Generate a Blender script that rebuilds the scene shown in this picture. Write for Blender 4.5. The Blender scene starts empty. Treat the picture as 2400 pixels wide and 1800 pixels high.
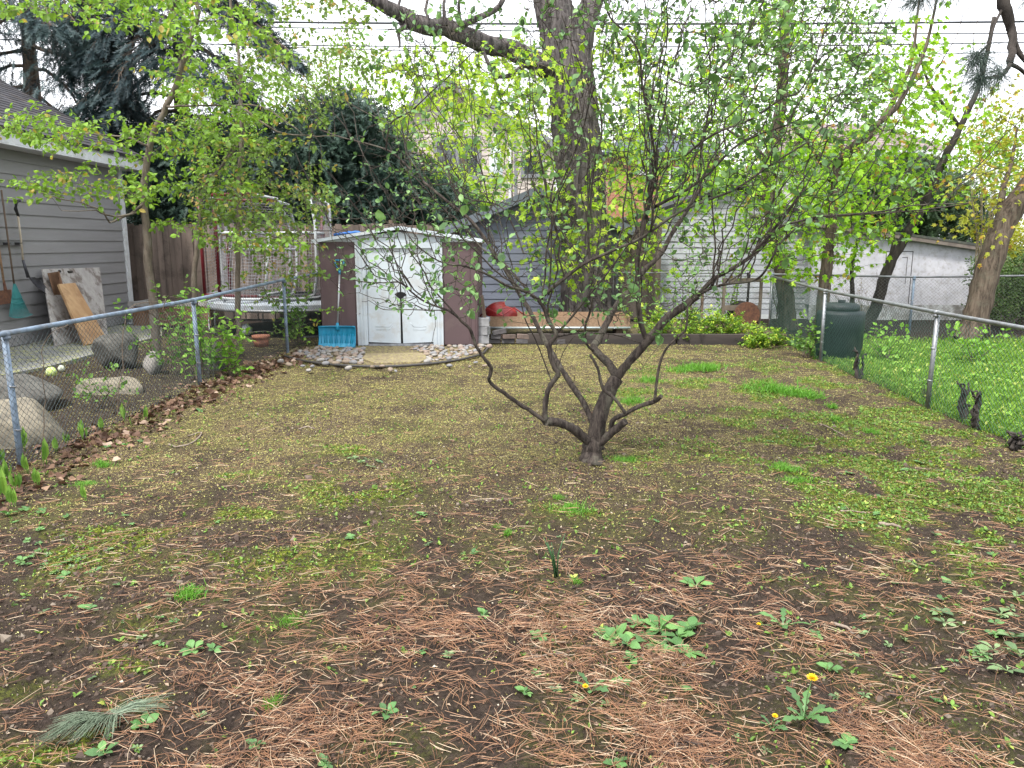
import bpy, math, random
import numpy as np
from mathutils import Vector, Matrix
rng = np.random.default_rng(7); random.seed(7)
SC = bpy.context.scene; COL = SC.collection
R = math.radians

# ---------------------------------------------------------------- camera, sky, sun, exposure
CAMZ, PITCH, FPX = 1.70, R(10.37), 1803.0
cam = bpy.data.cameras.new("Camera"); camo = bpy.data.objects.new("Camera", cam); COL.objects.link(camo)
cam.sensor_width = 36; cam.lens = FPX/2400*36; cam.clip_start = 0.05; cam.clip_end = 2000
camo.location = (0, 0, CAMZ); camo.rotation_euler = (R(90)-PITCH, 0, 0)
SC.camera = camo
SUN_EL, SUN_AZ = R(58), R(-150)      # azimuth: direction the light comes from, from +Y clockwise
world = bpy.data.worlds.new("World"); SC.world = world; world.use_nodes = True
wn, wl = world.node_tree.nodes, world.node_tree.links
bg = wn["Background"]
sky = wn.new("ShaderNodeTexSky"); sky.sky_type = 'NISHITA'; sky.sun_disc = False
sky.sun_elevation = SUN_EL; sky.sun_rotation = SUN_AZ; sky.air_density = 1.0; sky.dust_density = 4.0
# a closed layer of thin bright cloud: grey-white, a little uneven, over the blue
bw = wn.new("ShaderNodeRGBToBW"); wl.new(sky.outputs[0], bw.inputs[0])
tc = wn.new("ShaderNodeTexCoord"); nz = wn.new("ShaderNodeTexNoise"); nz.inputs['Scale'].default_value = 2.2; nz.inputs['Detail'].default_value = 5
wl.new(tc.outputs['Generated'], nz.inputs['Vector'])
mr = wn.new("ShaderNodeMapRange"); mr.inputs[1].default_value = .35; mr.inputs[2].default_value = .7; mr.inputs[3].default_value = 11.5; mr.inputs[4].default_value = 17
wl.new(nz.outputs[0], mr.inputs[0])
cc = wn.new("ShaderNodeCombineColor"); 
for k, s in enumerate((.965, .985, 1.03)):
    m = wn.new("ShaderNodeMath"); m.operation = 'MULTIPLY'; m.inputs[1].default_value = s
    wl.new(mr.outputs[0], m.inputs[0]); wl.new(m.outputs[0], cc.inputs[k])
mx = wn.new("ShaderNodeMix"); mx.data_type = 'RGBA'; mx.inputs[0].default_value = .86
wl.new(sky.outputs[0], mx.inputs[6]); wl.new(cc.outputs[0], mx.inputs[7]); wl.new(mx.outputs[2], bg.inputs[0])
bg.inputs[1].default_value = 0.09
sun = bpy.data.lights.new("Sun", 'SUN'); suno = bpy.data.objects.new("Sun", sun); COL.objects.link(suno)
sun.energy = 2.8; sun.angle = R(10); sun.color = (1, .96, .89)
sd = Vector((math.sin(SUN_AZ)*math.cos(SUN_EL), math.cos(SUN_AZ)*math.cos(SUN_EL), math.sin(SUN_EL)))
suno.rotation_euler = sd.to_track_quat('Z', 'Y').to_euler()
SC.view_settings.view_transform = 'Standard'; SC.view_settings.look = 'None'; SC.view_settings.gamma = 1
SC.view_settings.exposure = 1.12
SC.cycles.max_bounces = 6; SC.cycles.diffuse_bounces = 3; SC.cycles.transmission_bounces = 4; SC.cycles.transparent_max_bounces = 6
SC.cycles.use_denoising = True; SC.cycles.denoiser = 'OPENIMAGEDENOISE'; SC.cycles.denoising_prefilter = 'ACCURATE'; SC.cycles.denoising_input_passes = 'RGB_ALBEDO_NORMAL'

# ---------------------------------------------------------------- survey of the photograph: pixel + distance -> place
cp, sp = math.cos(PITCH), math.sin(PITCH)
def P(px, py, Y):
    u, v = (px-1200)/FPX, (900-py)/FPX
    d = np.array([u, cp+v*sp, -sp+v*cp]); return np.array([0, 0, CAMZ]) + d*(Y/d[1])
def G(px, py, z=0.0):
    u, v = (px-1200)/FPX, (900-py)/FPX
    d = np.array([u, cp+v*sp, -sp+v*cp]); return np.array([0, 0, CAMZ]) + d*((z-CAMZ)/d[2])
def PZ(py, Y): return float(P(1200, py, Y)[2])
def PX(px, Y, z=1.0):
    dep = Y*cp-(z-CAMZ)*sp; return (px-1200)/FPX*dep

# ---------------------------------------------------------------- objects and tags
def tag(o, label=None, cat=None, group=None, kind=None):
    if label: o['label'] = label
    if cat: o['category'] = cat
    if group: o['group'] = group
    if kind: o['kind'] = kind
    return o
def thing(name, label, cat, loc=(0, 0, 0), group=None, rot=(0, 0, 0)):
    o = bpy.data.objects.new(name, None); COL.objects.link(o); o.location = loc; o.rotation_euler = rot; o.empty_display_size = .1
    return tag(o, label, cat, group)
def copy_tree(o, parent=None):
    c = o.copy(); COL.objects.link(c); c.parent = parent
    for ch in list(KIDS.get(o.name, ())): copy_tree(ch, c)
    return c
KIDS = {}

class MB:
    """collects faces; builds one mesh object"""
    def __init__(s): s.v = []; s.n = 0; s.f = []; s.t = []; s.mi = []; s.sm = []
    def add(s, v, faces, tone=0.5, mi=0, smooth=False):
        v = np.asarray(v, float).reshape(-1, 3); s.v.append(v)
        for fa in (faces if isinstance(faces, list) and len(faces) and isinstance(faces[0], np.ndarray) else [faces]):
            fa = np.asarray(fa, int)
            if fa.ndim == 1: fa = fa[None]
            s.f.append(fa + s.n); s.mi.append(np.full(len(fa), mi)); s.sm.append(np.full(len(fa), smooth))
        s.t.append(np.full(len(v), tone) if np.isscalar(tone) else np.asarray(tone, float))
        s.n += len(v); return s
    def polys(s, v, polys, tone=.5, mi=0, smooth=False):
        v = np.asarray(v, float).reshape(-1, 3); base = s.n; s.v.append(v); s.t.append(np.full(len(v), tone)); s.n += len(v)
        for p in polys: s.f.append(np.asarray([p], int)+base); s.mi.append(np.full(1, mi)); s.sm.append(np.full(1, smooth))
        return s
    def box(s, lo, hi, tone=.5, mi=0, rz=0, piv=None, jit=0):
        lo = np.array(lo, float); hi = np.array(hi, float)
        v = np.array([[x, y, z] for z in (lo[2], hi[2]) for y in (lo[1], hi[1]) for x in (lo[0], hi[0])])
        if jit: v = v + rng.normal(0, jit, v.shape)
        if rz:
            c = (lo+hi)/2 if piv is None else np.array(piv, float); a = v-c
            v = np.c_[a[:, 0]*math.cos(rz)-a[:, 1]*math.sin(rz), a[:, 0]*math.sin(rz)+a[:, 1]*math.cos(rz), a[:, 2]]+c
        return s.add(v, BOXF, tone, mi)
    def obox(s, p0, p1, w, h, up=(0, 0, 1), tone=.5, mi=0):
        """bar from p0 to p1, width w, thickness h along up"""
        p0 = np.array(p0, float); p1 = np.array(p1, float); d = p1-p0; d /= np.linalg.norm(d)
        sde = np.cross(d, up); sde /= np.linalg.norm(sde); u = np.cross(sde, d)
        v = [p+sde*a*w/2+u*b*h/2 for p in (p0, p1) for a, b in ((-1, -1), (1, -1), (1, 1), (-1, 1))]
        return s.add(v, np.array([[3, 2, 1, 0], [4, 5, 6, 7], [0, 1, 5, 4], [1, 2, 6, 5], [2, 3, 7, 6], [3, 0, 4, 7]]), tone, mi)
    def tube(s, pts, rad, sides=6, tone=.5, mi=0, cap=True, smooth=True, knob=0):
        pts = np.asarray(pts, float); n = len(pts); rad = np.full(n, rad) if np.isscalar(rad) else np.asarray(rad, float)
        d = np.gradient(pts, axis=0); d /= (np.linalg.norm(d, axis=1, keepdims=True)+1e-9)
        ref = np.array([0, 0, 1.]) if abs(d[:, 2]).mean() < .8 else np.array([1., 0, 0])
        a = np.cross(d, ref); a /= (np.linalg.norm(a, axis=1, keepdims=True)+1e-9); b = np.cross(d, a)
        th = np.arange(sides)*2*np.pi/sides
        rr = rad[:, None]*(1+(rng.normal(0, knob, (n, sides)) if knob else 0))
        v = pts[:, None]+rr[..., None]*(np.cos(th)[None, :, None]*a[:, None]+np.sin(th)[None, :, None]*b[:, None])
        i = np.arange(n-1)[:, None]*sides; j = np.arange(sides)[None]; k = (j+1) % sides
        f = np.stack([i+j, i+k, i+sides+k, i+sides+j], -1).reshape(-1, 4)
        s.add(v.reshape(-1, 3), f, tone, mi, smooth)
        if cap:
            o = s.n-n*sides
            s.f.append(np.array([[o+q for q in range(sides)][::-1]])); s.f.append(np.array([[o+(n-1)*sides+q for q in range(sides)]]))
            s.mi.append(np.full(1, mi)); s.mi.append(np.full(1, mi)); s.sm.append(np.full(1, False)); s.sm.append(np.full(1, False))
        return s
    def scatter(s, tv, tf, pos, rot, scale, tone, mi=0, smooth=False):
        """template copied N times. tf: list of face arrays"""
        pos = np.asarray(pos, float); N = len(pos)
        if N == 0: return s
        scale = np.broadcast_to(np.asarray(scale, float).reshape(-1, 1) if np.ndim(scale) < 2 else scale, (N, 3) if np.ndim(scale) == 2 else (N, 1))
        v = np.einsum('nij,nkj->nki', rot, tv[None]*scale[:, None, :])+pos[:, None]
        K = len(tv); off = (np.arange(N)*K)[:, None, None]+s.n
        for f in tf:
            s.f.append((f[None]+off).reshape(-1, f.shape[1])); s.mi.append(np.full(N*len(f), mi)); s.sm.append(np.full(N*len(f), smooth))
        s.v.append(v.reshape(-1, 3)); s.t.append(np.repeat(np.broadcast_to(tone, (N,)), K)); s.n += N*K
        return s
    def data(s, name, mats):
        me = bpy.data.meshes.new(name)
        v = np.concatenate(s.v).astype(np.float32); me.vertices.add(len(v)); me.vertices.foreach_set('co', v.ravel())
        lt = np.concatenate([np.full(len(f), f.shape[1]) for f in s.f]); ls = np.concatenate([[0], np.cumsum(lt)[:-1]])
        lv = np.concatenate([f.ravel() for f in s.f])
        me.loops.add(len(lv)); me.loops.foreach_set('vertex_index', lv.astype(np.int32))
        me.polygons.add(len(lt)); me.polygons.foreach_set('loop_start', ls.astype(np.int32)); me.polygons.foreach_set('loop_total', lt.astype(np.int32))
        me.polygons.foreach_set('material_index', np.concatenate(s.mi).astype(np.int32))
        me.polygons.foreach_set('use_smooth', np.concatenate(s.sm))
        at = me.attributes.new('tone', 'FLOAT', 'POINT'); at.data.foreach_set('value', np.concatenate(s.t).astype(np.float32))
        for m in (mats if isinstance(mats, (list, tuple)) else [mats]): me.materials.append(m)
        me.update(calc_edges=True); me.validate()
        return me
    def build(s, name, mats, parent=None, label=None, cat=None, group=None, kind=None, bevel=0):
        o = bpy.data.objects.new(name, s.data(name, mats)); COL.objects.link(o)
        if parent is not None:
            o.parent = parent; KIDS.setdefault(parent.name, []).append(o)
        if bevel:
            b = o.modifiers.new('b', 'BEVEL'); b.width = bevel; b.segments = 2; b.limit_method = 'ANGLE'
        return tag(o, label, cat, group, kind)
BOXF = np.array([[0, 2, 3, 1], [4, 5, 7, 6], [0, 1, 5, 4], [1, 3, 7, 5], [3, 2, 6, 7], [2, 0, 4, 6]])

def rel(o, pts):  # world points to thing's frame (thing has location only)
    return np.asarray(pts, float)-np.array(o.location)

# ---------------------------------------------------------------- materials
def nodes(name):
    m = bpy.data.materials.new(name); m.use_nodes = True; return m, m.node_tree.nodes, m.node_tree.links, m.node_tree.nodes['Principled BSDF']
def c4(c): return (*c, 1)
def noise_node(N, L, scale, detail=4, rough=.6, stretch=None, obj=True, dist=0):
    t = N.new('ShaderNodeTexCoord'); n = N.new('ShaderNodeTexNoise'); n.inputs['Scale'].default_value = scale; n.inputs['Detail'].default_value = detail
    n.inputs['Roughness'].default_value = rough; n.inputs['Distortion'].default_value = dist
    mp = N.new('ShaderNodeMapping'); L.new(t.outputs['Object'], mp.inputs[0]); L.new(mp.outputs[0], n.inputs['Vector'])
    if stretch: mp.inputs['Scale'].default_value = stretch
    return n.outputs[0]
def ramp(N, L, src, stops, interp='LINEAR'):
    r = N.new('ShaderNodeValToRGB'); L.new(src, r.inputs[0]); e = r.color_ramp.elements; r.color_ramp.interpolation = interp
    while len(e) < len(stops): e.new(.5)
    for k, (p, c) in enumerate(stops): e[k].position = p; e[k].color = c4(c)
    return r.outputs[0]
def mixc(N, L, fac, a, b, mode='MIX'):
    m = N.new('ShaderNodeMix'); m.data_type = 'RGBA'; m.blend_type = mode
    for sock, val in ((0, fac), (6, a), (7, b)):
        if hasattr(val, 'links'): L.new(val, m.inputs[sock])
        else: m.inputs[sock].default_value = c4(val) if isinstance(val, tuple) else val
    return m.outputs[2]
def mathn(N, L, op, a, b=0.0, c=None):
    m = N.new('ShaderNodeMath'); m.operation = op
    for k, val in enumerate((a, b) if c is None else (a, b, c)):
        if hasattr(val, 'links'): L.new(val, m.inputs[k])
        else: m.inputs[k].default_value = val
    return m.outputs[0]
def mrange(N, L, src, a, b, c=0.0, d=1.0):
    m = N.new('ShaderNodeMapRange'); L.new(src, m.inputs[0]); m.interpolation_type = 'SMOOTHSTEP'
    for k, val in enumerate((a, b, c, d)): m.inputs[k+1].default_value = val
    return m.outputs[0]
def mat(name, c1, c2=None, scale=6, rough=.75, bump=0, bscale=40, stretch=None, metal=0, dirt=None, dscale=2.5, damt=.5, tonevar=0, spec=.3, detail=5):
    m, N, L, B = nodes(name)
    B.inputs['Roughness'].default_value = rough; B.inputs['Metallic'].default_value = metal; B.inputs['Specular IOR Level'].default_value = spec
    col = mixc(N, L, mrange(N, L, noise_node(N, L, scale, detail, stretch=stretch), .3, .7), c1, c2 or tuple(x*.7 for x in c1))
    if dirt:
        col = mixc(N, L, mathn(N, L, 'MULTIPLY', mrange(N, L, noise_node(N, L, dscale, 8, .7), .48, .62), damt), col, dirt)
    if tonevar:
        a = N.new('ShaderNodeAttribute'); a.attribute_name = 'tone'
        col = mixc(N, L, 1.0, col, ramp(N, L, a.outputs['Fac'], [(0, (1-tonevar,)*3), (1, (1.0,)*3)]), 'MULTIPLY')
    L.new(col, B.inputs['Base Color'])
    if bump:
        b = N.new('ShaderNodeBump'); b.inputs['Strength'].default_value = 1; b.inputs['Distance'].default_value = bump
        L.new(noise_node(N, L, bscale, 6, .65, stretch=stretch), b.inputs['Height']); L.new(b.outputs[0], B.inputs['Normal'])
    return m
def leafmat(name, stops, transl=.35, rough=.5, spec=.35):
    """colour by each leaf's own tone"""
    m, N, L, B = nodes(name)
    a = N.new('ShaderNodeAttribute'); a.attribute_name = 'tone'
    col = ramp(N, L, a.outputs['Fac'], stops)
    L.new(col, B.inputs['Base Color']); B.inputs['Roughness'].default_value = rough; B.inputs['Specular IOR Level'].default_value = spec
    if transl:
        t = N.new('ShaderNodeBsdfTranslucent'); L.new(mixc(N, L, 1.0, col, (1.0, 1.0, .55), 'MULTIPLY'), t.inputs[0])
        x = N.new('ShaderNodeMixShader'); x.inputs[0].default_value = transl
        L.new(B.outputs[0], x.inputs[1]); L.new(t.outputs[0], x.inputs[2]); L.new(x.outputs[0], N['Material Output'].inputs[0])
    return m
def barkmat(name, c1, c2, bump=.01, sc=14, lich=None, la=.4, st=(1, 1, .22)):
    m, N, L, B = nodes(name)
    n1 = noise_node(N, L, sc, 8, .7, st, dist=.6)
    col = mixc(N, L, mrange(N, L, n1, .35, .65), c1, c2)
    if lich: col = mixc(N, L, mathn(N, L, 'MULTIPLY', mrange(N, L, noise_node(N, L, 5, 8, .75), .5, .6), la), col, lich)
    L.new(col, B.inputs['Base Color']); B.inputs['Roughness'].default_value = .9; B.inputs['Specular IOR Level'].default_value = .15
    b = N.new('ShaderNodeBump'); b.inputs['Distance'].default_value = bump; L.new(n1, b.inputs['Height']); L.new(b.outputs[0], B.inputs['Normal'])
    return m
# ---------------------------------------------------------------- plant kit
def unit(a): a = np.asarray(a, float); return a/(np.linalg.norm(a, axis=-1, keepdims=True)+1e-9)
def frames(d, n):
    y = unit(d); x = unit(np.cross(y, n)); z = np.cross(x, y); return np.stack([x, y, z], -1)
def randdir(N): return unit(rng.normal(0, 1, (N, 3)))
# leaves: y = along the blade, z = upper side
OVAL_V = np.array([[0, 0, 0], [0, .35, -.03], [0, .72, -.01], [0, 1, -.08], [-.27, .3, .05], [-.24, .68, .05], [.27, .3, .05], [.24, .68, .05]])
OVAL_F = [np.array([[0, 1, 4], [0, 6, 1], [2, 3, 5], [2, 7, 3]]), np.array([[1, 2, 5, 4], [1, 6, 7, 2]])]
WIDE_V = OVAL_V*np.array([1.45, 1, 1]); SLIM_V = OVAL_V*np.array([.5, 1, .8])
DIA_V = np.array([[0, 0, 0], [-.3, .45, .06], [0, 1, -.05], [.3, .45, .06]]); DIA_F = [np.array([[0, 2, 1], [0, 3, 2]])]
def maple():
    pts = [(0, 0, 0)]; a = [(-150, .3), (-115, .62), (-85, .38), (-60, .8), (-30, .48), (0, 1.0), (30, .48), (60, .8), (85, .38), (115, .62), (150, .3)]
    c = (0, .28)
    for d, r in a: pts.append((math.sin(R(d))*r*.62, c[1]+math.cos(R(d))*r*.72, -.12*r*r))
    v = np.array(pts); f = [np.array([[0, k+1, k] for k in range(1, len(pts)-1)])]
    return v, f
MAPLE_V, MAPLE_F = maple()
def needle_spray(n=26, L=1.0, w=.022, nl=.16, flat=.5):
    """a flat twiglet: needles both sides of a stem lying along +y"""
    V = []; F = []
    V += [(-w*.4, 0, 0), (w*.4, 0, 0), (0, L, 0)]; F.append((0, 1, 2))
    for k in range(n):
        t = .06+.94*k/n; s = 1 if k % 2 else -1; b = len(V); an = random.uniform(-flat, flat); l = nl*random.uniform(.8, 1.15)*(1-.4*t)
        x1 = s*l*math.cos(an); z1 = l*math.sin(an); y = t*L
        V += [(0, y-w*.6, 0), (0, y+w*.6, 0), (x1, y+l*.75, z1)]; F.append((b, b+1, b+2))
    return np.array(V), [np.array(F)]

class Skel:
    def __init__(s): s.p = []; s.r = []; s.paths = []; s._a = None
    def stem(s, pts, r0, r1, sub=4, wob=0.0, bend=None):
        """smooth stem through the surveyed points; its nodes can carry twigs"""
        pts = np.asarray(pts, float); n = len(pts); T = np.linspace(0, n-1, (n-1)*sub+1)
        out = []
        for t in T:
            i = min(int(t), n-2); f = t-i; p0 = pts[max(i-1, 0)]; p1 = pts[i]; p2 = pts[i+1]; p3 = pts[min(i+2, n-1)]
            out.append(.5*((2*p1)+(-p0+p2)*f+(2*p0-5*p1+4*p2-p3)*f*f+(-p0+3*p1-3*p2+p3)*f**3))
        out = np.array(out)
        if wob: out[1:-1] += rng.normal(0, wob, out[1:-1].shape)
        rad = np.interp(T, np.linspace(0, n-1, 2), (r0, r1)) if np.isscalar(r0) and not isinstance(r1, list) else np.interp(T, np.arange(n), r1)
        s.paths.append((out, rad, 'stem')); s.p += list(out); s.r += list(rad); s._a = None; return out
    def grow(s, targets, kind='twig', n=7, kink=.06, rtip=.0016, rk=.010, bias=None, maxr=.5, up=.15, rmax=.03, avoid_tip=0, minr=0):
        """reach each target from the nearest wood already grown"""
        targets = np.asarray(targets, float)
        A = np.array(s.p); Rr = np.array(s.r)
        d0 = np.array([np.min(np.linalg.norm(A-t, axis=1)) for t in targets]); order = np.argsort(d0)
        cap = len(A)+len(targets)*n; AA = np.zeros((cap, 3)); RR = np.zeros(cap); AA[:len(A)] = A; RR[:len(A)] = Rr; k = len(A)
        for ti in order:
            t = targets[ti]; dv = t-AA[:k]; dist = np.linalg.norm(dv, axis=1)
            cost = dist*(1+.35*np.clip(-(dv[:, 2]/(dist+1e-6)), 0, 1)) + (RR[:k] < minr)*9
            if bias is not None: cost = cost+bias*np.linalg.norm((t-AA[:k])[:, :2], axis=1)*0
            i = int(np.argmin(cost)); p = AA[i]; L = dist[i]
            if L < .02: continue
            d = (t-p)/L; mid = p+(t-p)*.5+np.array([0, 0, up*L])+rng.normal(0, kink*L*1.2, 3)
            u = np.linspace(0, 1, n)[:, None]
            path = (1-u)**2*p+2*u*(1-u)*mid+u*u*t
            path[1:-1] += rng.normal(0, kink*L/n*1.6, (n-2, 3))
            rs = max(rtip*1.15, min(RR[i]*.75, rk*L+rtip, rmax)); rad = np.linspace(rs, rtip, n)
            s.paths.append((path, rad, kind)); AA[k:k+n-1] = path[1:]; RR[k:k+n-1] = rad[1:]; k += n-1
        s.p = list(AA[:k]); s.r = list(RR[:k]); return s
    def wood(s, mb, kinds=None, sides=(8, 5, 3), knob=.06, origin=None):
        for pts, rad, kd in s.paths:
            if kinds and kd not in kinds: continue
            q = pts if origin is None else pts-origin
            m = rad.max(); mb.tube(q, rad, sides[0] if m > .03 else sides[1] if m > .008 else sides[2], cap=m > .01, knob=knob if m > .012 else 0)
    def spots(s, kinds, step, frac=.25, jit=.3):
        """places along the outer part of each twig: position, tangent"""
        Q = []; D = []
        for pts, rad, kd in s.paths:
            if kd not in kinds: continue
            seg = np.diff(pts, axis=0); l = np.r_[0, np.cumsum(np.linalg.norm(seg, axis=1))]
            if l[-1] < 1e-3: continue
            a = np.arange(l[-1], l[-1]*frac, -step)
            if len(a) > 2: a[1:] += rng.uniform(-jit, jit, len(a)-1)*step
            for q in np.clip(a, 0, l[-1]):
                i = min(np.searchsorted(l, q, 'right')-1, len(seg)-1); f = (q-l[i])/(l[i+1]-l[i]+1e-9)
                Q.append(pts[i]+seg[i]*f); D.append(seg[i])
        return np.array(Q), unit(np.array(D))
def region(poly, n, y0, y1, dens=None):
    """n targets in a volume whose outline, seen from the lawn's end, is poly (surveyed pixels), between two distances"""
    poly = np.array(poly, float); lo = poly.min(0); hi = poly.max(0); out = []
    while len(out) < n:
        p = rng.uniform(lo, hi); ins = False; j = len(poly)-1
        for i in range(len(poly)):
            a, b = poly[i], poly[j]
            if (a[1] > p[1]) != (b[1] > p[1]) and p[0] < (b[0]-a[0])*(p[1]-a[1])/(b[1]-a[1])+a[0]: ins = not ins
            j = i
        if ins and (dens is None or rng.random() < dens(*p)): out.append(P(p[0], p[1], rng.uniform(y0, y1)))
    return np.array(out)
def put_leaves(mb, T, Q, D, size, spread=1.0, droop=.3, pair=False, tone=None, upn=1.0, perch=1, tj=.25):
    V, F = T; N = len(Q)
    if N == 0: return
    cl = rng.normal(0, .18, N)            # leaves of one spot share part of their tone
    for k in range(perch):
        if pair: 
            if k % 2 == 0: side = unit(np.cross(D, randdir(N)))
            dirs = side*(1 if k % 2 == 0 else -1)
        else: dirs = unit(np.cross(D, randdir(N)))
        d = unit(D*(1-.5*spread)+dirs*spread+np.array([0, 0, -droop])+rng.normal(0, .15, (N, 3)))
        nrm = unit(np.array([0, 0, upn])+rng.normal(0, .55, (N, 3)))
        sc = size*rng.uniform(.4, 1.25, N)
        tn = np.clip(.5+cl+rng.normal(0, tj, N), 0, 1) if tone is None else np.clip(tone+rng.normal(0, .12, N), 0, 1)
        mb.scatter(V, F, Q+d*.004, frames(d, nrm), sc, tn)
# ---------------------------------------------------------------- the ground: one sheet out to the horizon
class VN:
    """value noise with smooth interpolation"""
    def __init__(s, seed): s.g = np.random.default_rng(seed).random((256, 256))
    def __call__(s, x, y, f):
        x = np.asarray(x, float)*f+50.3; y = np.asarray(y, float)*f+31.7; i = np.floor(x).astype(int); j = np.floor(y).astype(int); u = x-i; w = y-j
        u = u*u*(3-2*u); w = w*w*(3-2*w); g = s.g; a = g[i % 256, j % 256]; b = g[(i+1) % 256, j % 256]; c = g[i % 256, (j+1) % 256]; d = g[(i+1) % 256, (j+1) % 256]
        return (a*(1-u)+b*u)*(1-w)+(c*(1-u)+d*u)*w
    def fbm(s, x, y, f, o=4):
        r = 0; a = .5
        for k in range(o): r = r+a*s(x, y, f*2.03**k); a *= .5
        return r/(1-.5**o)
vn1, vn2, vn3, vn4 = VN(1), VN(2), VN(3), VN(4)
def sm(v, a, b): t = np.clip((np.asarray(v, float)-a)/(b-a), 0, 1); return t*t*(3-2*t)
FL = lambda y: np.interp(y, [-5, 5.78, 9.15, 11.9, 14], [-3.9, -3.82, -3.77, -3.5, -3.25])      # left fence line
FR = lambda y: np.interp(y, [-5, 4.7, 7.92, 11.1, 14.6, 20], [3.95, 4.25, 4.37, 4.5, 4.85, 5.2])   # right fence line
def ghei(x, y):
    x = np.asarray(x, float); y = np.asarray(y, float)
    near = sm(y, 14.5, 11)*sm(np.abs(x), 9, 7)
    h = (vn1.fbm(x, y, .55, 3)-.5)*.07
    clod = (vn2.fbm(x, y, 5, 3)-.5)*.05 + (vn3.fbm(x, y, 14, 3)-.45)*.045*sm(vn4.fbm(x, y, 1.3), .38, .58)
    return (h+clod*sm(x, FR(y)+.3, FR(y)-.1))*near - .004
def blob(x, y, cx, cy, rx, ry): return np.exp(-(((x-cx)/rx)**2+((y-cy)/ry)**2))
def gp(px, py): p = G(px, py); return p[0], p[1]
MOSS = [(gp(1640, 870), .45, .35, 1.2), (gp(1850, 925), .75, .4, 1.2), (gp(1480, 930), .35, .4, .8), (gp(1500, 1080), .14, .12, .8), (gp(1345, 1190), .16, .12, 1.), (gp(1850, 1110), .22, .2, .9), (gp(2150, 960), .8, .6, .9),
        (gp(2250, 1150), .8, .7, .95), (gp(2050, 1060), .7, .5, .55), (gp(830, 1150), .3, .22, 1.1), (gp(860, 1050), .3, .2, .8), (gp(480, 1110), .3, .2, .8), (gp(100, 1300), .35, .25, .9), (gp(250, 1560), .35, .3, .6), (gp(330, 1250), .4, .3, .6),
        (gp(130, 1760), .22, .12, .9), (gp(560, 1220), .4, .25, .6), (gp(2380, 1250), .5, .8, .8), (gp(700, 1300), .5, .3, .5)]
def f_moss(x, y):
    m = 0
    for (cx, cy), rx, ry, a in MOSS: m = m+a*blob(x, y, cx, cy, rx, ry)
    band = sm(x, 1.0, 2.6)*sm(y, 3.3, 4.5)*sm(y, 11.5, 9.5)*.38
    return np.clip((m+band+.10)*sm(vn4.fbm(x, y, 3.1, 4), .42, .64)*1.5, 0, 1)*((x > FL(y)) & (x < FR(y)))
def f_litter(x, y):   # fallen maple flowers
    a = sm(y, 3.2, 7.2)*(1-.35*sm(x, 1.2, 3.5)) + .18*sm(y, 1.5, 4)*sm(x, 1.5, -2)
    bare = 1-.5*sm(vn3.fbm(x, y, 2.2, 5), .46, .66)
    return np.clip(a*bare*(.55+.9*vn1.fbm(x, y, 3, 3)), 0, 1)*(x > FL(y)-.2)*(x < FR(y)+.1)*sm(y, 16, 14)
def f_needle(x, y):
    a = sm(y, 4.3, 2.7)*(.16+.8*sm(vn2.fbm(x+7, y, 2.6, 5), .42, .72))*sm(x, -2.3, -.6) + .05*sm(y, 7.5, 4.5)+.12*sm(y, 5.2, 3.4)*sm(vn1.fbm(x, y, 2.6, 3), .45, .62)
    return np.clip(a, 0, 1)*(x > FL(y))*(x < FR(y))
xs = np.r_[-400, -150, -60, -30, -18, -13, -10, -8, np.arange(-6.5, -4.2, .12), np.arange(-4.2, 4.9, .032), np.arange(4.9, 9, .15), 10, 12, 15, 20, 35, 70, 150, 400]
ys = np.r_[-300, -80, -20, -6, -2, 0, .6, 1.0, 1.3, np.arange(1.5, 7, .026), np.arange(7, 14.6, .045), np.arange(14.6, 19, .4), 21, 25, 32, 45, 80, 160, 500]
X, Y = np.meshgrid(xs, ys, indexing='ij'); Z = ghei(X, Y)
nx, ny = X.shape; i = np.arange(nx-1)[:, None]*ny; j = np.arange(ny-1)[None]
gf = np.stack([i+j, i+ny+j, i+ny+j+1, i+j+1], -1).reshape(-1, 4)
g = MB(); g.add(np.stack([X, Y, Z], -1).reshape(-1, 3), gf, .5, 0, True)

m, N, L, B = nodes('soil')
def att(nm):
    a = N.new('ShaderNodeAttribute'); a.attribute_name = nm; return a.outputs['Fac']
n_f = noise_node(N, L, 38, 8, .72); n_c = noise_node(N, L, 7, 7, .68)
soil = mixc(N, L, mrange(N, L, n_f, .3, .75), (.013, .009, .008), (.075, .055, .046))
soil = mixc(N, L, mathn(N, L, 'MULTIPLY', mrange(N, L, n_c, .42, .66), .45), soil, (.021, .015, .012))
soil = mixc(N, L, mathn(N, L, 'MULTIPLY', att('litter'), mrange(N, L, noise_node(N, L, 16, 8, .8), .40, .62, .05, .60)), soil, (.15, .12, .066))
# ground-down litter: pale crumbs of bract, needle and bud scale
vo = N.new('ShaderNodeTexVoronoi'); vo.inputs['Scale'].default_value = 105; t = N.new('ShaderNodeTexCoord'); L.new(t.outputs['Object'], vo.inputs['Vector'])
thr = mathn(N, L, 'MULTIPLY', att('litter'), .34)
spk = mathn(N, L, 'LESS_THAN', vo.outputs['Distance'], thr)
bwv = N.new('ShaderNodeRGBToBW'); L.new(vo.outputs['Color'], bwv.inputs[0])
soil = mixc(N, L, mathn(N, L, 'MULTIPLY', spk, .88), soil, ramp(N, L, bwv.outputs[0], [(.2, (.26, .18, .09)), (.45, (.38, .32, .15)), (.6, (.48, .44, .17)), (.8, (.20, .13, .07))]))
mossc = mixc(N, L, mrange(N, L, noise_node(N, L, 55, 6, .7), .32, .68), (.030, .05, .010), (.24, .28, .030))
mm = mathn(N, L, 'MULTIPLY', att('moss'), mrange(N, L, noise_node(N, L, 26, 8, .75), .36, .56))
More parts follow.
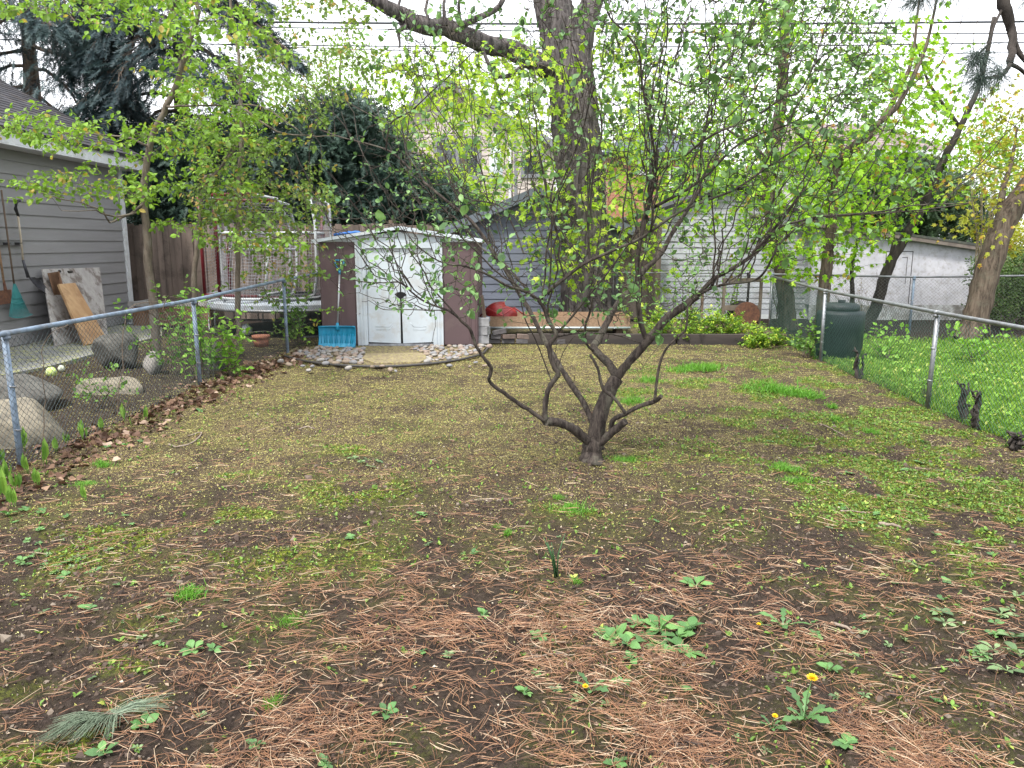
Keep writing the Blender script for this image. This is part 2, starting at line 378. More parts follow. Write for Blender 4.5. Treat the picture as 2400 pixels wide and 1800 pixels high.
col = mixc(N, L, mathn(N, L, 'MINIMUM', mathn(N, L, 'MULTIPLY', mm, 1.2), .92), soil, mossc)
lawn = mixc(N, L, mrange(N, L, noise_node(N, L, 30, 8, .75), .3, .7), (.035, .055, .014), (.12, .19, .035))
col = mixc(N, L, att('lawn'), col, lawn)
L.new(col, B.inputs['Base Color']); B.inputs['Roughness'].default_value = .95; B.inputs['Specular IOR Level'].default_value = .12
b = N.new('ShaderNodeBump'); b.inputs['Distance'].default_value = .03
L.new(mathn(N, L, 'ADD', n_f, mathn(N, L, 'MULTIPLY', mm, .5)), b.inputs['Height']); L.new(b.outputs[0], B.inputs['Normal'])
ground = g.build('ground', m, kind='structure')
def setatt(o, nm, val): a = o.data.attributes.new(nm, 'FLOAT', 'POINT'); a.data.foreach_set('value', np.asarray(val, np.float32).ravel())
setatt(ground, 'moss', f_moss(X, Y)); 
lit = np.where(X < FL(Y), .35*sm(Y, 5, 8)*(Y < 17), f_litter(X, Y)+.16); setatt(ground, 'litter', np.clip(lit, 0, 1)*(X < 5.5))
setatt(ground, 'lawn', sm(X, FR(Y)-.05, FR(Y)+.45)*sm(Y, 13.8, 12.4)+.6*(Y > 19))

# ---------------------------------------------------------------- loose cover on the ground
def scat(n, x0, x1, y0, y1, dens):
    out = np.zeros((0, 2))
    while len(out) < n:
        q = rng.uniform((x0, y0), (x1, y1), (n*2, 2)); q = q[(np.abs(q[:, 0]) < .74*q[:, 1]+.35)]
        q = q[rng.random(len(q)) < dens(q[:, 0], q[:, 1])]; out = np.r_[out, q]
    return out[:n]
def on(q, dz=0.0): return np.c_[q, ghei(q[:, 0], q[:, 1])+dz]
# maple flowers: little crumpled tufts
tv = []; tfc = []
for k in range(3):
    a = k*2.4; r = .5+.3*(k % 2); b0 = len(tv); c, s = math.cos(a), math.sin(a); tv += [(0, 0, .15), (c*r-s*.28, s*r+c*.28, .3), (c*r*1.25, s*r*1.25, .05+.25*(k % 2)), (c*r+s*.28, s*r-c*.28, .1)]; tfc.append((b0, b0+1, b0+2, b0+3))
FLV, FLF = np.array(tv), [np.array(tfc)]
litm = leafmat('fallen_flowers', [(0, (.17, .12, .05)), (.35, (.31, .26, .09)), (.7, (.47, .44, .13)), (1, (.60, .60, .28))], .15, .8)
mb = MB()
q = scat(125000, -7.2, 5, 1.6, 14.2, lambda x, y: f_litter(x, y)*np.clip(1.25-.05*y, .3, 1)+.16*sm(y, 2.2, 4.2)*sm(x, 3.2, .5)*vn2.fbm(x, y, 3, 3)+.035+.16*(x < FL(y))*(vn1.fbm(x, y, 1.4) > .45))
N_ = len(q); mb.scatter(FLV, FLF, on(q, .002), frames(randdir(N_)*[1, 1, .25], np.array([0, 0, 1.])+rng.normal(0, .3, (N_, 3))), rng.uniform(.0028, .0088, N_)*(1+.05*q[:, 1]), np.clip(rng.normal(.58, .24, N_), 0, 1))
mb.build('fallen_maple_flowers', litm, label='yellow green fallen maple flowers strewn over the bare soil', cat='plant litter', kind='stuff')
# pine needles: bent fascicles, two thin faces each
needm = leafmat('dry_pine_needles', [(0, (.035, .022, .018)), (.35, (.13, .066, .040)), (.65, (.30, .15, .078)), (.88, (.36, .235, .145)), (1, (.50, .39, .27))], 0, .6)
def pairup(q):
    a = rng.uniform(0, 2*np.pi, len(q)); q3 = np.repeat(q, 2, 0)+rng.normal(0, .004, (len(q)*2, 2)); return q3, np.repeat(a, 2)+rng.normal(0, .13, len(q)*2)
def needles(q, L0=.05, L1=.135, dz=.003, lift=.022, w=.00075, ang=None, tone=.5):
    n = len(q); th = rng.uniform(0, 2*np.pi, n) if ang is None else ang; Ln = rng.uniform(L0, L1, n); cv = rng.normal(0, .5, n)
    base = on(q, dz)+np.c_[np.zeros((n, 2)), rng.exponential(.006, n)]; K = 4; V = np.zeros((n, K, 3, 3)); ww = w*(1+.16*q[:, 1])
    tilt = rng.normal(0, .10, n)
    for k in range(K):
        t = k/(K-1); a = th+cv*(t-.5)*2; dx = np.cos(th)*(t-.5)-np.sin(th)*cv*(.25-(t-.5)**2); dy = np.sin(th)*(t-.5)+np.cos(th)*cv*(.25-(t-.5)**2)
        c = base+np.c_[dx*Ln, dy*Ln, np.abs(tilt)*Ln*(t if k else 0)+lift*(.25-(t-.5)**2)*rng.uniform(0, 1.2)]
        nrm = np.c_[-np.sin(a), np.cos(a), 0*a]; f = (1-.5*abs(t-.5))*ww
        V[:, k, 0] = c+nrm*f[:, None]; V[:, k, 1] = c-nrm*f[:, None]; V[:, k, 2] = c+np.array([0, 0, 1.])*f[:, None]*1.3
    F = []
    for k in range(K-1):
        o = k*3; F += [(o, o+3, o+5, o+2), (o+2, o+5, o+4, o+1)]
    F = np.array(F); off = (np.arange(n)*K*3)[:, None, None]
    tn = np.repeat(np.clip(rng.normal(tone, .30, n), 0, 1), K*3)
    return V.reshape(-1, 3), (F[None]+off).reshape(-1, 4), tn
mb = MB()
q, an_ = pairup(scat(8200, -4, 4.6, 1.5, 8.5, lambda x, y: f_needle(x, y))); mb.add(*needles(q, lift=.022, ang=an_))
q, an_ = pairup(scat(2600, -4, 4.6, 1.5, 5, lambda x, y: f_needle(x, y)**2)); mb.add(*needles(q, dz=.009, lift=.04, ang=an_))
mb.build('pine_needle_litter', needm, label='reddish brown dry pine needles matted over the dark foreground soil', cat='plant litter', kind='stuff')
# crumbs of soil
mb = MB()
ov = np.array([[1, 0, 0], [-1, 0, 0], [0, 1, 0], [0, -1, 0], [0, 0, 1], [0, 0, -1.]])*[1, .8, .6]; of = [np.array([[0, 2, 4], [2, 1, 4], [1, 3, 4], [3, 0, 4], [2, 0, 5], [1, 2, 5], [3, 1, 5], [0, 3, 5]])]
q = scat(26000, -4, 4.4, 1.6, 8, lambda x, y: sm(vn4.fbm(x, y, 1.3), .42, .6)*np.clip(1.1-.1*y, .15, 1)); n = len(q)
mb.scatter(ov, of, on(q, .001), frames(randdir(n), randdir(n)), rng.exponential(.0042, n)+.0018, rng.random(n))
mb.build('soil_crumbs', leafmat('soil_crumb', [(0, (.03, .021, .017)), (.8, (.10, .072, .056)), (1, (.20, .165, .13))], 0, .95), label='crumbled dark soil lying in bare patches of the yard', cat='soil', kind='stuff')
# crumbs of bark, leaf and bud scale
mb = MB(); crm = leafmat('litter_crumb', [(0, (.05, .03, .022)), (.4, (.16, .09, .055)), (.75, (.32, .24, .17)), (1, (.50, .47, .38))], .05, .8)
q = scat(24000, -4, 4.5, 1.5, 12, lambda x, y: np.clip(1.25-.09*y, .12, 1)*(.35+.65*vn2.fbm(x, y, 4, 3))); n = len(q)
mb.scatter(DIA_V*[1.2, 1, 2.5], DIA_F, on(q, .003), frames(randdir(n)*[1, 1, .35], np.array([0, 0, 1.])+rng.normal(0, .5, (n, 3))), np.minimum(rng.exponential(.006, n)+.005, .022), np.clip(rng.normal(.42, .24, n), 0, .93))
mb.build('litter_crumbs', crm, label='brown and pale crumbs of bark, bud scale and dead leaf over the soil', cat='plant litter', kind='stuff')
# dead leaves along the left fence
deadm = leafmat('dead_leaf', [(0, (.045, .026, .018)), (.55, (.13, .07, .045)), (.88, (.25, .155, .10)), (1, (.40, .30, .23))], .1, .7)
mb = MB(); CV = WIDE_V*np.array([1.2, 1, 2.6])
q = scat(1500, -4.4, -1.8, 3.4, 12.5, lambda x, y: np.exp(-((x-FL(y)-.22)/.26)**2)*(.35+.65*sm(vn1.fbm(x, y, 2), .4, .6))); n = len(q)
mb.scatter(CV, OVAL_F, on(q, .012), frames(randdir(n)*[1, 1, .3], np.array([0, 0, 1.])+rng.normal(0, .6, (n, 3))), rng.uniform(.03, .085, n), rng.random(n))
q = scat(90, -3.6, 4.2, 1.9, 12, lambda x, y: .5+0*x); n = len(q)
mb.scatter(CV, OVAL_F, on(q, .012), frames(randdir(n)*[1, 1, .3], np.array([0, 0, 1.])+rng.normal(0, .5, (n, 3))), rng.uniform(.02, .042, n), rng.random(n)*.8)
mb.build('dead_leaves', deadm, label='brown curled dead leaves drifted along the foot of the left fence', cat='leaf litter', kind='stuff')
# moss and seedling carpet
mb = MB(); gm = leafmat('ground_weed_leaf', [(0, (.07, .12, .03)), (.35, (.12, .22, .04)), (.7, (.19, .34, .06)), (.9, (.36, .42, .08)), (1, (.46, .48, .12))], .3, .6)
q = scat(30000, -4.0, 4.6, 1.7, 12.8, lambda x, y: f_moss(x, y)**1.3); n = len(q)
mb.scatter(DIA_V, DIA_F, on(q, .002), frames(randdir(n)+[0, 0, .5], np.array([0, 0, 1.])+rng.normal(0, .6, (n, 3))), rng.uniform(.006, .016, n)*(1+.03*q[:, 1]), np.clip(rng.normal(.5, .25, n), 0, 1))
q = scat(5200, -4.0, 4.6, 1.7, 12.8, lambda x, y: f_moss(x, y)**1.2*(x > 1.2)+.25*f_moss(x, y)+.05*(y < 9)); n = len(q)
for k in range(4):
    mb.scatter(OVAL_V, OVAL_F, on(q, .006), frames(randdir(n)+[0, 0, .45], np.array([0, 0, 1.])+rng.normal(0, .3, (n, 3))), rng.uniform(.010, .032, n), np.clip(rng.normal(.42, .26, n), 0, 1))
mb.build('weed_carpet', gm, label='low moss and tiny green weeds creeping over the soil', cat='ground cover', kind='stuff')
# neighbours' lawn on the right
mb = MB(); BL = np.array([[-.07, 0, 0], [.07, 0, 0], [.05, .55, .05], [-.05, .55, .05], [.02, 1, .25]]); BLF = [np.array([[0, 1, 2, 3]]), np.array([[3, 2, 4]])]
def lawnd(x, y): return (x > FR(y)+.03)*sm(y, 14.2, 12)*(.35+.65*sm(vn1.fbm(x, y, 1.2), .3, .6))
q = scat(95000, 4.2, 10.5, 5.2, 14.2, lawnd); n = len(q)
mb.scatter(BL, BLF, on(q), frames(rng.normal(0, .55, (n, 3))*[1, 1, 0]+[0, 0, 1.], rng.normal(0, 1, (n, 3))*[1, 1, .1]), rng.uniform(.02, .09, n), np.clip(rng.normal(.55, .25, n), 0, 1))
lawnm = leafmat('lawn_blade', [(0, (.07, .13, .025)), (.5, (.13, .27, .03)), (.8, (.23, .42, .05)), (1, (.38, .44, .10))], .35, .55)
q2 = scat(2600, 4.2, 10.5, 5.2, 14.2, lambda x, y: lawnd(x, y)*(.3+.7*sm(vn4.fbm(x, y, 1.6), .45, .6))); n = len(q2)
mb.scatter(OVAL_V, OVAL_F, on(q2, .05), frames(randdir(n)+[0, 0, .4], np.array([0, 0, 1.])+rng.normal(0, .4, (n, 3))), rng.uniform(.03, .07, n), np.clip(rng.normal(.7, .25, n), 0, 1))
mb.build('lawn_grass', lawnm, label='bright green unmown lawn grass beyond the right chain link fence', cat='grass', kind='stuff')
# ---------------------------------------------------------------- fences of woven wire
galv = mat('galvanised_steel', (.30, .31, .33), (.20, .21, .225), 9, .45, .0006, 60, metal=.7, dirt=(.12, .09, .07), damt=.35)
bluegrey = mat('grey_blue_paint', (.20, .26, .34), (.12, .16, .22), 11, .6, .0015, 50, dirt=(.10, .09, .08), damt=.6)
wiredark = mat('dark_green_wire', (.010, .020, .022), (.03, .05, .055), 30, .5)
wiregreen = mat('green_wire', (.012, .04, .03), (.03, .075, .06), 30, .45)
wiregrey = mat('grey_wire', (.12, .13, .135), (.07, .075, .08), 30, .5)
rust = mat('rusty_steel', (.16, .075, .045), (.08, .04, .03), 20, .85, .001, 60)
def chainlink(name, label, pts, wire, post, rail, w=.031, r=.0021, sag=.0, zb=.02, lastpost=True, firstpost=True, railr=.021, mdrop=.03):
    pts = [tuple(p) for p in pts]; o = thing(name, label, 'fence', (pts[0][0], pts[0][1], 0)); O = np.array(o.location)
    mb = MB(); P3 = np.array([(x, y, z) for x, y, z in pts]); rp = []
    for a, b in zip(P3[:-1], P3[1:]):
        for t in np.linspace(0, 1, 7)[:-1]: p = a+(b-a)*t; rp.append(p-[0, 0, sag*4*t*(1-t)])
    rp.append(P3[-1]); mb.tube(np.array(rp)-O, railr, 10); 
    mb.build('top_rail', rail, o)
    seg = np.linalg.norm(np.diff(P3[:, :2], axis=0), axis=1); cum = np.r_[0, np.cumsum(seg)]; Ltot = cum[-1]
    nw = int(Ltot/w); zmin = P3[:, 2].min()
    rows = int(P3[:, 2].max()/(w))+1
    # each wire: a zigzag standing upright; neighbours hook at the corners
    k = np.arange(rows+1); dirn = np.where(k % 2 == 0, 0., 1.)
    S = (np.arange(nw)[:, None]+((np.arange(nw)[:, None]+k[None]) % 2))*w
    Zf = (k/rows)[None]*np.ones((nw, 1))
    S = S+rng.normal(0, .0022, S.shape); 
    top = np.interp(S, cum, P3[:, 2])-mdrop; x = np.interp(S, cum, P3[:, 0]); y = np.interp(S, cum, P3[:, 1])
    belly = .018*np.sin(S*1.7)*np.sin(Zf*3.0)
    zz = zb+ghei(x, y)*(1-Zf)+Zf*(top-zb)+.006*np.sin(S*3+Zf*9); tx = np.gradient(P3[:, 0]).mean(); ty = np.gradient(P3[:, 1]).mean(); ln = math.hypot(tx, ty); nx_, ny_ = -ty/ln, tx/ln
    offs = np.where(k % 2 == 0, 1, -1)[None]*r*.9+belly
    C = np.stack([x+nx_*offs, y+ny_*offs, zz], -1)-O
    tdir = np.array([tx/ln, ty/ln, 0]); ndir = np.array([nx_, ny_, 0]); th = np.arange(3)*2*np.pi/3
    V = C[:, :, None, :]+r*(np.cos(th)[None, None, :, None]*tdir+np.sin(th)[None, None, :, None]*ndir)
    K = rows+1; i = (np.arange(nw)*K*3)[:, None, None]+(np.arange(rows)*3)[None, :, None]; j = np.arange(3)[None, None]
    f = np.stack([i+j, i+(j+1) % 3, i+3+(j+1) % 3, i+3+j], -1).reshape(-1, 4)
    m2 = MB(); m2.add(V.reshape(-1, 3), f); m2.build('wire_mesh', wire, o)
    for n_, p in enumerate(pts):
        if (n_ == 0 and not firstpost) or (n_ == len(pts)-1 and not lastpost): continue
        mp = MB(); q = np.array(p)-O; lean = rng.normal(0, .008, 2)
        off = np.array([nx_, ny_, 0])*.0
        mp.tube([q+off*[1, 1, 0]+[0, 0, -q[2]-.1], q+[lean[0], lean[1], -.012]], .024, 10)
        mp.tube([q+[0, 0, -.045], q+[0, 0, -.02]], .031, 10); mp.tube([q+[0, 0, -.03], q+[0, 0, .022]], [.030, .027], 10)
        pp = mp.build('post', post, o)
        mt = MB()
        for zt in (.28, .62): mt.tube([q*[1, 1, 0]+[0, 0, zt], q*[1, 1, 0]+[.003, 0, zt+.012]], .028, 8)
        mt.build('tie', galv, pp) if False else mt.build('tie_wire', galv, o)
    return o
chainlink('chain_link_fence', 'blue grey chain link fence running down the left side of the yard', [(-3.86, 2.7, 1.02), (-3.82, 5.78, 1.03), (-3.77, 9.15, 1.04), (-3.5, 11.9, 1.15), (-3.27, 13.1, 1.2)], wiredark, bluegrey, bluegrey, lastpost=False)
chainlink('chain_link_fence', 'silver railed chain link fence running down the right side of the yard', [(4.16, 1.7, .98), (4.25, 4.75, .99), (4.37, 7.92, 1.0), (4.5, 11.1, 1.03), (4.85, 14.45, 1.09)], wiregreen, galv, galv, sag=.0)
chainlink('chain_link_fence', 'chain link fence across the back, before the white outbuildings', [(4.95, 14.75, 1.12), (7.62, 14.7, 1.07), (10.0, 14.6, 1.10), (12.6, 14.5, 1.1)], wiregrey, bluegrey, galv, w=.036, r=.0024)
chainlink('chain_link_fence', 'low chain link stretch behind the yellow green shrub', [(2.05, 15.7, 1.12), (4.75, 15.6, 1.1)], wiregrey, mat('black_post', (.02, .02, .022), rough=.5), galv, w=.036, r=.0024, railr=.012)

# ---------------------------------------------------------------- clapboard helper
def boards(mb, p0, p1, z0, prof, bh, lap=.016, out=1, jit=.0, tonev=True, thick=.012):
    """overlapping boards between plan points p0,p1; prof(s)->top height at s in 0..1 (gables); out: which side is the face"""
    p0 = np.array(p0, float); p1 = np.array(p1, float); Ln = np.linalg.norm(p1-p0); t = (p1-p0)/Ln; n = np.array([t[1], -t[0]])*out
    s = np.linspace(0, 1, 121); H = np.array([prof(q) for q in s]); zt = H.max(); z = z0
    while z < zt-.01:
        z2 = min(z+bh, zt); ok = s[H > z+.01]
        if len(ok) > 1:
            a, b = ok[0], ok[-1]; ok2 = s[H >= z2-1e-6]; a2, b2 = (ok2[0], ok2[-1]) if len(ok2) > 1 else (None, None)
            if a2 is None: c = s[np.argmax(H)]; a2 = b2 = c
            cuts = [0, 1]
            tn = random.uniform(.2, 1)
            def pt(q, zz, o): w_ = p0+t*Ln*q+n*o; return (w_[0], w_[1], zz)
            mb.polys([pt(a, z, lap), pt(b, z, lap), pt(b2, z2, 0), pt(a2, z2, 0), pt(a, z, 0), pt(b, z, 0)], [[0, 1, 2, 3] if out > 0 else [3, 2, 1, 0], [4, 5, 1, 0] if out > 0 else [0, 1, 5, 4], [0, 3, 4], [1, 5, 2]], tn)
        z = z2
def gable(p0, p1, eave, peak, at=.5): return lambda q: eave+(peak-eave)*(q/at if q < at else (1-q)/(1-at))
def roofslab(mb, a, b, c, d, th=.05, tone=.5, mi=0):
    """a,b lower edge; c,d upper edge"""
    v = np.array([a, b, c, d], float); n = unit(np.cross(v[1]-v[0], v[3]-v[0])); n = n if n[2] > 0 else -n
    mb.add(np.r_[v, v+n*th], np.array([[0, 3, 2, 1], [4, 5, 6, 7], [0, 1, 5, 4], [1, 2, 6, 5], [2, 3, 7, 6], [3, 0, 4, 7]]), tone, mi)
def shingle_roof(mb, a, b, c, d, rows, cols, th=.05):
    """overlapping courses of shingles, each a thin slab"""
    a, b, c, d = [np.array(q, float) for q in (a, b, c, d)]; n = unit(np.cross(b-a, d-a)); n = n if n[2] > 0 else -n
    roofslab(mb, a, b, c, d, th)
    for r_ in range(rows):
        f0, f1 = r_/rows, min(1, (r_+1.25)/rows); l0, r0 = a+(d-a)*f0, b+(c-b)*f0; l1, r1 = a+(d-a)*f1, b+(c-b)*f1; cs = 0.0; k = 0
        while cs < 1:
            ce = min(1, cs+random.uniform(.7, 1.3)/cols); h0 = th+.004; h1 = th+.002
            q = [l0+(r0-l0)*cs, l0+(r0-l0)*ce, l1+(r1-l1)*ce, l1+(r1-l1)*cs]
            mb.add([q[0]+n*h0, q[1]+n*h0, q[0]+n*(h0+.010), q[1]+n*(h0+.010), q[2]+n*h1, q[3]+n*h1], [np.array([[2, 3, 4, 5], [0, 1, 3, 2]])], random.random()); cs = ce
def window(parent, p0, p1, z0, z1, out, frame, glass, mull=1, fw=.07, depth=.05, name='window'):
    p0 = np.array(p0, float); p1 = np.array(p1, float); Ln = np.linalg.norm(p1-p0); t = (p1-p0)/Ln; n = np.array([t[1], -t[0]])*out; O = np.array(parent.location)
    f = MB()
    def bar(s0, s1, a, b, o0=.0, o1=depth):
        v = [(*(p0+t*s+n*o), z) for z in (a, b) for o in (o0, o1) for s in (s0, s1)]; f.add(np.array(v)-O, BOXF)
    bar(-fw, 0, z0-fw, z1+fw); bar(Ln, Ln+fw, z0-fw, z1+fw); bar(0, Ln, z1, z1+fw); bar(0, Ln, z0-fw, z0)
    for k in range(1, mull): bar(Ln*k/mull-fw*.4, Ln*k/mull+fw*.4, z0, z1, .0, depth*.8)
    w = f.build(name, frame, parent); g_ = MB(); v = [(*(p0+t*s+n*o), z) for z in (z0, z1) for o in (.004, .02) for s in (0, Ln)]; g_.add(np.array(v)-O, BOXF); g_.build('pane', glass, w)
glass = mat('window_glass', (.03, .038, .045), (.05, .06, .065), 2, .08, spec=.9)
white = mat('white_trim_paint', (.66, .68, .70), (.55, .57, .60), 12, .55, .001, 40, dirt=(.33, .31, .28), damt=.35)

# ---------------------------------------------------------------- grey clapboard garage on the left
GX, GY0, GY1, GE = -8.15, 3.5, 16.5, 3.2
o = thing('garage', 'grey clapboard garage with white corner trim and dark shingle roof', 'garage', (GX, GY1, 0)); O = np.array(o.location)
gb = MB(); boards(gb, (GX, GY0), (GX, GY1-.1), .05, lambda q: GE, .212, .02, out=1)
boards(gb, (GX, GY1), (-14.0, GY1), .05, gable(0, 0, GE, GE+1.75), .212, .02, out=-1)
gb.v = [v-O for v in gb.v]
gb.build('wall', mat('grey_painted_board', (.28, .277, .287), (.24, .235, .24), 3, .7, .0022, 55, stretch=(1, .12, 1), dirt=(.24, .24, .245), dscale=1.6, damt=.4, tonevar=.1), o)
tb = MB(); tb.box((GX-.02, GY1-.11, 0), (GX+.045, GY1+.03, GE)); tb.box((GX-.14, GY1+.012, 0), (GX-.022, GY1+.032, GE)); tb.v = [v-O for v in tb.v]; tb.build('corner_trim', white, o, bevel=.004)
tb = MB(); tb.box((GX-.02, GY0, GE-.005), (GX+.38, GY1+.33, GE+.02)); tb.box((GX+.34, GY0, GE+.022), (GX+.375, GY1+.35, GE+.24)); tb.v = [v-O for v in tb.v]; tb.build('fascia', white, o, bevel=.004)
tb = MB(); zr = GE+2.02; tb.obox((GX+.36, GY1+.36, GE+.14), (-11.1, GY1+.36, zr-.06), .03, .2, up=(0, 0, 1)); tb.v = [v-O for v in tb.v]; tb.build('rake_board', white, o)
rb = MB(); shingle_roof(rb, (GX+.42, GY0, GE+.20), (GX+.42, GY1+.40, GE+.20), (-11.1, GY1+.40, zr), (-11.1, GY0, zr), 22, 40); shingle_roof(rb, (-14, GY0, GE+.20), (-14, GY1+.40, GE+.20), (-11.11, GY1+.40, zr), (-11.11, GY0, zr), 10, 10); rb.v = [v-O for v in rb.v]
rb.build('roof', mat('charcoal_shingle', (.075, .075, .088), (.045, .044, .05), 18, .95, .003, 120, tonevar=.45, dirt=(.10, .08, .06), damt=.3), o)

# things against the garage
cx = GX+.03
def GW(px, py, off=.06):   # point on the garage wall plane seen at that pixel
    u, v = (px-1200)/FPX, (900-py)/FPX; d = np.array([u, cp+v*sp, -sp+v*cp]); t = (GX+off)/d[0]; return np.array([0, 0, CAMZ])+d*t
wood_old = mat('weathered_handle', (.16, .115, .085), (.09, .065, .05), 20, .8, .001, 60, stretch=(1, 1, .2)); wood_pale = mat('pale_handle', (.48, .42, .34), (.30, .24, .18), 14, .7, .001, 50, stretch=(1, 1, .2), dirt=(.2, .14, .1)); blackp = mat('black_plastic', (.018, .018, .022), (.03, .03, .034), 20, .45, spec=.5)
a, b = GW(-60, 571), GW(55, 571)
o = thing('tool_rack', 'metal wall rack holding the garden tools on the garage', 'tool rack', a); O = np.array(o.location)
t = MB(); t.box(a-O-[.03, 0, .025], b-O+[.0, 0, .025]); t.build('rail', galv, o, bevel=.003)
for f in (.1, .35, .6, .85):
    c = a+(b-a)*f-O; t = MB(); t.tube([c+[0, -.03, 0], c+[.07, -.035, .01]], .007, 6); t.tube([c+[0, .03, 0], c+[.07, .035, .01]], .007, 6); t.box(c-[.002, .05, .02], c+[.012, .05, .02]); t.build('clip', blackp, o)
# teal leaf rake, tines down
h0, h1, h2 = GW(3, 445, .12), GW(33, 665, .12), GW(42, 762, .14)
o = thing('leaf_rake', 'teal plastic leaf rake hanging head down on the garage', 'rake', h1); O = np.array(o.location)
t = MB(); t.tube([h0-O, (h0+h1)/2-O, h1-O], .014, 8); t.build('handle', wood_old, o)
teal = mat('teal_plastic', (.045, .23, .23), (.03, .17, .18), 10, .5, spec=.4)
t = MB(); n = 23; cen = h1-O
for k in range(n):
    f = k/(n-1)*2-1; e1 = cen+np.array([.02, f*.15, -.28]); e2 = cen+np.array([.03, f*.26, -.50-.03*(1-f*f)]); t.tube([cen+[0, f*.015, 0], e1, e2, e2+[.05, f*.01, -.02]], [.007, .006, .005, .004], 4, cap=False)
for z, wd in ((-.22, .125), (-.30, .17)): t.tube([cen+[.025, y, z-.02*(1-(y/wd)**2)] for y in np.linspace(-wd, wd, 9)], .008, 5)
t.add([cen+[.012, -.02, 0], cen+[.012, .02, 0], cen+[.03, .12, -.23], cen+[.03, -.12, -.23], cen+[.0, -.02, 0], cen+[.0, .02, 0], cen+[.018, .12, -.23], cen+[.018, -.12, -.23]], np.array([[0, 3, 2, 1], [4, 5, 6, 7], [0, 1, 5, 4], [1, 2, 6, 5], [2, 3, 7, 6], [3, 0, 4, 7]])); t.build('tines', teal, o)
# black-gripped shovel
h0, h1, h2 = GW(42, 505, .11), GW(54, 612, .11), GW(62, 650, .10)
o = thing('shovel', 'pointed black shovel with white worn handle and black grip, on the garage', 'shovel', h1); O = np.array(o.location)
t = MB(); t.tube([h0-O, (h0+h1)/2-O+[0, .01, 0], h1-O], .016, 8); t.build('handle', wood_pale, o)
t = MB(); t.tube([h0-O+[0, .01, -.02], h0-O+[0, -.04, .10], h0-O+[.01, -.02, .22], h0-O+[.03, .05, .24]], [.02, .028, .032, .02], 8); t.build('grip', blackp, o)
t = MB(); t.tube([h1-O+[0, 0, .02], h2-O+[.03, 0, 0]], [.02, .028], 8)
V = []; 
for i_, (s_, w_, dz) in enumerate(((0, .07, 0), (.06, .115, .0), (.16, .12, 0), (.26, .085, 0), (.34, .01, 0))):
    for q in (-1, -.5, 0, .5, 1): V.append(h2-O+[.04+.05*abs(q)**1.5+s_*.35, q*w_+s_*.75, -s_*.95])
V = np.array(V); F = [(r_*5+c_, r_*5+c_+1, r_*5+c_+6, r_*5+c_+5) for r_ in range(4) for c_ in range(4)]; t.add(np.r_[V, V+[.006, 0, 0]], np.r_[np.array(F), np.array(F)[:, ::-1]+25], smooth=True); t.build('blade', mat('dark_steel_blade', (.045, .045, .055), (.08, .08, .09), 8, .4, metal=.4), o)
# rusty square spade
h1, h2 = GW(-6, 560, .12), GW(10, 668, .12)
o = thing('spade', 'rusty square spade hanging upside down at the garage edge', 'spade', h2); O = np.array(o.location)
t = MB(); t.tube([GW(-8, 470, .12)-O, h1-O, h2-O], .017, 8); t.build('handle', mat('tan_handle', (.33, .21, .13), (.2, .12, .07), 20, .8), o)
t = MB(); t.tube([h2-O+[0, 0, .06], h2-O+[.01, 0, -.08]], [.018, .026], 8); t.box(np.array([0, -.16, -.30]), np.array([.012, .13, -.08]), jit=.006); t.build('blade', rust, o, bevel=.003)
# boards leaning on the garage
def lean_slab(name, label, cat, pts, th, m_, hole=None):
    q = np.array(pts); c = q.mean(0).copy(); c[2] = 0; o = thing(name, label, cat, c); n = unit(np.cross(q[1]-q[0], q[3]-q[0])); t = MB()
    t.add(np.r_[q, q+n*th]-c, np.array([[0, 3, 2, 1], [4, 5, 6, 7], [0, 1, 5, 4], [1, 2, 6, 5], [2, 3, 7, 6], [3, 0, 4, 7]])); t.build('board', m_, o, bevel=.006); return o, c, n
def onfloor(px, py): return G(px, py, .02)
pb = mat('pale_panel', (.42, .40, .38), (.33, .31, .30), 9, .85, .002, 70, dirt=(.13, .10, .085), dscale=4, damt=.8)
o, c, n = lean_slab('utility_panel', 'stained pale grey panel with handle slot leaning on the garage', 'panel', [GW(127, 815, .62)*[1, 1, 0]+[0, 0, .02], GW(250, 785, .62)*[1, 1, 0]+[0, 0, .02], GW(231, 628, .10), GW(96, 632, .10)], .03, pb)
t = MB()
a = GW(164, 637, .165)-c; t.tube([a+[-.0, -.06, 0], a+[-.0, .06, 0]], .022, 6); t.tube([GW(139, 636, .165)-c, GW(139, 636, .165)-c+[0, .02, 0]], .024, 8); t.build('handle_slot_shade', mat('recess_shade', (.05, .045, .04), rough=.9), o)  # dark bars on the panel; shade within the slot put into their colour
pl = mat('pale_pine_plank', (.50, .33, .18), (.36, .21, .105), 5, .7, .001, 60, stretch=(1, 1, .15), dirt=(.24, .13, .07)); pld = mat('brown_plank', (.22, .125, .075), (.16, .09, .055), 8, .75, .001, 60, stretch=(1, 1, .15))
lean_slab('plank', 'narrow brown plank leaning on the pale panel, behind the tan one', 'plank', [onfloor(176, 800)+[-.1, 0, 0], onfloor(200, 800)+[-.1, 0, 0], GW(139, 636, .25), GW(114, 640, .25)], .04, pld)
lean_slab('plank', 'wide clean tan plank leaning in front of the pale panel', 'plank', [onfloor(196, 812), onfloor(248, 800), GW(172, 666, .40), GW(133, 669, .40)], .045, pl)

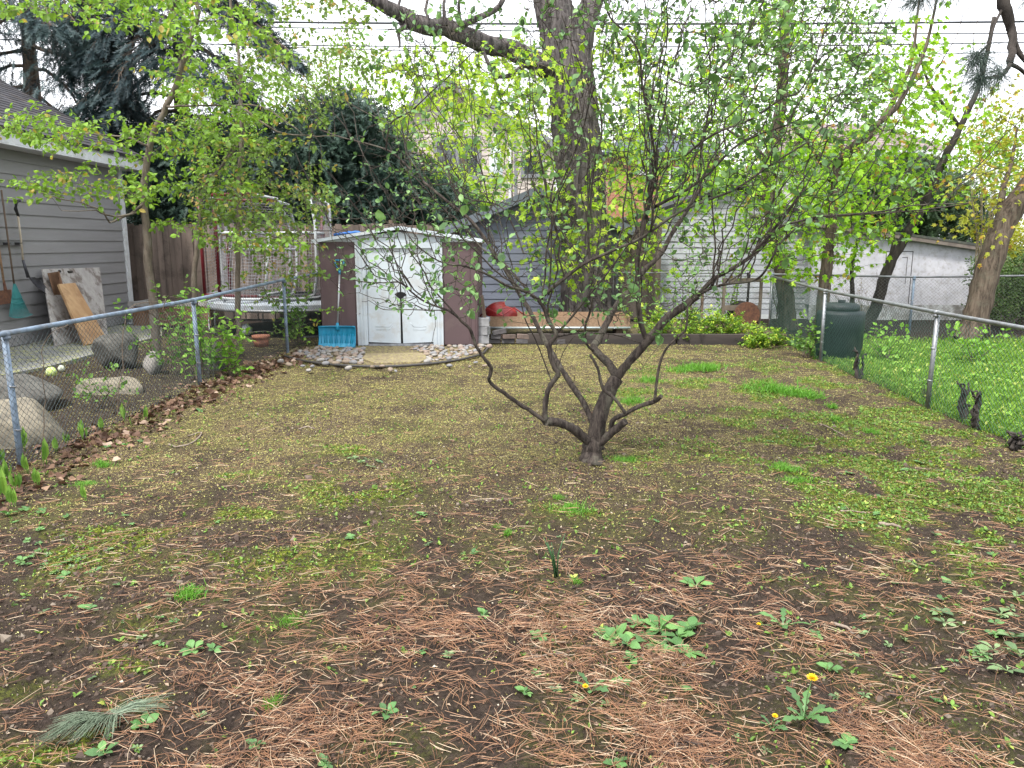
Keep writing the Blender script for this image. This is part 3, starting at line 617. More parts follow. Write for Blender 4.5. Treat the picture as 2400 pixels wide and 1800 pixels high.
# ---------------------------------------------------------------- board fence at the back left
o = thing('board_fence', 'tall weathered vertical board fence behind the garage corner', 'fence', (-8.1, 17.1, 0)); O = np.array(o.location)
t = MB(); x = -10.5
while x < 3.2:
    w_ = random.uniform(.13, .15); dz = random.uniform(-.03, .03); off = 0 if int(x*1000) % 2 else 0
    t.box((x-O[0], 17.1-O[1]+(.0 if int(round(x/.14)) % 2 else .03), .04), (x+w_-O[0], 17.12-O[1]+(.0 if int(round(x/.14)) % 2 else .03), 2.1+dz), tone=random.random()); x += w_*.93
t.build('boards', mat('weathered_board', (.24, .185, .155), (.15, .118, .10), 7, .85, .002, 50, stretch=(1, 1, .12), tonevar=.55, dirt=(.06, .05, .04)), o)
t = MB(); t.box((-.1, .055, .4), (11.2, .09, .5)); t.box((-.1, .055, 1.6), (11.2, .09, 1.7)); t.build('rails', wood_old, o)
for k in range(5): t = MB(); t.box((k*2.4+.6, .09, 0), (k*2.4+.7, .19, 2.2)); t.build('post', wood_old, o)

# ---------------------------------------------------------------- metal garden shed
SX0, SX1, SY, SD, SH = -3.17, -.575, 12.8, 2.1, 1.70
PK = PZ(536, SY); brown = mat('brown_sheet_metal', (.098, .064, .068), (.084, .056, .06), 3, .5, .0008, 12, dirt=(.16, .12, .11), dscale=3, damt=.25, spec=.4)
shw = mat('white_sheet_metal', (.50, .555, .60), (.45, .50, .545), 3, .45, .0006, 10, dirt=(.36, .32, .27), dscale=3.5, damt=.35, spec=.45)
o = thing('garden_shed', 'brown metal garden shed with white double doors and low gable', 'shed', (SX0, SY, 0)); O = np.array(o.location); W = SX1-SX0
DX0 = PX(841, SY)-SX0; DX1 = PX(1031, SY)-SX0; SE = PZ(567, SY)
def ribs(mb, x0, x1, y, z0, z1, ribsx, axis='x'):
    """sheet with pressed ribs"""
    if axis == 'x':
        mb.box((x0, y, z0), (x1, y+.02, z1))
        for r_ in ribsx: mb.polys([(r_-.018, y, z0), (r_-.006, y-.014, z0), (r_+.006, y-.014, z0), (r_+.018, y, z0), (r_-.018, y, z1), (r_-.006, y-.014, z1), (r_+.006, y-.014, z1), (r_+.018, y, z1)], [[0, 1, 5, 4], [1, 2, 6, 5], [2, 3, 7, 6]])
    else:
        mb.box((y-.02, x0, z0), (y, x1, z1))
        for r_ in ribsx: mb.polys([(y, r_-.018, z0), (y+.014, r_-.006, z0), (y+.014, r_+.006, z0), (y, r_+.018, z0), (y, r_-.018, z1), (y+.014, r_-.006, z1), (y+.014, r_+.006, z1), (y, r_+.018, z1)], [[0, 1, 5, 4], [1, 2, 6, 5], [2, 3, 7, 6]])
t = MB(); ribs(t, 0, DX0, 0, .03, SE, [.02, .30, DX0-.05]); ribs(t, DX1, W, 0, .03, SE, [DX1+.04, DX1+.50, W-.02])
ribs(t, 0.02, SD, W, .03, SE-.02, [.1, .35, .6, .85, 1.1, 1.35, 1.6, 1.85], 'y'); t.box((0, .02, .03), (.02, SD, SE-.02)); t.box((0, SD, .03), (W, SD+.02, SE)); t.build('wall', brown, o)
t = MB(); xm = PX(938, SY)-SX0; zt = PK-.05
gv = [(-.02, -.012, SE), (W+.02, -.012, SE), (W+.02, -.012, SE+.015), (xm, -.012, zt), (-.02, -.012, SE+.015)]; gv2 = [(a, .01, c) for a, b, c in gv]
t.polys(gv+gv2, [[4, 3, 2, 1, 0], [5, 6, 7, 8, 9], [0, 1, 6, 5]]); t.box((xm-.004, -.016, SE+.02), (xm+.004, -.0125, zt-.03), tone=0); t.build('gable_panel', shw, o)
t = MB()
for xx in (DX0-.04, DX0+.02, DX0+.075, DX1-.04, DX1+.02, DX1-.09):
    w_ = .03; t.box((xx, -.035, .02), (xx+w_, -.002, SE-.002))
t.box((DX0-.04, -.022, .02), (DX0+.13, -.001, SE-.003)); t.box((DX1-.12, -.022, .02), (DX1+.05, -.001, SE-.003)); t.box((DX0+.13, -.03, SE-.10), (DX1-.12, -.002, SE-.003)); t.build('door_frame', shw, o)
a0, a1 = DX0+.132, DX1-.122; mid = (a0+a1)/2+.01
t = MB(); t.box((a0+.01, .03, .04), (a1-.01, .035, 1.5)); t.build('interior_shade_sheet', mat('interior_shade_sheet', (.01, .01, .01)), o)  # near-black sheet behind the doors; shade inside the shed put into its colour
for k, (x0, x1, sk) in enumerate(((a0, mid-.004, -.022), (mid+.004, a1, .022))):
    t = MB(); zt0 = SE-.102
    if k == 0: v = [(x0, .012, .07), (x1-.012, .012, .05), (x1, .012, zt0), (x0, .012, zt0)]
    else: v = [(x0+.020, .012, .05), (x1, .012, .07), (x1, .012, zt0), (x0, .012, zt0)]
    t.add(v+[(a, b+.012, c) for a, b, c in v], np.array([[0, 1, 2, 3], [7, 6, 5, 4], [0, 4, 5, 1], [1, 5, 6, 2], [2, 6, 7, 3], [3, 7, 4, 0]]))
    lx0, lx1 = (x0+.12, x1-.20) if k == 0 else (x0+.20, x1-.12)
    for z in (.28, .33):   # pressed ornament near the bottom
        t.tube([(lx0, .012, z), (lx1, .012, z), ((lx1+.06) if k == 0 else lx1, .012, z+(.06 if k == 0 else 0))], .006, 5)
    if k == 1: t.tube([(lx0, .012, .33), (lx0-.06, .012, .40)], .006, 5)
    d = t.build('door', shw, o, label=('left' if k == 0 else 'right')+' leaf of the scuffed white shed door')
t = MB(); zh = PZ(692, SY); cx_ = mid; t.polys([(cx_+.10*math.cos(a)*(1 if math.sin(a) > -.1 else .6), .004, zh+.055*math.sin(a)) for a in np.linspace(0, 2*np.pi, 20)[:-1]]+[(cx_+.10*math.cos(a)*(1 if math.sin(a) > -.1 else .6), .012, zh+.055*math.sin(a)) for a in np.linspace(0, 2*np.pi, 20)[:-1]], [list(range(19)), list(range(19, 38))]+[[k, (k+1) % 19, 19+(k+1) % 19, 19+k] for k in range(19)]); t.build('hand_hole_shade', mat('hole_shade_black', (.012, .012, .014)), o)  # black plate on the doors; shade of the opening put into its colour
t = MB(); t.box((a0, -.03, .0), (a1, .012, .045)); t.build('threshold', mat('grey_channel', (.33, .35, .38), (.2, .2, .22), 12, .5, metal=.4), o)
t = MB(); ex0, ex1 = PX(737, SY)-SX0, PX(1140, SY)-SX0; zl = PZ(568, SY)-.0
for sx, xe in ((-1, ex0), (1, ex1)):
    roofslab(t, (xe, -.07, zl), (xe, SD+.07, zl), (xm, SD+.07, PK), (xm, -.07, PK), .028)
    L_ = abs(xm-xe)
    for k in range(9):
        y = .1+k*.24; t.obox((xe, y, zl+.034), (xm, y, PK+.034), .03, .02)
t.build('roof', shw, o)
t = MB()
for xe in (ex0, ex1): t.obox((xe, -.085, zl+.012), (xm, -.085, PK+.012), .025, .05)
t.build('roof_edge', shw, o)
t = MB()
for xx in (DX0+.0, DX0+.02, DX1-.03, DX1-.01, .30, DX0-.05): 
    for z in ((SE+.03, SE+.055) if xx > .9 else (1.0, .55)): t.tube([(xx, -.03, z), (xx, -.012, z)], .009, 6)
t.build('screws', galv, o)
# snow shovel
bl = mat('bright_blue_plastic', (.012, .24, .40), (.010, .19, .34), 6, .42, dirt=(.03, .12, .18), damt=.4, spec=.45)
b0 = P(791, 820, SY-.32); b0[2] = 0; o = thing('snow_shovel', 'bright blue snow shovel standing upside up against the brown shed', 'snow shovel', b0); O = np.array(o.location)
bw = (832-746)/FPX*12.45; t = MB(); V = []
for r_, (z, y) in enumerate(((.0, .0), (.06, .045), (.18, .085), (.30, .075), (.335, .05))):
    for c_ in range(15): f = c_/14*2-1; V.append((f*bw/2*(1.0 if r_ else 1.01), y-.055*abs(f)**3-(.010 if (c_ % 2 and r_ in (1, 2)) else 0), z+.03))
V = np.array(V); F = np.array([(r_*15+c_, r_*15+c_+1, r_*15+c_+16, r_*15+c_+15) for r_ in range(4) for c_ in range(14)])
t.add(np.r_[V, V+[0, .007, 0]], np.r_[F, F[:, ::-1]+75]); t.tube(V[60:]+[0, .003, 0], .011, 6); t.tube(V[[0, 15, 30, 45, 60]]+[0, .003, 0], .008, 6); t.tube(V[[14, 29, 44, 59, 74]]+[0, .003, 0], .008, 6)
for c_ in range(1, 14): t.tube([V[15+c_]+[0, -.004, 0], V[30+c_]+[0, -.004, .03]], .006, 5)
t.tube([(-.0, .06, .30), (.0, .07, .42)], [.035, .02], 8); t.build('blade', bl, o, bevel=0)
top = P(796, 640, SY-.06)-O; s0 = np.array([0, .07, .38]); t = MB(); t.tube([s0, top], .015, 8); t.build('shaft', mat('grey_tube', (.42, .43, .45), (.34, .35, .36), 30, .35, metal=.5), o)
t = MB(); u_ = unit(top-s0); t.tube([top-u_*.02, top+u_*.05], [.02, .024], 8); q = top+u_*.04
t.tube([q, q+[-.045, 0, .06], q+[-.075, 0, .14], q+[-.065, 0, .17], q+[.065, 0, .17], q+[.075, 0, .14], q+[.045, 0, .06], q], .014, 8); t.build('handle', bl, o)

# pebble bed in front of the shed
edg = mat('black_edging', (.045, .042, .042), (.07, .065, .06), 20, .5, .001, 40)
pts = [G(px, py)+[0, 0, .025] for px, py in ((668, 838), (720, 851), (800, 860), (900, 863), (1000, 857), (1080, 846), (1130, 832), (1143, 818))]
sk = Skel(); e = sk.stem(pts, .02, .02, 5); t = MB(); t.tube(e, .018, 8); t.tube(e+[0, .035, -.01], .015, 6)
t.build('bed_edging', edg, label='curved dark edging strip around the pebble bed by the shed', cat='edging')
sand = MB(); outl = np.array([G(px, py) for px, py in ((672, 832), (720, 849), (800, 858), (900, 861), (1000, 855), (1080, 844), (1128, 830), (1140, 815), (760, 813), (690, 818))]); outl[:, 2] = .022
sand.polys(np.r_[outl, outl-[0, 0, .06]], [list(range(10))]+[[k, k+10, (k+1) % 10+10, (k+1) % 10] for k in range(10)])
sand.build('path', mat('sandy_bed', (.17, .13, .085), (.055, .042, .034), 22, .95, .006, 60, dirt=(.36, .33, .10), dscale=30, damt=.7), kind='structure')
fs = MB(); fsv = np.array([G(px, py) for px, py in ((858, 835), (990, 833), (1005, 845), (985, 855), (880, 858), (848, 846))]); fsv[:, 2] = .026; fs.polys(np.r_[fsv+[0, 0, .02], fsv-[0, 0, .02]], [list(range(6))]+[[k, k+6, (k+1) % 6+6, (k+1) % 6] for k in range(6)])
fs.build('stepping_slab', mat('sandstone_slab', (.25, .20, .13), (.13, .10, .07), 14, .9, .003, 60, dirt=(.38, .35, .10), dscale=35, damt=.6), label='flat tan stepping slab set before the shed door', cat='slab', bevel=.008)
def pebble_data(seed, m_, res=8, amp=.13, asp=(1, .75, .5)):
    r_ = np.random.default_rng(seed); V = []; F = []; nr = res; ns = res+4
    ph = r_.uniform(0, 6, 6)
    for i_ in range(nr+1):
        la = math.pi*i_/nr-math.pi/2
        for j_ in range(ns):
            lo = 2*math.pi*j_/ns; k = 1+amp*(math.sin(2*lo+ph[0])*math.cos(la)+math.sin(3*lo+ph[1])*math.cos(la)*.5+math.sin(2*la+ph[2])*.6+.4*math.sin(5*lo+ph[3]+3*la))
            V.append((math.cos(la)*math.cos(lo)*k*asp[0], math.cos(la)*math.sin(lo)*k*asp[1], math.sin(la)*k*asp[2]))
    for i_ in range(nr):
        for j_ in range(ns): F.append((i_*ns+j_, i_*ns+(j_+1) % ns, (i_+1)*ns+(j_+1) % ns, (i_+1)*ns+j_))
    mb_ = MB(); mb_.add(V, np.array(F), smooth=True); return mb_.data('pebble', m_)
pms = [mat('pale_pebble', (.31, .295, .275), (.22, .205, .19), 20, .75, .002, 50), mat('tan_pebble', (.26, .205, .15), (.19, .15, .12), 20, .8, .002, 50), mat('grey_pebble', (.23, .23, .24), (.17, .165, .17), 20, .8, .002, 50), mat('pinkish_pebble', (.28, .215, .18), (.20, .16, .14), 20, .8, .002, 50)]
datas = [pebble_data(k, pms[k % 4]) for k in range(12)]
placed = []; tries = 0
def inpoly(px, py, poly):
    ins = False; j = len(poly)-1
    for i_ in range(len(poly)):
        a, b = poly[i_], poly[j]
        if (a[1] > py) != (b[1] > py) and px < (b[0]-a[0])*(py-a[1])/(b[1]-a[1])+a[0]: ins = not ins
        j = i_
    return ins
PL = [(690, 835), (730, 848), (800, 856), (860, 858), (850, 840), (860, 822), (760, 815), (700, 825)]; PR = [(960, 822), (1000, 836), (1000, 854), (1080, 843), (1125, 830), (1138, 815), (980, 815)]
while len(placed) < 260 and tries < 60000:
    tries += 1; r_ = random.random()
    if r_ < .47: px, py = random.uniform(685, 865), random.uniform(812, 860); ok = inpoly(px, py, PL)
    elif r_ < .93: px, py = random.uniform(955, 1140), random.uniform(812, 857); ok = inpoly(px, py, PR)
    else: px, py = random.uniform(655, 1150), random.uniform(815, 880); ok = not (840 < px < 1005 and py < 860)
    if not ok: continue
    p = G(px, py); s = random.uniform(.026, .062)
    if any((p[0]-a)**2+(p[1]-b)**2 < ((s+c)*.72)**2 for a, b, c in placed): continue
    placed.append((p[0], p[1], s)); o = bpy.data.objects.new('pebble', datas[random.randrange(12)]); COL.objects.link(o); o.location = (p[0], p[1], .022+s*.35); o.scale = (s, s, s*random.uniform(.8, 1.2)); o.rotation_euler = (random.gauss(0, .2), random.gauss(0, .2), random.uniform(0, 6.28))
    tag(o, 'rounded river pebble in the bed before the brown shed', 'pebble', 'river pebbles before the shed')
# ---------------------------------------------------------------- neighbour's side: boulders, path, balls
def boulder(name, label, c, r, seed, m_, sub=4, flat=.0, rz=0, tilt=0):
    r_ = np.random.default_rng(seed); import bmesh
    bm = bmesh.new(); bmesh.ops.create_icosphere(bm, subdivisions=sub, radius=1)
    dirs = unit(r_.normal(0, 1, (9, 3))); cut = r_.uniform(.60, .88, 9)
    for v in bm.verts:
        p = np.array(v.co); 
        for d, q in zip(dirs, cut):
            s = p@d
            if s > q: p = p-d*(s-q)*.96
        if flat and p[2] > flat: p[2] = flat+(p[2]-flat)*.12
        n_ = .035*math.sin(5*p[0]+seed)*math.cos(6*p[1])+.02*math.sin(13*p[0]+9*p[2])
        v.co = p*(1+n_)
    me = bpy.data.meshes.new(name); bm.to_mesh(me); bm.free(); me.materials.append(m_)
    for p in me.polygons: p.use_smooth = True
    o = bpy.data.objects.new(name, me); COL.objects.link(o); o.location = c; o.scale = r; o.rotation_euler = (tilt, 0, rz); return tag(o, label, 'rock')
st1 = mat('grey_field_stone', (.13, .125, .112), (.07, .066, .06), 7, .9, .012, 18, dirt=(.06, .055, .05), damt=.6); st2 = mat('tan_field_stone', (.25, .22, .165), (.155, .135, .105), 5, .9, .006, 22, dirt=(.12, .11, .09), damt=.6); st3 = mat('speckled_stone', (.30, .28, .26), (.16, .15, .14), 22, .9, .004, 40)
b = G(262, 868); boulder('boulder', 'big dark rounded boulder behind the left fence, below the planks', (b[0], b[1]+.2, .22), (.35, .30, .30), 3, st1, rz=.3)
b = G(238, 920); boulder('boulder', 'low flat-topped tan boulder behind the left fence', (b[0], b[1]+.1, .0), (.50, .30, .24), 8, st2, flat=.55, rz=-.1)
b = G(352, 880); boulder('boulder', 'small speckled upright rock beside the big dark boulder', (b[0], b[1]+.1, .12), (.13, .14, .19), 5, st3, 3)
b = G(40, 1060); boulder('boulder', 'large pale boulder at the left edge behind the fence post', (b[0]-.42, b[1]+.45, .03), (.52, .42, .34), 12, st2, rz=.5)
b = G(20, 985); boulder('boulder', 'dull grey boulder at the far left edge, behind the pale boulder', (b[0]-.3, b[1]+.6, .05), (.5, .4, .30), 17, st1)
b = G(450, 885); boulder('boulder', 'dark stone half hidden behind the second post of the left fence', (b[0]-.02, b[1]+.7, .05), (.22, .2, .36), 21, st1, 3)
pm = mat('concrete_path', (.24, .24, .245), (.17, .17, .175), 6, .9, .003, 60, dirt=(.42, .42, .10), dscale=14, damt=.7)
t = MB(); q = [G(-260, 905), G(0, 885), G(120, 862), G(205, 838), G(300, 810), G(380, 790), G(380, 770), G(318, 762), G(-260, 800)]; q = np.array(q); q[:, 2] = .03; q[6:, 0] = np.minimum(q[6:, 0], 99)
t.polys(np.r_[q, q-[0, 0, .06]], [list(range(9))]+[[k, k+9, (k+1) % 9+9, (k+1) % 9] for k in range(9)]); t.build('path', pm, kind='structure')
def ball(name, label, cat, c, r, m_):
    t = MB(); rings = 12; V = [(math.cos(math.pi*i_/rings-math.pi/2)*math.cos(j_*math.pi/10)*r, math.cos(math.pi*i_/rings-math.pi/2)*math.sin(j_*math.pi/10)*r, math.sin(math.pi*i_/rings-math.pi/2)*r) for i_ in range(rings+1) for j_ in range(20)]
    t.add(V, np.array([(i_*20+j_, i_*20+(j_+1) % 20, (i_+1)*20+(j_+1) % 20, (i_+1)*20+j_) for i_ in range(rings) for j_ in range(20)]), smooth=True)
    o = t.build(name, m_, label=label, cat=cat); o.location = c; return o
def seam_mat(name, base, seam, sc, wd):
    m_, N_, L_, B_ = nodes(name); v_ = N_.new('ShaderNodeTexVoronoi'); v_.feature = 'DISTANCE_TO_EDGE'; v_.inputs['Scale'].default_value = sc; t_ = N_.new('ShaderNodeTexCoord'); L_.new(t_.outputs['Object'], v_.inputs['Vector'])
    L_.new(ramp(N_, L_, v_.outputs['Distance'], [(0, seam), (wd, seam), (wd+.02, base)]), B_.inputs['Base Color']); B_.inputs['Roughness'].default_value = .6; return m_
b = G(122, 885); ball('tennis_ball', 'yellow green tennis ball beside the concrete path', 'ball', (b[0], b[1], .075), .065, seam_mat('tennis_felt', (.46, .58, .16), (.55, .6, .4), 9, .02))
b = G(145, 872); ball('ball', 'small pale white ball behind the tennis ball', 'ball', (b[0], b[1], .05), .045, seam_mat('white_felt', (.52, .56, .42), (.4, .4, .38), 12, .02))
b = G(578, 788); ball('football', 'white football lying on the soil behind the left fence', 'ball', (b[0], b[1], .12), .11, seam_mat('football_leather', (.62, .66, .68), (.20, .25, .30), 11, .03))
b = G(613, 812); t = MB(); terr = mat('terracotta', (.36, .15, .09), (.26, .10, .065), 12, .85, .002, 60, dirt=(.16, .09, .07))
th = np.arange(16)*2*np.pi/16
for r0, r1, z0, z1 in ((.11, .135, 0, .14), (.15, .15, .14, .19)):
    t.tube([(0, 0, z0), (0, 0, z1)], [r0, r1], 16)
o = t.build('flower_pot', terr, label='terracotta pot on the soil beside the white football', cat='flower pot'); o.location = b
# timber beam and metal trunk beyond the garage corner
t = MB(); t.box((-.9, -.06, 0), (.9, .06, .10)); t.box((-.85, .1, .0), (-.75, 1.0, .09)); t.box((.7, .1, 0), (.8, 1.0, .09)); o = t.build('pallet', mat('pale_timber', (.36, .35, .34), (.26, .25, .24), 9, .8, .001), label='pale timber frame lying by the garage corner', cat='timber', bevel=.004); o.location = (-7.0, 15.9, .42)
t = MB(); t.box((-.8, -.3, 0), (.8, .5, .38)); o = t.build('timber_stack', pld, label='dark box the pale timber frame rests on', cat='box', bevel=.01); o.location = (-7.0, 16.1, .02)

# ---------------------------------------------------------------- trampoline with stored goals
TC = np.array([-4.25, 15.5, .60]); TR = 1.75
o = thing('trampoline', 'low round trampoline with a pale pad behind the left fence', 'trampoline', (TC[0], TC[1], 0))
ring = lambda r, z, n=48, sy=1.0: np.array([(r*math.cos(a), r*sy*math.sin(a), z) for a in np.linspace(0, 2*np.pi, n)])
t = MB(); a, b = ring(TR, .60), ring(TR-.30, .66); F = np.array([(k, k+1, k+49, k+48) for k in range(47)]); t.add(np.r_[a, b], F, smooth=True); t.add(np.r_[a, a-[0, 0, .10]], F[:, ::-1], smooth=True); t.build('pad', mat('pale_blue_pad', (.36, .40, .45), (.29, .32, .36), 5, .6, dirt=(.3, .3, .3)), o)
t = MB(); t.polys(ring(TR-.30, .62)[:-1], [list(range(47))]); t.build('mat', mat('black_mat', (.02, .02, .022)), o)
t = MB(); t.tube(ring(TR, .50), .026, 8); t.build('rim', galv, o)
for k in range(4):
    a0 = k*math.pi/2+.5; t = MB(); pA = np.array([math.cos(a0-.25)*TR, math.sin(a0-.25)*TR, .5]); pB = np.array([math.cos(a0+.25)*TR, math.sin(a0+.25)*TR, .5]); t.tube([pA, pA*[1, 1, 0]+[0, 0, .03], pB*[1, 1, 0]+[0, 0, .03], pB], .022, 6); t.build('leg', galv, o)
netm = mat('white_net_cord', (.30, .30, .32), (.23, .23, .25), 20, .8); redm = mat('red_frame_paint', (.13, .012, .018), (.09, .01, .014), 8, .4, dirt=(.12, .06, .05), damt=.4); whf = mat('white_frame_tube', (.48, .50, .52), (.38, .40, .42), 8, .5, dirt=(.25, .25, .25), damt=.4)
def net(mb, a, b, c, d, cell=.062, r=.0032, sag=.05):
    """cord grid between four corners (a-b bottom, d-c top)"""
    a, b, c, d = [np.array(q, float) for q in (a, b, c, d)]; nn = unit(np.cross(b-a, d-a)); U = max(2, int(np.linalg.norm(b-a)/cell)); Vn = max(2, int(np.linalg.norm(d-a)/cell))
    ph = random.uniform(0, 6)
    def pt(u, v):
        p = (a*(1-u)+b*u)*(1-v)+(d*(1-u)+c*u)*v; s = math.sin(math.pi*u)*math.sin(math.pi*v)
        return p+nn*sag*s+(b-a)*.006*math.sin(9*v+ph)*s+(d-a)*.010*math.sin(11*u+ph)*s-np.array([0, 0, .035*s])
    for i_ in range(U+1): mb.tube([pt(i_/U, k/12) for k in range(13)], r, 3, cap=False)
    for j_ in range(Vn+1): mb.tube([pt(k/14, j_/Vn) for k in range(15)], r, 3, cap=False)
def goal(label, loc, rot, wide=1.83, high=1.22, dt=.5, db=1.05):
    """frame: red front posts and crossbar, white rear frame; opening faces +y, rear faces -y"""
    o = thing('hockey_goal', label, 'hockey goal', loc, rot=rot, group='street hockey goals stored on the trampoline'); w2 = wide/2
    t = MB(); t.tube([(-w2, 0, 0), (-w2, 0, high)], .032, 8); t.build('post', redm, o); t = MB(); t.tube([(w2, 0, 0), (w2, 0, high)], .032, 8); t.build('post', redm, o); t = MB(); t.tube([(-w2, 0, high), (w2, 0, high)], .032, 8); t.build('crossbar', redm, o)
    t = MB(); t.tube([(-w2, 0, .03), (-w2*.95, -db*.7, .03), (-w2*.5, -db, .03), (w2*.5, -db, .03), (w2*.95, -db*.7, .03), (w2, 0, .03)], .026, 8)
    t.tube([(-w2, 0, high), (-w2*.96, -dt*.8, high), (-w2*.8, -dt, high), (w2*.8, -dt, high), (w2*.96, -dt*.8, high), (w2, 0, high)], .026, 8); t.tube([(0, -dt, high), (0, -db, .03)], .026, 8); t.build('rear_frame', whf, o)
    t = MB(); A = (-w2*.95, -db*.7, .05); Bq = (-w2*.5, -db, .05); C_ = (w2*.5, -db, .05); D = (w2*.95, -db*.7, .05)
    net(t, Bq, C_, (w2*.5, -dt, high), (-w2*.5, -dt, high)); net(t, A, Bq, (-w2*.5, -dt, high), (-w2*.94, -dt*.8, high)); net(t, C_, D, (w2*.94, -dt*.8, high), (w2*.5, -dt, high))
    net(t, (-w2, 0, .03), A, (-w2*.94, -dt*.8, high), (-w2, 0, high)); net(t, D, (w2, 0, .03), (w2, 0, high), (w2*.94, -dt*.8, high)); net(t, (-w2, 0, high), (w2, 0, high), (w2*.8, -dt, high), (-w2*.8, -dt, high), sag=.03); t.build('net', netm, o)
    return o
goal('upright goal seen from behind, white rear bars facing the yard', (-4.55, 15.05, .67), (0, 0, R(4)))
def goal_on_end(label, px, pyt, Y, d, **kw):
    d = unit(np.array([*d, 0.])); X = np.array([0, 0, -1.]); Yl = -d; Zl = np.cross(X, Yl); top = P(px, pyt, Y); c = top-Zl*1.22; c[2] = top[2]-.915
    o = goal(label, (0, 0, 0), (0, 0, 0), **kw); o.matrix_world = Matrix.Translation(Vector(c)) @ Matrix(np.stack([X, Yl, Zl], 1).tolist()).to_4x4(); return o
goal_on_end('goal stood on its end, farthest left, its long red bar by the board fence', 464, 458, 14.6, (.36, .93))
goal_on_end('goal stood on its end, second red bar from the board fence', 500, 470, 14.9, (.05, 1))
goal_on_end('goal stood on its end behind the shed, only its narrow top showing', 752, 470, 15.7, (1, -.05), dt=.17, db=.22)

# covered heap behind the shed
t = MB(); t.box((-.75, -.3, 0), (.75, .5, 1.83), jit=.02); o = t.build('storage_heap', mat('speckled_insulation', (.36, .34, .31), (.12, .11, .10), 30, .9), label='speckled pale heap under a blue tarpaulin behind the brown shed', cat='heap', bevel=.03); o.location = (-2.75, 16.2, 0)
t = MB(); sk = Skel(); e = sk.stem([(-.85, -.35, 1.87), (-.5, -.4, 1.92), (-.1, -.38, 1.90), (.3, -.36, 1.86), (.75, -.36, 1.82)], .03, .03, 5, .008); t.tube(e, .03, 6, knob=.2); e2 = e+[0, .75, .03]
K = len(e); V = np.r_[e+[0, 0, .02], e2]; V[:, 2] += rng.normal(0, .012, len(V)); t.add(V, np.array([(k, k+1, K+k+1, K+k) for k in range(K-1)])); o = t.build('tarpaulin', mat('blue_tarp', (.02, .13, .42), (.02, .09, .30), 6, .5), label='bright blue tarpaulin over the heap behind the shed', cat='tarpaulin'); o.location = (-2.75, 16.2, -.01)

# ---------------------------------------------------------------- right of the shed: box, red cover, bricks, timber edge
def put(px, Y, z=0): return np.array([PX(px, Y, z), Y, z])
xa, xb = PX(1152, 13.5, .5), PX(1474, 13.5, .5)
z0, z1 = PZ(766, 13.5), PZ(742, 13.5)
o = thing('planter_box', 'long shallow tan board box with a pale metal lip, by the brown shed', 'planter box', (xa, 13.5, 0)); W = xb-xa
t = MB(); t.box((0, 0, z0), (W, .025, z1)); t.box((0, .7, z0), (W, .725, z1+.02)); t.box((-.025, 0, z0), (0, .725, z1)); t.box((W, 0, z0), (W+.025, .725, z1)); t.box((0, .025, z0), (W, .7, z0+.02)); t.build('board', mat('orange_particle_board', (.26, .175, .11), (.18, .12, .075), 30, .8, .001, 80, dirt=(.20, .12, .08), dscale=3, damt=.4), o)
t = MB(); t.tube([(-.03, -.02, z0-.015), (W+.03, -.02, z0-.015)], .02, 8); t.build('lip', mat('pale_metal_lip', (.45, .57, .58), (.4, .42, .43), 8, .4, metal=.5), o)
for x in (.15, W/2, W-.15): t = MB(); t.box((x-.05, .1, 0), (x+.05, .6, z0-.002)); t.build('leg', wood_old, o)
rc = mat('red_plastic_cover', (.26, .016, .016), (.17, .011, .012), 8, .4, spec=.5)
o = thing('red_cover', 'crumpled shiny red plastic cover lying on the planter box', 'cover', put(1178, 13.75, z1)); t = MB(); V = []; n1, n2 = 14, 20
for i_ in range(n1+1):
    for j_ in range(n2):
        a = j_*2*math.pi/n2; f = i_/n1; rr = .23*math.cos(f*math.pi/2)**.55*(1+.10*math.sin(3*a+f*3)+.06*math.sin(7*a)); V.append((rr*math.cos(a)*1.25-.06+.10*f, rr*math.sin(a)*.8, .22*math.sin(f*math.pi/2)**.9*(1+.08*math.sin(5*a))-.05*math.cos(a)-.04))
t.add(V, np.array([(i_*n2+j_, i_*n2+(j_+1) % n2, (i_+1)*n2+(j_+1) % n2, (i_+1)*n2+j_) for i_ in range(n1) for j_ in range(n2)]), smooth=True); t.build('shell', rc, o)
t = MB(); t.tube([(-.40, -.2, 0), (-.25, -.27, .14), (0, -.28, .02), (.2, -.26, .16), (.42, -.2, 0)], .014, 6); t.build('rim', rc, o)
bdat = [mat('dark_grey_block', (.10, .095, .098), (.065, .06, .062), 12, .95, .004, 50), mat('grey_block', (.27, .27, .28), (.19, .19, .195), 12, .95, .004, 50), mat('brownish_block', (.15, .11, .095), (.09, .07, .06), 12, .95, .004, 50)]
def block(name, label, cat, group, c, sz, m_, rz=0, ry=0):
    t = MB(); s = np.array(sz)/2; t.box(-s, s, jit=.003); o = t.build(name, m_, label=label, cat=cat, group=group, bevel=.006); o.location = c; o.rotation_euler = (0, ry, rz); return o
for r_ in range(3):
    x = PX(1146, 13.2)+.03*r_
    while x < (PX(1305, 13.2) if r_ else PX(1420, 13.2)):
        w_ = random.uniform(.17, .24)
        if r_ < 2 or random.random() < .75: block('brick', 'dark rough brick in the low loose row under the planter box', 'brick', 'dark bricks stacked under the planter box', (x+w_/2, 13.15+random.gauss(0, .03), .045+r_*.083), (w_, .1, .075), bdat[random.choice((0, 0, 0, 2))], random.gauss(0, .1), random.gauss(0, .12) if r_ == 2 else random.gauss(0, .02))
        x += w_+random.uniform(.005, .03)
for k, lb in enumerate(('bottom pale block of the short column beside the shed', 'middle pale block of the short column beside the shed', 'topmost pale block of the short column beside the shed')):
    block('concrete_block', lb, 'concrete block', None, (PX(1131, 12.9)+random.gauss(0, .01), 13.0, .10+k*.145), (.19, .2, .138), bdat[1], random.gauss(0, .1))
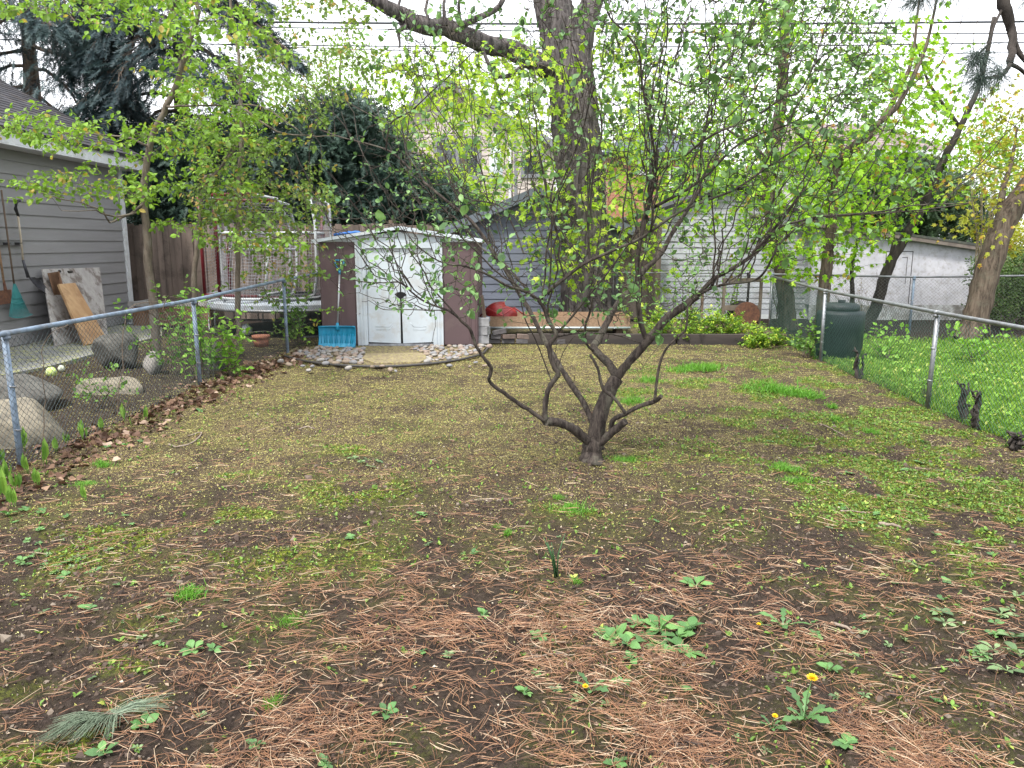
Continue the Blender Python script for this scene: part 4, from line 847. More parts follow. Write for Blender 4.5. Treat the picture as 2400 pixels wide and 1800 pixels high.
o = block('board', 'narrow grey board leaning beside the shed above the pale blocks', 'board', None, (PX(1136, 13.1)-.03, 13.15, .62), (.05, .22, .42), wood_old, 0, -.12)
tm = mat('dark_timber', (.055, .045, .040), (.03, .026, .024), 8, .9, .003, 40, stretch=(.1, 1, 1))
e0, e1 = G(1235, 806), G(1760, 808)
o = thing('raised_bed_edge', 'dark timber edging of the back flower bed under the shrub', 'edging', (e0[0], e0[1], 0)); d = e1-e0
for k in range(3): 
    t = MB(); t.obox(np.array([0, 0, .085])+d*(k/3+.003), np.array([0, 0, .085])+d*((k+1)/3-.003), .09, .19); t.build('timber', tm, o, bevel=.008)
t = MB(); V = [(PX(1150, 13.3), 13.42, .03), (4.75, 13.15, .16), (4.8, 15.5, .16), (.4, 15.6, .10), (-.4, 14.5, .05)]; t.polys(V+[(a, b, c-.3) for a, b, c in V], [[0, 1, 2, 3, 4]]+[[k, k+5, (k+1) % 5+5, (k+1) % 5] for k in range(5)]); t.build('flower_bed_soil', mat('bed_soil', (.05, .036, .028), (.03, .022, .018), 20, .95, .01, 40, dirt=(.28, .25, .08), dscale=40, damt=.7), kind='structure')
# old frame and rusty drum behind the shrub
o = thing('wooden_frame', 'weathered open wooden frame standing by the green fence corner', 'frame', put(1690, 14.9)); t = MB(); h = PZ(652, 14.9); w_ = (1782-1690)/FPX*14.9
for a, b in (((-.0, 0, h-.07), (w_, .05, h)), ((0, 0, 0), (.05, .05, h-.07)), ((w_-.05, 0, 0), (w_, .05, h-.07)), ((.05, 0, .42), (w_-.05, .04, .52))): t.box(a, b)
t.build('bars', mat('grey_brown_wood', (.14, .115, .09), (.09, .072, .058), 9, .9, .002, 40), o)
for k in (0.0, .22): t = MB(); t.box((-.42-k, -.02, 0), (-.37-k, .02, .75-k)); t.build('stake', wood_old, o)
o = thing('rusty_drum', 'round rusty brown drum lying behind the shrub under the wooden frame', 'drum', put(1748, 14.85)); t = MB(); t.tube([(0, 0, .34), (0, .5, .34)], [.24, .24], 28); t.build('body', mat('rust_brown', (.035, .022, .02), (.022, .018, .018), 7, .8, .002, 40), o); t = MB(); t.tube([(0, -.01, .34), (0, .01, .34)], [.25, .25], 28); t.build('hoop', rust, o)

# ---------------------------------------------------------------- outbuildings
gs = mat('slate_blue_board', (.165, .182, .235), (.125, .138, .18), 4, .75, .0015, 40, stretch=(.1, 1, 1), tonevar=.12, dirt=(.15, .16, .19), dscale=2, damt=.4)
Yg = 17.0; x0, xp, x1 = PX(1075, Yg, 2), PX(1264, Yg, 2.5), PX(1452, Yg, 2); ev, pk = PZ(528, Yg), PZ(447, Yg)
o = thing('clapboard_shed', 'small slate blue clapboard shed with gable louvres behind the brown shed', 'shed', (x0, Yg, 0)); t = MB(); boards(t, (0, 0), (x1-x0, 0), 0, gable(0, 0, ev, pk, (xp-x0)/(x1-x0)), .165, .016, out=1)
t.box((0, .01, 0), (.02, 3, ev)); t.box((x1-x0-.02, .01, 0), (x1-x0, 3, ev)); t.build('wall', gs, o)
t = MB(); 
for sx, xe in ((0, x0-.28), (1, x1+.28)):
    sl = (pk-ev)/(xp-x0); ze = ev-sl*.28+.03
    roofslab(t, (xe-x0, -.25, ze), (xe-x0, 3.2, ze), (xp-x0, 3.2, pk+.05), (xp-x0, -.25, pk+.05), .05)
t.build('roof', mat('grey_felt_roof', (.17, .19, .21), (.12, .135, .15), 8, .9, .002, 60), o)
t = MB(); bg_ = mat('slate_blue_trim', (.15, .17, .20), (.12, .14, .165), 8, .7)
for xe in (x0-.28, x1+.28): sl = (pk-ev)/(xp-x0); t.obox((xe-x0, -.27, ev-sl*.28-.02), (xp-x0, -.27, pk-.0), .03, .17)
t.build('rake_board', bg_, o); t = MB(); lx, lz = PX(1255, Yg, 2.4)-x0, PZ(493, Yg)
for k in range(5): t.obox((lx-.2, -.03, lz-.14+k*.075), (lx+.2, -.03, lz-.14+k*.075), .04, .03, up=(0, -.6, .8))
t.box((lx-.21, -.022, lz-.2), (lx+.21, -.017, lz+.2), tone=0); t.build('louvre', bg_, o)

wg = mat('white_board_paint', (.48, .50, .54), (.40, .41, .46), 5, .75, .001, 40, stretch=(.12, 1, 1), dirt=(.28, .27, .28), dscale=2.2, damt=.7, tonevar=.12)
Yw = 17.6; x0, xp, x1 = PX(1482, Yw, 2), PX(1722, Yw, 2.8), PX(1905, Yw, 2); ev, pk = PZ(520, Yw), PZ(441, Yw)
o = thing('white_garage', 'white clapboard garage with peeling boards behind the shrub bed', 'garage', (x0, Yw, 0)); t = MB(); boards(t, (.06, 0), (x1-x0-.06, 0), .1, gable(0, 0, ev, pk, (xp-x0)/(x1-x0)), .125, .014, out=1); t.box((0, .02, 0), (.02, 5, ev)); t.build('wall', wg, o)
t = MB(); t.box((-.02, -.03, 0), (.055, .02, ev)); t.box((x1-x0-.055, -.03, 0), (x1-x0+.02, .02, ev)); t.box((0.055, -.018, 0), (x1-x0-.055, .0, .10)); t.build('corner_trim', white, o)
t = MB(); sl = (pk-ev)/(xp-x0)
sl2 = (pk-ev)/(x1-xp)
roofslab(t, (-.25, -.2, ev-sl*.25+.02), (-.25, 5, ev-sl*.25+.02), (xp-x0, 5, pk+.04), (xp-x0, -.2, pk+.04), .07); roofslab(t, (x1-x0+.1, -.2, ev-sl2*.1+.02), (x1-x0+.1, 5, ev-sl2*.1+.02), (xp-x0, 5, pk+.04), (xp-x0, -.2, pk+.04), .07)
t.build('roof', mat('dark_asphalt_roof', (.05, .05, .058), (.03, .03, .034), 12, .95, .002, 90), o)
Yl = 17.3; x0, x1 = PX(1908, Yl, 1.8), PX(2297, Yl, 1.6); za, zb_ = PZ(524, Yl)-.05, PZ(583, Yl)-.02
ll = mat('flaking_white_wall', (.55, .55, .60), (.45, .45, .50), 4, .85, .002, 30, dirt=(.30, .28, .27), dscale=9, damt=.5)
o = thing('lean_to', 'low flaking white lean-to with a dark sloping roof beside the garage', 'shed', (x0, Yl, 0)); t = MB(); V = [(0, 0, .34), (x1-x0, 0, .34), (x1-x0, 0, zb_), (0, 0, za)]; V2 = [(a, b+2.6, c) for a, b, c in V]; t.add(V+V2, np.array([[0, 1, 2, 3], [1, 5, 6, 2], [4, 7, 6, 5], [0, 3, 7, 4]])); t.build('wall', ll, o)
t = MB(); t.box((-.01, -.012, 0), (x1-x0+.01, .02, .338)); t.build('plinth', mat('stained_plinth', (.50, .52, .54), (.25, .24, .23), 6, .9, dirt=(.12, .11, .1), damt=.8), o)
t = MB(); s_ = (zb_-za)/(x1-x0); roofslab(t, (x1-x0+.15, -.18, zb_+s_*.15+.06), (x1-x0+.15, 2.7, zb_+s_*.15+.06), (-.4, 2.7, za-s_*.4+.06), (-.4, -.18, za-s_*.4+.06), .05); t.build('roof', mat('mossy_felt', (.05, .055, .055), (.085, .09, .07), 10, .95, .003, 60), o)
t = MB(); t.obox((-.4, -.16, za-s_*.4+.02), (x1-x0+.15, -.16, zb_+s_*.15+.02), .02, .09); t.build('fascia', mat('greyed_fascia', (.20, .17, .15), (.12, .10, .09), 8, .9), o)
dx0, dx1 = PX(2075, Yl, 1.3)-x0, PX(2137, Yl, 1.3)-x0; zt = PZ(590, Yl); fr = mat('dark_gap', (.05, .045, .042))
t = MB(); t.box((dx0, -.006, .36), (dx0+.014, -.001, zt)); t.box((dx1, -.006, .36), (dx1+.014, -.001, zt)); t.box((dx0, -.006, zt), (dx1+.014, -.001, zt+.014)); t.box((dx1-.11, -.006, .8), (dx1-.10, -.001, zt-.12)); t.box((dx1-.22, -.006, zt-.13), (dx1-.10, -.001, zt-.12)); t.build('door_gap', fr, o)
# compost bin
bc = G(1968, 843)+[0.05, .2, 0]; o = thing('compost_bin', 'black lidded compost bin behind the right fence', 'compost bin', bc); bm_ = mat('black_bin_plastic', (.008, .012, .016), (.016, .022, .027), 5, .55, dirt=(.08, .08, .075), damt=.3)
t = MB(); t.tube([(0, 0, 0), (0, 0, .16), (0, 0, .17), (0, 0, .42), (0, 0, .43), (0, 0, .66), (0, 0, .70), (0, 0, .72)], [.30, .325, .335, .335, .345, .34, .33, .24], 24); t.build('body', bm_, o)
t = MB(); t.tube([(0, 0, .722), (0, 0, .735), (0, 0, .79), (0, 0, .82), (0, 0, .83)], [.25, .265, .26, .22, .1], 24); l_ = t.build('lid', bm_, o); t = MB(); t.box((-.05, -.02, .83), (.05, .02, .87)); t.build('handle', bm_, l_, bevel=.006)

# ---------------------------------------------------------------- houses beyond
Yh = 30.0
bs = mat('beige_siding', (.50, .44, .415), (.44, .385, .365), 3, .7, .0008, 20, tonevar=.06, dirt=(.36, .32, .30), damt=.3); trimh = mat('grey_trim', (.20, .205, .225), (.16, .165, .185), 5, .7); rfh = mat('grey_house_roof', (.19, .20, .225), (.14, .15, .17), 10, .95, .003, 60)
xL, xR = PX(912, Yh, 6), PX(1205, Yh, 6); xp = PX(1050, Yh, 9); ev, pk = PZ(292, Yh), PZ(196, Yh); D_ = 8
o = thing('house', 'pale beige sided house with a grey gable behind the yard', 'house', (xL, Yh, 0)); w_ = xR-xL; t = MB(); boards(t, (0, 0), (w_, 0), 0, gable(0, 0, ev, pk, (xp-xL)/w_), .16, .012, out=1)
t.box((0, .02, 0), (.03, D_, ev)); t.box((w_-.03, .02, 0), (w_, D_, ev)); t.build('wall', bs, o)
xq = PX(1300, Yh-.6, 5); ev2, pk2 = PZ(345, Yh-.6), PZ(286, Yh-.6)
t = MB(); boards(t, (w_-.05, -.6), (xq-xL, -.6), 0, gable(0, 0, ev2, pk2, .16), .16, .012, out=1); t.box((w_-.05, -.58, 0), (w_-.02, 1, pk2-.4)); t.build('wing_wall', bs, o)
t = MB(); sl = (pk-ev)/(xp-xL)
for xe, ss in ((0-.4, 1), (w_+.4, -1)): roofslab(t, (xe, -.35, ev-.4*sl+.06), (xe, D_, ev-.4*sl+.06), (xp-xL, D_, pk+.08), (xp-xL, -.35, pk+.08), .12)
roofslab(t, (xq-xL+.25, -.9, ev2-.1), (xq-xL+.25, 2, ev2-.1), (w_+.1, 2, pk2+.05), (w_+.1, -.9, pk2+.05), .1); t.build('roof', rfh, o)
t = MB()
for xe in (-.4, w_+.4): t.obox((xe, -.37, ev-.4*sl), (xp-xL, -.37, pk+.0), .04, .24)
t.obox((xq-xL+.25, -.92, ev2-.14), (w_+.1, -.92, pk2+.0), .04, .2); t.box((w_+.0, -.66, 0), (w_+.10, -.61, pk2-.3)); t.build('trim', trimh, o)
def wn_(o, pxa, pxb, pya, pyb, Y, m_, mull=1, fr=trimh, base=None):
    ox = o.location.x; window(o, (PX(pxa, Y, 5), Y-.012) , (PX(pxb, Y, 5), Y-.012), PZ(pyb, Y), PZ(pya, Y), 1, fr, glass, mull, .14, .06)
wn_(o, 1025, 1118, 328, 412, Yh, glass, 2); wn_(o, 1229, 1266, 365, 408, Yh-.6, glass, 1)
t = MB(); t.tube([(w_-.15, -.10, 0), (w_-.15, -.10, pk2-.2)], .06, 8); t.build('downpipe', mat('white_pipe', (.6, .62, .65)), o)
t = MB(); sk = [(0, 0, 0), (0, 0, .5), (0, 0, 1.0), (0, 0, 1.35), (0, 0, 1.6)]; t.tube(sk, [.22, .25, .22, .14, .05], 10); t.tube([(0, -.05, 1.55), (.02, -.12, 1.72), (-.08, -.2, 1.66)], [.06, .07, .02], 6); o = t.build('garden_statue', mat('white_statue', (.62, .68, .74), (.5, .55, .6)), label='white statue like shape standing before the beige house', cat='statue'); o.location = P(1162, 442, 27)
# orange brick house
Yo = 33.0; x0, x1 = PX(1425, Yo, 5), PX(1685, Yo, 5); ob = nodes('orange_brick')
m_, N_, L_, B_ = ob; br = N_.new('ShaderNodeTexBrick'); br.inputs['Scale'].default_value = 4.2; br.inputs['Color1'].default_value = (.34, .15, .09, 1); br.inputs['Color2'].default_value = (.27, .11, .07, 1); br.inputs['Mortar'].default_value = (.38, .28, .22, 1); br.inputs['Mortar Size'].default_value = .012
t_ = N_.new('ShaderNodeTexCoord'); mp_ = N_.new('ShaderNodeMapping'); mp_.inputs['Rotation'].default_value = (R(90), 0, 0); L_.new(t_.outputs['Object'], mp_.inputs[0]); L_.new(mp_.outputs[0], br.inputs[0]); L_.new(br.outputs[0], B_.inputs['Base Color']); B_.inputs['Roughness'].default_value = .9; brick = m_
o = thing('house', 'orange brick house with a blue grey roof behind the big trunk', 'house', (x0, Yo, 0)); W = x1-x0; ev = PZ(365, Yo); t = MB(); t.box((0, 0, 0), (W, 8, ev)); t.build('wall', brick, o)
t = MB(); roofslab(t, (-.3, -.4, ev+.003), (W+.3, -.4, ev+.003), (W-1.5, 4, ev+1.5), (1.5, 4, ev+1.5), .1); roofslab(t, (-.3, 8.4, ev+.003), (W+.3, 8.4, ev+.003), (W-1.5, 4, ev+1.5), (1.5, 4, ev+1.5), .1); t.polys([(-.3, -.4, ev+.1), (-.3, 8.4, ev+.1), (1.5, 4, ev+1.58)], [[0, 1, 2]]); t.polys([(W+.3, -.4, ev+.1), (W+.3, 8.4, ev+.1), (W-1.5, 4, ev+1.58)], [[1, 0, 2]]); t.build('roof', mat('blue_grey_shingle', (.085, .10, .13), (.06, .07, .09), 12, .9), o)
wn_(o, 1502, 1535, 378, 402, Yo, glass, 1, white); wn_(o, 1575, 1610, 400, 432, Yo, glass, 1, white)
# right house
Yr = 31.0; x0, x1 = PX(1822, Yr, 5), PX(2215, Yr, 5); o = thing('house', 'pale house with a long mauve brown roof behind the maples', 'house', (x0, Yr, 0)); W = x1-x0; ev = PZ(362, Yr); t = MB(); t.box((0.2, 0, 0), (W-.2, 8, ev)); t.build('wall', mat('pale_render', (.54, .53, .50), (.46, .45, .43), 3, .8), o)
t = MB(); shingle_roof(t, (-.2, -.5, ev), (W+.2, -.5, ev), (W-.6, 4.5, PZ(297, Yr+4.5)), (.8, 4.5, PZ(297, Yr+4.5)), 12, 24, .1); t.build('roof', mat('mauve_shingle', (.26, .20, .205), (.20, .155, .16), 10, .95, .003, 60, tonevar=.25), o)
t = MB(); t.box((-.2, -.56, ev-.12), (W+.2, -.51, ev+.1)); t.build('gutter', white, o)
wn_(o, 1845, 1880, 375, 425, Yr, glass, 2, white); wn_(o, 2050, 2092, 372, 420, Yr, glass, 2, trimh)
# brick house behind the conifers, with its chimney
Yb = 27.0; x0, x1 = PX(300, Yb, 4), PX(1010, Yb, 4); o = thing('house', 'red brick house mostly hidden behind the dark conifers', 'house', (x0, Yb, 0)); W = x1-x0; ev = PZ(385, Yb); t = MB(); t.box((0, 0, 0), (W, 7, ev)); t.build('wall', brick, o)
t = MB(); roofslab(t, (-.3, -.4, ev+.003), (W+.3, -.4, ev+.003), (W-2.5, 3.5, ev+1.4), (2.5, 3.5, ev+1.4), .1); t.build('roof', mat('brown_shingle', (.10, .08, .075), (.07, .055, .052), 12, .9), o)
cxx = PX(818, Yb+2, 7)-x0; t = MB(); zc = PZ(262, Yb+2); t.box((cxx-.3, 2, ev), (cxx+.3, 2.6, zc-.1)); t.box((cxx-.38, 1.92, zc-.098), (cxx+.38, 2.68, zc+.05)); ch = t.build('chimney', brick, o); t = MB(); t.tube([(cxx, 2.3, zc+.05), (cxx, 2.3, PZ(226, Yb+2))], [.13, .10], 10); t.build('chimney_pot', terr, ch)
wn_(o, 880, 925, 455, 500, Yb, glass, 1, white)
# overhead lines
cab = mat('black_cable', (.05, .055, .065), rough=.6)
for lab, a, b, r_, sg in (('thick upper overhead cable crossing the whole view', (-14, PZ(42, 22)), (16, PZ(48, 22)), .030, .12), ('paired overhead cable just below the thick one', (-14, PZ(50, 22)), (16, PZ(78, 22)), .016, .10), ('lower thin overhead cable above the beige house roof', (-14, PZ(92, 22)), (16, PZ(95, 22)), .017, .18), ('lowest overhead cable, sagging toward the left trees', (-14, PZ(78, 22)), (16, PZ(118, 22)), .012, .3)):
    t = MB(); t.tube([(a[0]+(b[0]-a[0])*f, 22, a[1]+(b[1]-a[1])*f-sg*4*f*(1-f)) for f in np.linspace(0, 1, 30)], r_, 5); t.build('overhead_cable', cab, label=lab, cat='cable')
# ---------------------------------------------------------------- trees
def treeobj(name, label, cat, base, group=None): return thing(name, label, cat, (float(base[0]), float(base[1]), 0), group)
def add_mb(mb, o): 
    O = np.array(o.location); mb.v = [v-O for v in mb.v]; return mb
def C5(cx_, cy_): return 1050+.42194*cx_, 400+.42194*cy_      # survey sheets of the photograph
def C4(cx_, cy_): return 800+.36166*cx_, .36166*cy_
def C3(cx_, cy_): return 650+.30136*cx_, 400+.30136*cy_
def C6(cx_, cy_): return 1600+.36166*cx_, .36166*cy_
def TR_(sheet, pts, Y0, Y1):
    n = len(pts); return [P(*sheet(*p), Y0+(Y1-Y0)*k/(n-1)) for k, p in enumerate(pts)]

# ---- the many-stemmed shrub in the middle of the yard
VB = 5.9; vb = Skel()
vb.stem([G(1387, 1084)*[1, 1, 0]+[0, 0, -.04], P(1387, 1062, VB), P(1389, 1044, VB), P(1396, 1030, VB)], [0], [.108, .078, .080, .064], 3)
main = vb.stem(TR_(C5, [(815, 1545), (828, 1420), (865, 1300), (905, 1210), (938, 1150)], VB, VB+.05), .064, .052, 4)
vb.stem(TR_(C5, [(938, 1150), (890, 1068), (812, 990), (840, 930), (880, 850), (925, 765), (1010, 660), (1085, 560), (1185, 460), (1240, 355), (1310, 250), (1370, 150), (1430, 60), (1500, -60)], VB+.05, 7.0), 0.0334, 0.0119, 4)
vb.stem(TR_(C5, [(938, 1150), (990, 1080), (1070, 990), (1112, 945), (1205, 830), (1300, 760), (1385, 695)], VB+.05, 5.8), 0.0350, 0.0272, 4)
vb.stem(TR_(C5, [(1385, 695), (1480, 600), (1620, 520), (1740, 430), (1790, 350), (1880, 240), (1960, 120)], 5.8, 5.5), 0.0182, 0.0085, 4)
vb.stem(TR_(C5, [(1385, 695), (1470, 650), (1560, 628), (1690, 612), (1760, 560), (1850, 400), (1990, 285), (2150, 255), (2350, 240), (2560, 225), (2890, 185)], 5.8, 5.0), 0.0114, 0.0034, 4)
vb.stem(TR_(C5, [(1108, 955), (1072, 850), (1056, 700), (1052, 500), (1078, 350), (1112, 200), (1150, 30), (1165, -120)], VB, 5.7), 0.0220, 0.0110, 4)
vb.stem(TR_(C4, [(1995, 1240), (2030, 1100), (2025, 960), (1990, 770), (1950, 550), (1930, 350), (1850, 220), (1740, 110), (1690, -60)], 5.7, 5.2), 0.0106, 0.0051, 4)
vb.stem(TR_(C5, [(815, 1440), (760, 1300), (700, 1210), (635, 1110), (588, 1030), (530, 930), (460, 790), (400, 690), (330, 570), (200, 370), (110, 260), (20, 190), (-140, 60)], VB, 6.9), 0.0258, 0.0119, 4)
vb.stem(TR_(C4, [(450, 1100), (330, 990), (200, 940), (0, 890), (-140, 840)], 6.6, 6.9), 0.0091, 0.0043, 4)
vb.stem(TR_(C4, [(290, 975), (320, 800), (450, 720), (600, 580), (700, 490), (860, 330)], 6.6, 6.2), 0.0076, 0.0043, 4)
vb.stem(TR_(C4, [(320, 800), (160, 730), (0, 640)], 6.55, 6.8), 0.0053, 0.0034, 4)
vb.stem(TR_(C5, [(800, 1520), (740, 1470), (680, 1425), (600, 1396), (540, 1395)], VB, 5.6), 0.0380, 0.0306, 4)
vb.stem(TR_(C5, [(545, 1397), (450, 1330), (350, 1262), (280, 1215), (228, 1168), (236, 1100), (190, 1030), (150, 960), (120, 880), (60, 822), (0, 772)], 5.6, 5.3), 0.0160, 0.0093, 4, .003)
vb.stem(TR_(C3, [(1325, 1085), (1150, 1020), (1040, 940), (960, 870), (830, 872), (700, 868), (600, 850), (520, 800)], 5.3, 5.0), 0.0076, 0.0026, 4)
vb.stem(TR_(C3, [(1325, 1085), (1180, 1085), (1000, 1080), (830, 1080), (760, 1040)], 5.3, 5.0), 0.0046, 0.0021, 4)
vb.stem(TR_(C5, [(540, 1388), (540, 1300), (560, 1210), (600, 1150), (612, 1130), (576, 1060), (565, 970), (600, 910), (562, 840), (532, 760), (500, 715)], 5.6, 5.5), 0.0205, 0.0145, 4)
vb.stem(TR_(C5, [(500, 715), (415, 665), (330, 640), (225, 580), (100, 530), (0, 520), (-90, 480), (-190, 400)], 5.5, 5.0), 0.0114, 0.0034, 4)
vb.stem(TR_(C5, [(505, 715), (620, 620), (750, 520), (900, 450), (1080, 370), (1250, 250), (1400, 180), (1600, 100), (1790, -30), (2000, -160)], 5.5, 5.0), 0.0137, 0.0051, 4)
vb.stem(TR_(C5, [(500, 715), (420, 640), (330, 530), (200, 440), (110, 340), (30, 250)], 5.5, 6.0), 0.0084, 0.0043, 4)
vb.stem(TR_(C5, [(560, 690), (572, 500), (576, 250), (570, 150), (600, 20), (680, -150)], 5.5, 5.3), 0.0076, 0.0043, 4)
vb.stem(TR_(C5, [(600, 910), (690, 810), (760, 720), (860, 600), (950, 480), (1060, 330)], 5.6, 5.2), 0.0091, 0.0051, 4)
vb.stem(TR_(C5, [(600, 925), (700, 905), (830, 900), (960, 920), (1090, 965)], 5.6, 5.9), 0.0068, 0.0043, 4)
vb.stem(TR_(C5, [(808, 1000), (770, 960), (762, 870), (790, 780), (800, 700), (782, 400), (775, 250), (790, 60), (830, -100)], VB, 5.5), 0.0106, 0.0051, 4)
vb.stem(TR_(C5, [(830, 1530), (880, 1480), (940, 1430), (985, 1392)], VB, 5.75), 0.0360, 0.0272, 3)
vb.stem(TR_(C5, [(905, 1455), (918, 1385), (985, 1350), (1060, 1310), (1150, 1280), (1185, 1252)], VB, 5.65), 0.0198, 0.0153, 4)
vb.stem(TR_(C5, [(1148, 1285), (1160, 1170), (1178, 1070), (1212, 990), (1280, 920), (1322, 875), (1330, 760)], 5.65, 5.5), 0.0114, 0.0068, 4)
vb.stem(TR_(C5, [(985, 1350), (930, 1270), (862, 1210), (832, 1100), (790, 1020)], 5.7, 5.8), 0.0129, 0.0102, 4)
vb.stem(TR_(C5, [(575, 1170), (530, 1050), (482, 930), (430, 830), (395, 690), (340, 560), (250, 440)], 5.6, 5.4), 0.0057, 0.0034, 4)
vb.stem(TR_(C5, [(600, 1130), (640, 1010), (700, 920)], 5.6, 5.5), 0.0038, 0.0026, 4)
vb.stem(TR_(C6, [(450, 1640), (620, 1480), (770, 1430), (900, 1402), (1100, 1388), (1300, 1368), (1500, 1330), (1850, 1318)], 5.4, 4.7), 0.0099, 0.0026, 4)
vb.stem(TR_(C6, [(0, 1020), (200, 870), (450, 770), (640, 640), (760, 590), (870, 400), (1000, 300), (1160, 150)], 5.6, 5.0), 0.0091, 0.0026, 4)
vb.stem(TR_(C6, [(-200, 1350), (100, 1180), (330, 960), (500, 870), (700, 800), (900, 690)], 5.8, 5.2), 0.0122, 0.0034, 4)
vb.stem(TR_(C6, [(-100, 500), (80, 560), (260, 420), (400, 250), (500, 60), (560, -100)], 5.3, 5.0), 0.0061, 0.0034, 4)
vb.stem(TR_(C4, [(1600, 1640), (1605, 1400), (1640, 1080), (1690, 800), (1600, 560), (1500, 300), (1430, 100)], 5.9, 5.6), 0.0076, 0.0034, 4)
vb.stem(TR_(C4, [(1360, 1330), (1430, 1180), (1500, 1010), (1560, 860), (1600, 700), (1640, 560)], 5.7, 5.3), 0.0076, 0.0034, 4)
vb.stem(TR_(C4, [(1180, 1640), (1120, 1480), (1020, 1330), (800, 1280), (700, 1120), (640, 900)], 5.8, 6.0), 0.0068, 0.0034, 4)
vb.stem(TR_(C4, [(950, 1300), (900, 1080), (800, 950), (500, 520), (430, 300)], 5.8, 5.8), 0.0053, 0.0026, 4)
# long whippy shoots fanning up and out of the older wood
A0 = np.array(vb.p); R0 = np.array(vb.r); ok = np.where((A0[:, 2] > 1.15) & (R0 < .025))[0]
for k in rng.choice(ok, 165):
    a = A0[k]; out = unit((a-np.array([.62, 5.9, .2]))+rng.normal(0, .5, 3)+[0, 0, .9]); L = rng.uniform(.5, 1.5); b_ = unit(out+rng.normal(0, .35, 3)+[0, 0, .25])
    vb.stem([a, a+out*L*.35+rng.normal(0, .03, 3), a+out*L*.6+b_*L*.1+rng.normal(0, .04, 3), a+out*L*.6+b_*L*.42], min(R0[k]*.7, .0075), .0022, 4, .012)
nstem = len(vb.p)
tg = np.r_[
 region([(860, 150), (1010, 40), (1300, -60), (1800, -60), (2020, 40), (2090, 220), (2000, 420), (1860, 560), (1700, 640), (1500, 600), (1250, 640), (1060, 620), (900, 420)], 700, 4.7, 7.0),
 region([(1350, 0), (1800, -60), (2030, 60), (2060, 240), (1900, 420), (1600, 470), (1400, 400)], 420, 4.6, 6.6),
 region([(760, 590), (850, 560), (1000, 520), (1150, 600), (1200, 700), (1080, 745), (900, 740), (790, 700)], 80, 4.8, 6.0),
 region([(1150, 640), (1450, 640), (1650, 660), (1600, 790), (1400, 800), (1240, 790)], 80, 5.2, 6.2),
 region([(1700, 520), (2150, 380), (2290, 470), (1900, 640), (1720, 660)], 44, 4.7, 5.8),
 region([(690, 470), (880, 500), (980, 560), (900, 600)], 9, 5.0, 5.8)]
vb.grow(tg, 'twig', 8, .10, .0022, .011, up=-.10, rmax=.011)
A = np.array(vb.p[nstem:]); k = rng.choice(len(A), 3900, replace=False); dirs = unit(A[k]-np.array([.6, 5.9, 0.4])+rng.normal(0, 1.3, (3900, 3))+[0, 0, .8])
vb.grow(A[k[:1800]]+dirs[:1800]*rng.uniform(.10, .34, (1800, 1)), 'sprig', 4, .09, .0018, .010, up=.05, rmax=.005)
vb.grow(A[k[1800:]]+dirs[1800:]*rng.uniform(.08, .42, (2100, 1)), 'bare', 5, .12, .0016, .010, up=.0, rmax=.005)
o = treeobj('wayfaring_shrub', 'many stemmed shrub with twisted dark branches in the middle of the yard', 'shrub', G(1387, 1082)); 
vbark = barkmat('shrub_bark', (.024, .019, .018), (.085, .070, .060), .012, 34, (.16, .155, .12), .4)
mb = MB(); vb.wood(mb, ('stem',), knob=.085, sides=(14, 9, 5)); b1 = add_mb(mb, o).build('trunk', vbark, o)
mb = MB(); vb.wood(mb, ('twig', 'sprig', 'bare'), sides=(6, 5, 4)); add_mb(mb, o).build('branches', barkmat('shrub_twig_bark', (.028, .022, .020), (.065, .055, .045), .001, 40), o)
vleaf = leafmat('wayfaring_leaf', [(0, (.06, .12, .05)), (.4, (.10, .20, .07)), (.7, (.16, .30, .10)), (1, (.26, .42, .17))], .36, .55)
mb = MB(); Q, D = vb.spots(('sprig',), .060, .62); put_leaves(mb, (OVAL_V*[1.1, 1, 1.3], OVAL_F), Q, D, .052, .8, -.1, True, perch=2)
Q, D = vb.spots(('twig',), .14, .7); put_leaves(mb, (OVAL_V*[1.1, 1, 1.3], OVAL_F), Q, D, .046, .8, -.1, True, perch=2)
big = rng.choice(len(Q), 170, replace=False); put_leaves(mb, (WIDE_V, OVAL_F), Q[big], D[big], .072, .9, .1, True, perch=2)
add_mb(mb, o).build('leaves', vleaf, o)
# last year's dry flower heads
mb = MB(); tips = [pth[-1] for pth, r_, kd in vb.paths if kd == 'twig']; k = rng.choice(len(tips), 34, replace=False)
for i_ in k:
    c = tips[i_]; n_ = 26; q = c+unit(rng.normal(0, 1, (n_, 3))+[0, 0, .9])*rng.uniform(.02, .05, (n_, 1))*[1, 1, .6]
    for p_ in q: mb.tube([c, p_], .0011, 3, cap=False)
    mb.scatter(ov, of, q, frames(randdir(n_), randdir(n_)), rng.uniform(.003, .006, n_), rng.random(n_))
add_mb(mb, o).build('dry_flower_heads', mat('dry_flower_head', (.10, .085, .065), (.16, .14, .10), 30, .9), o)

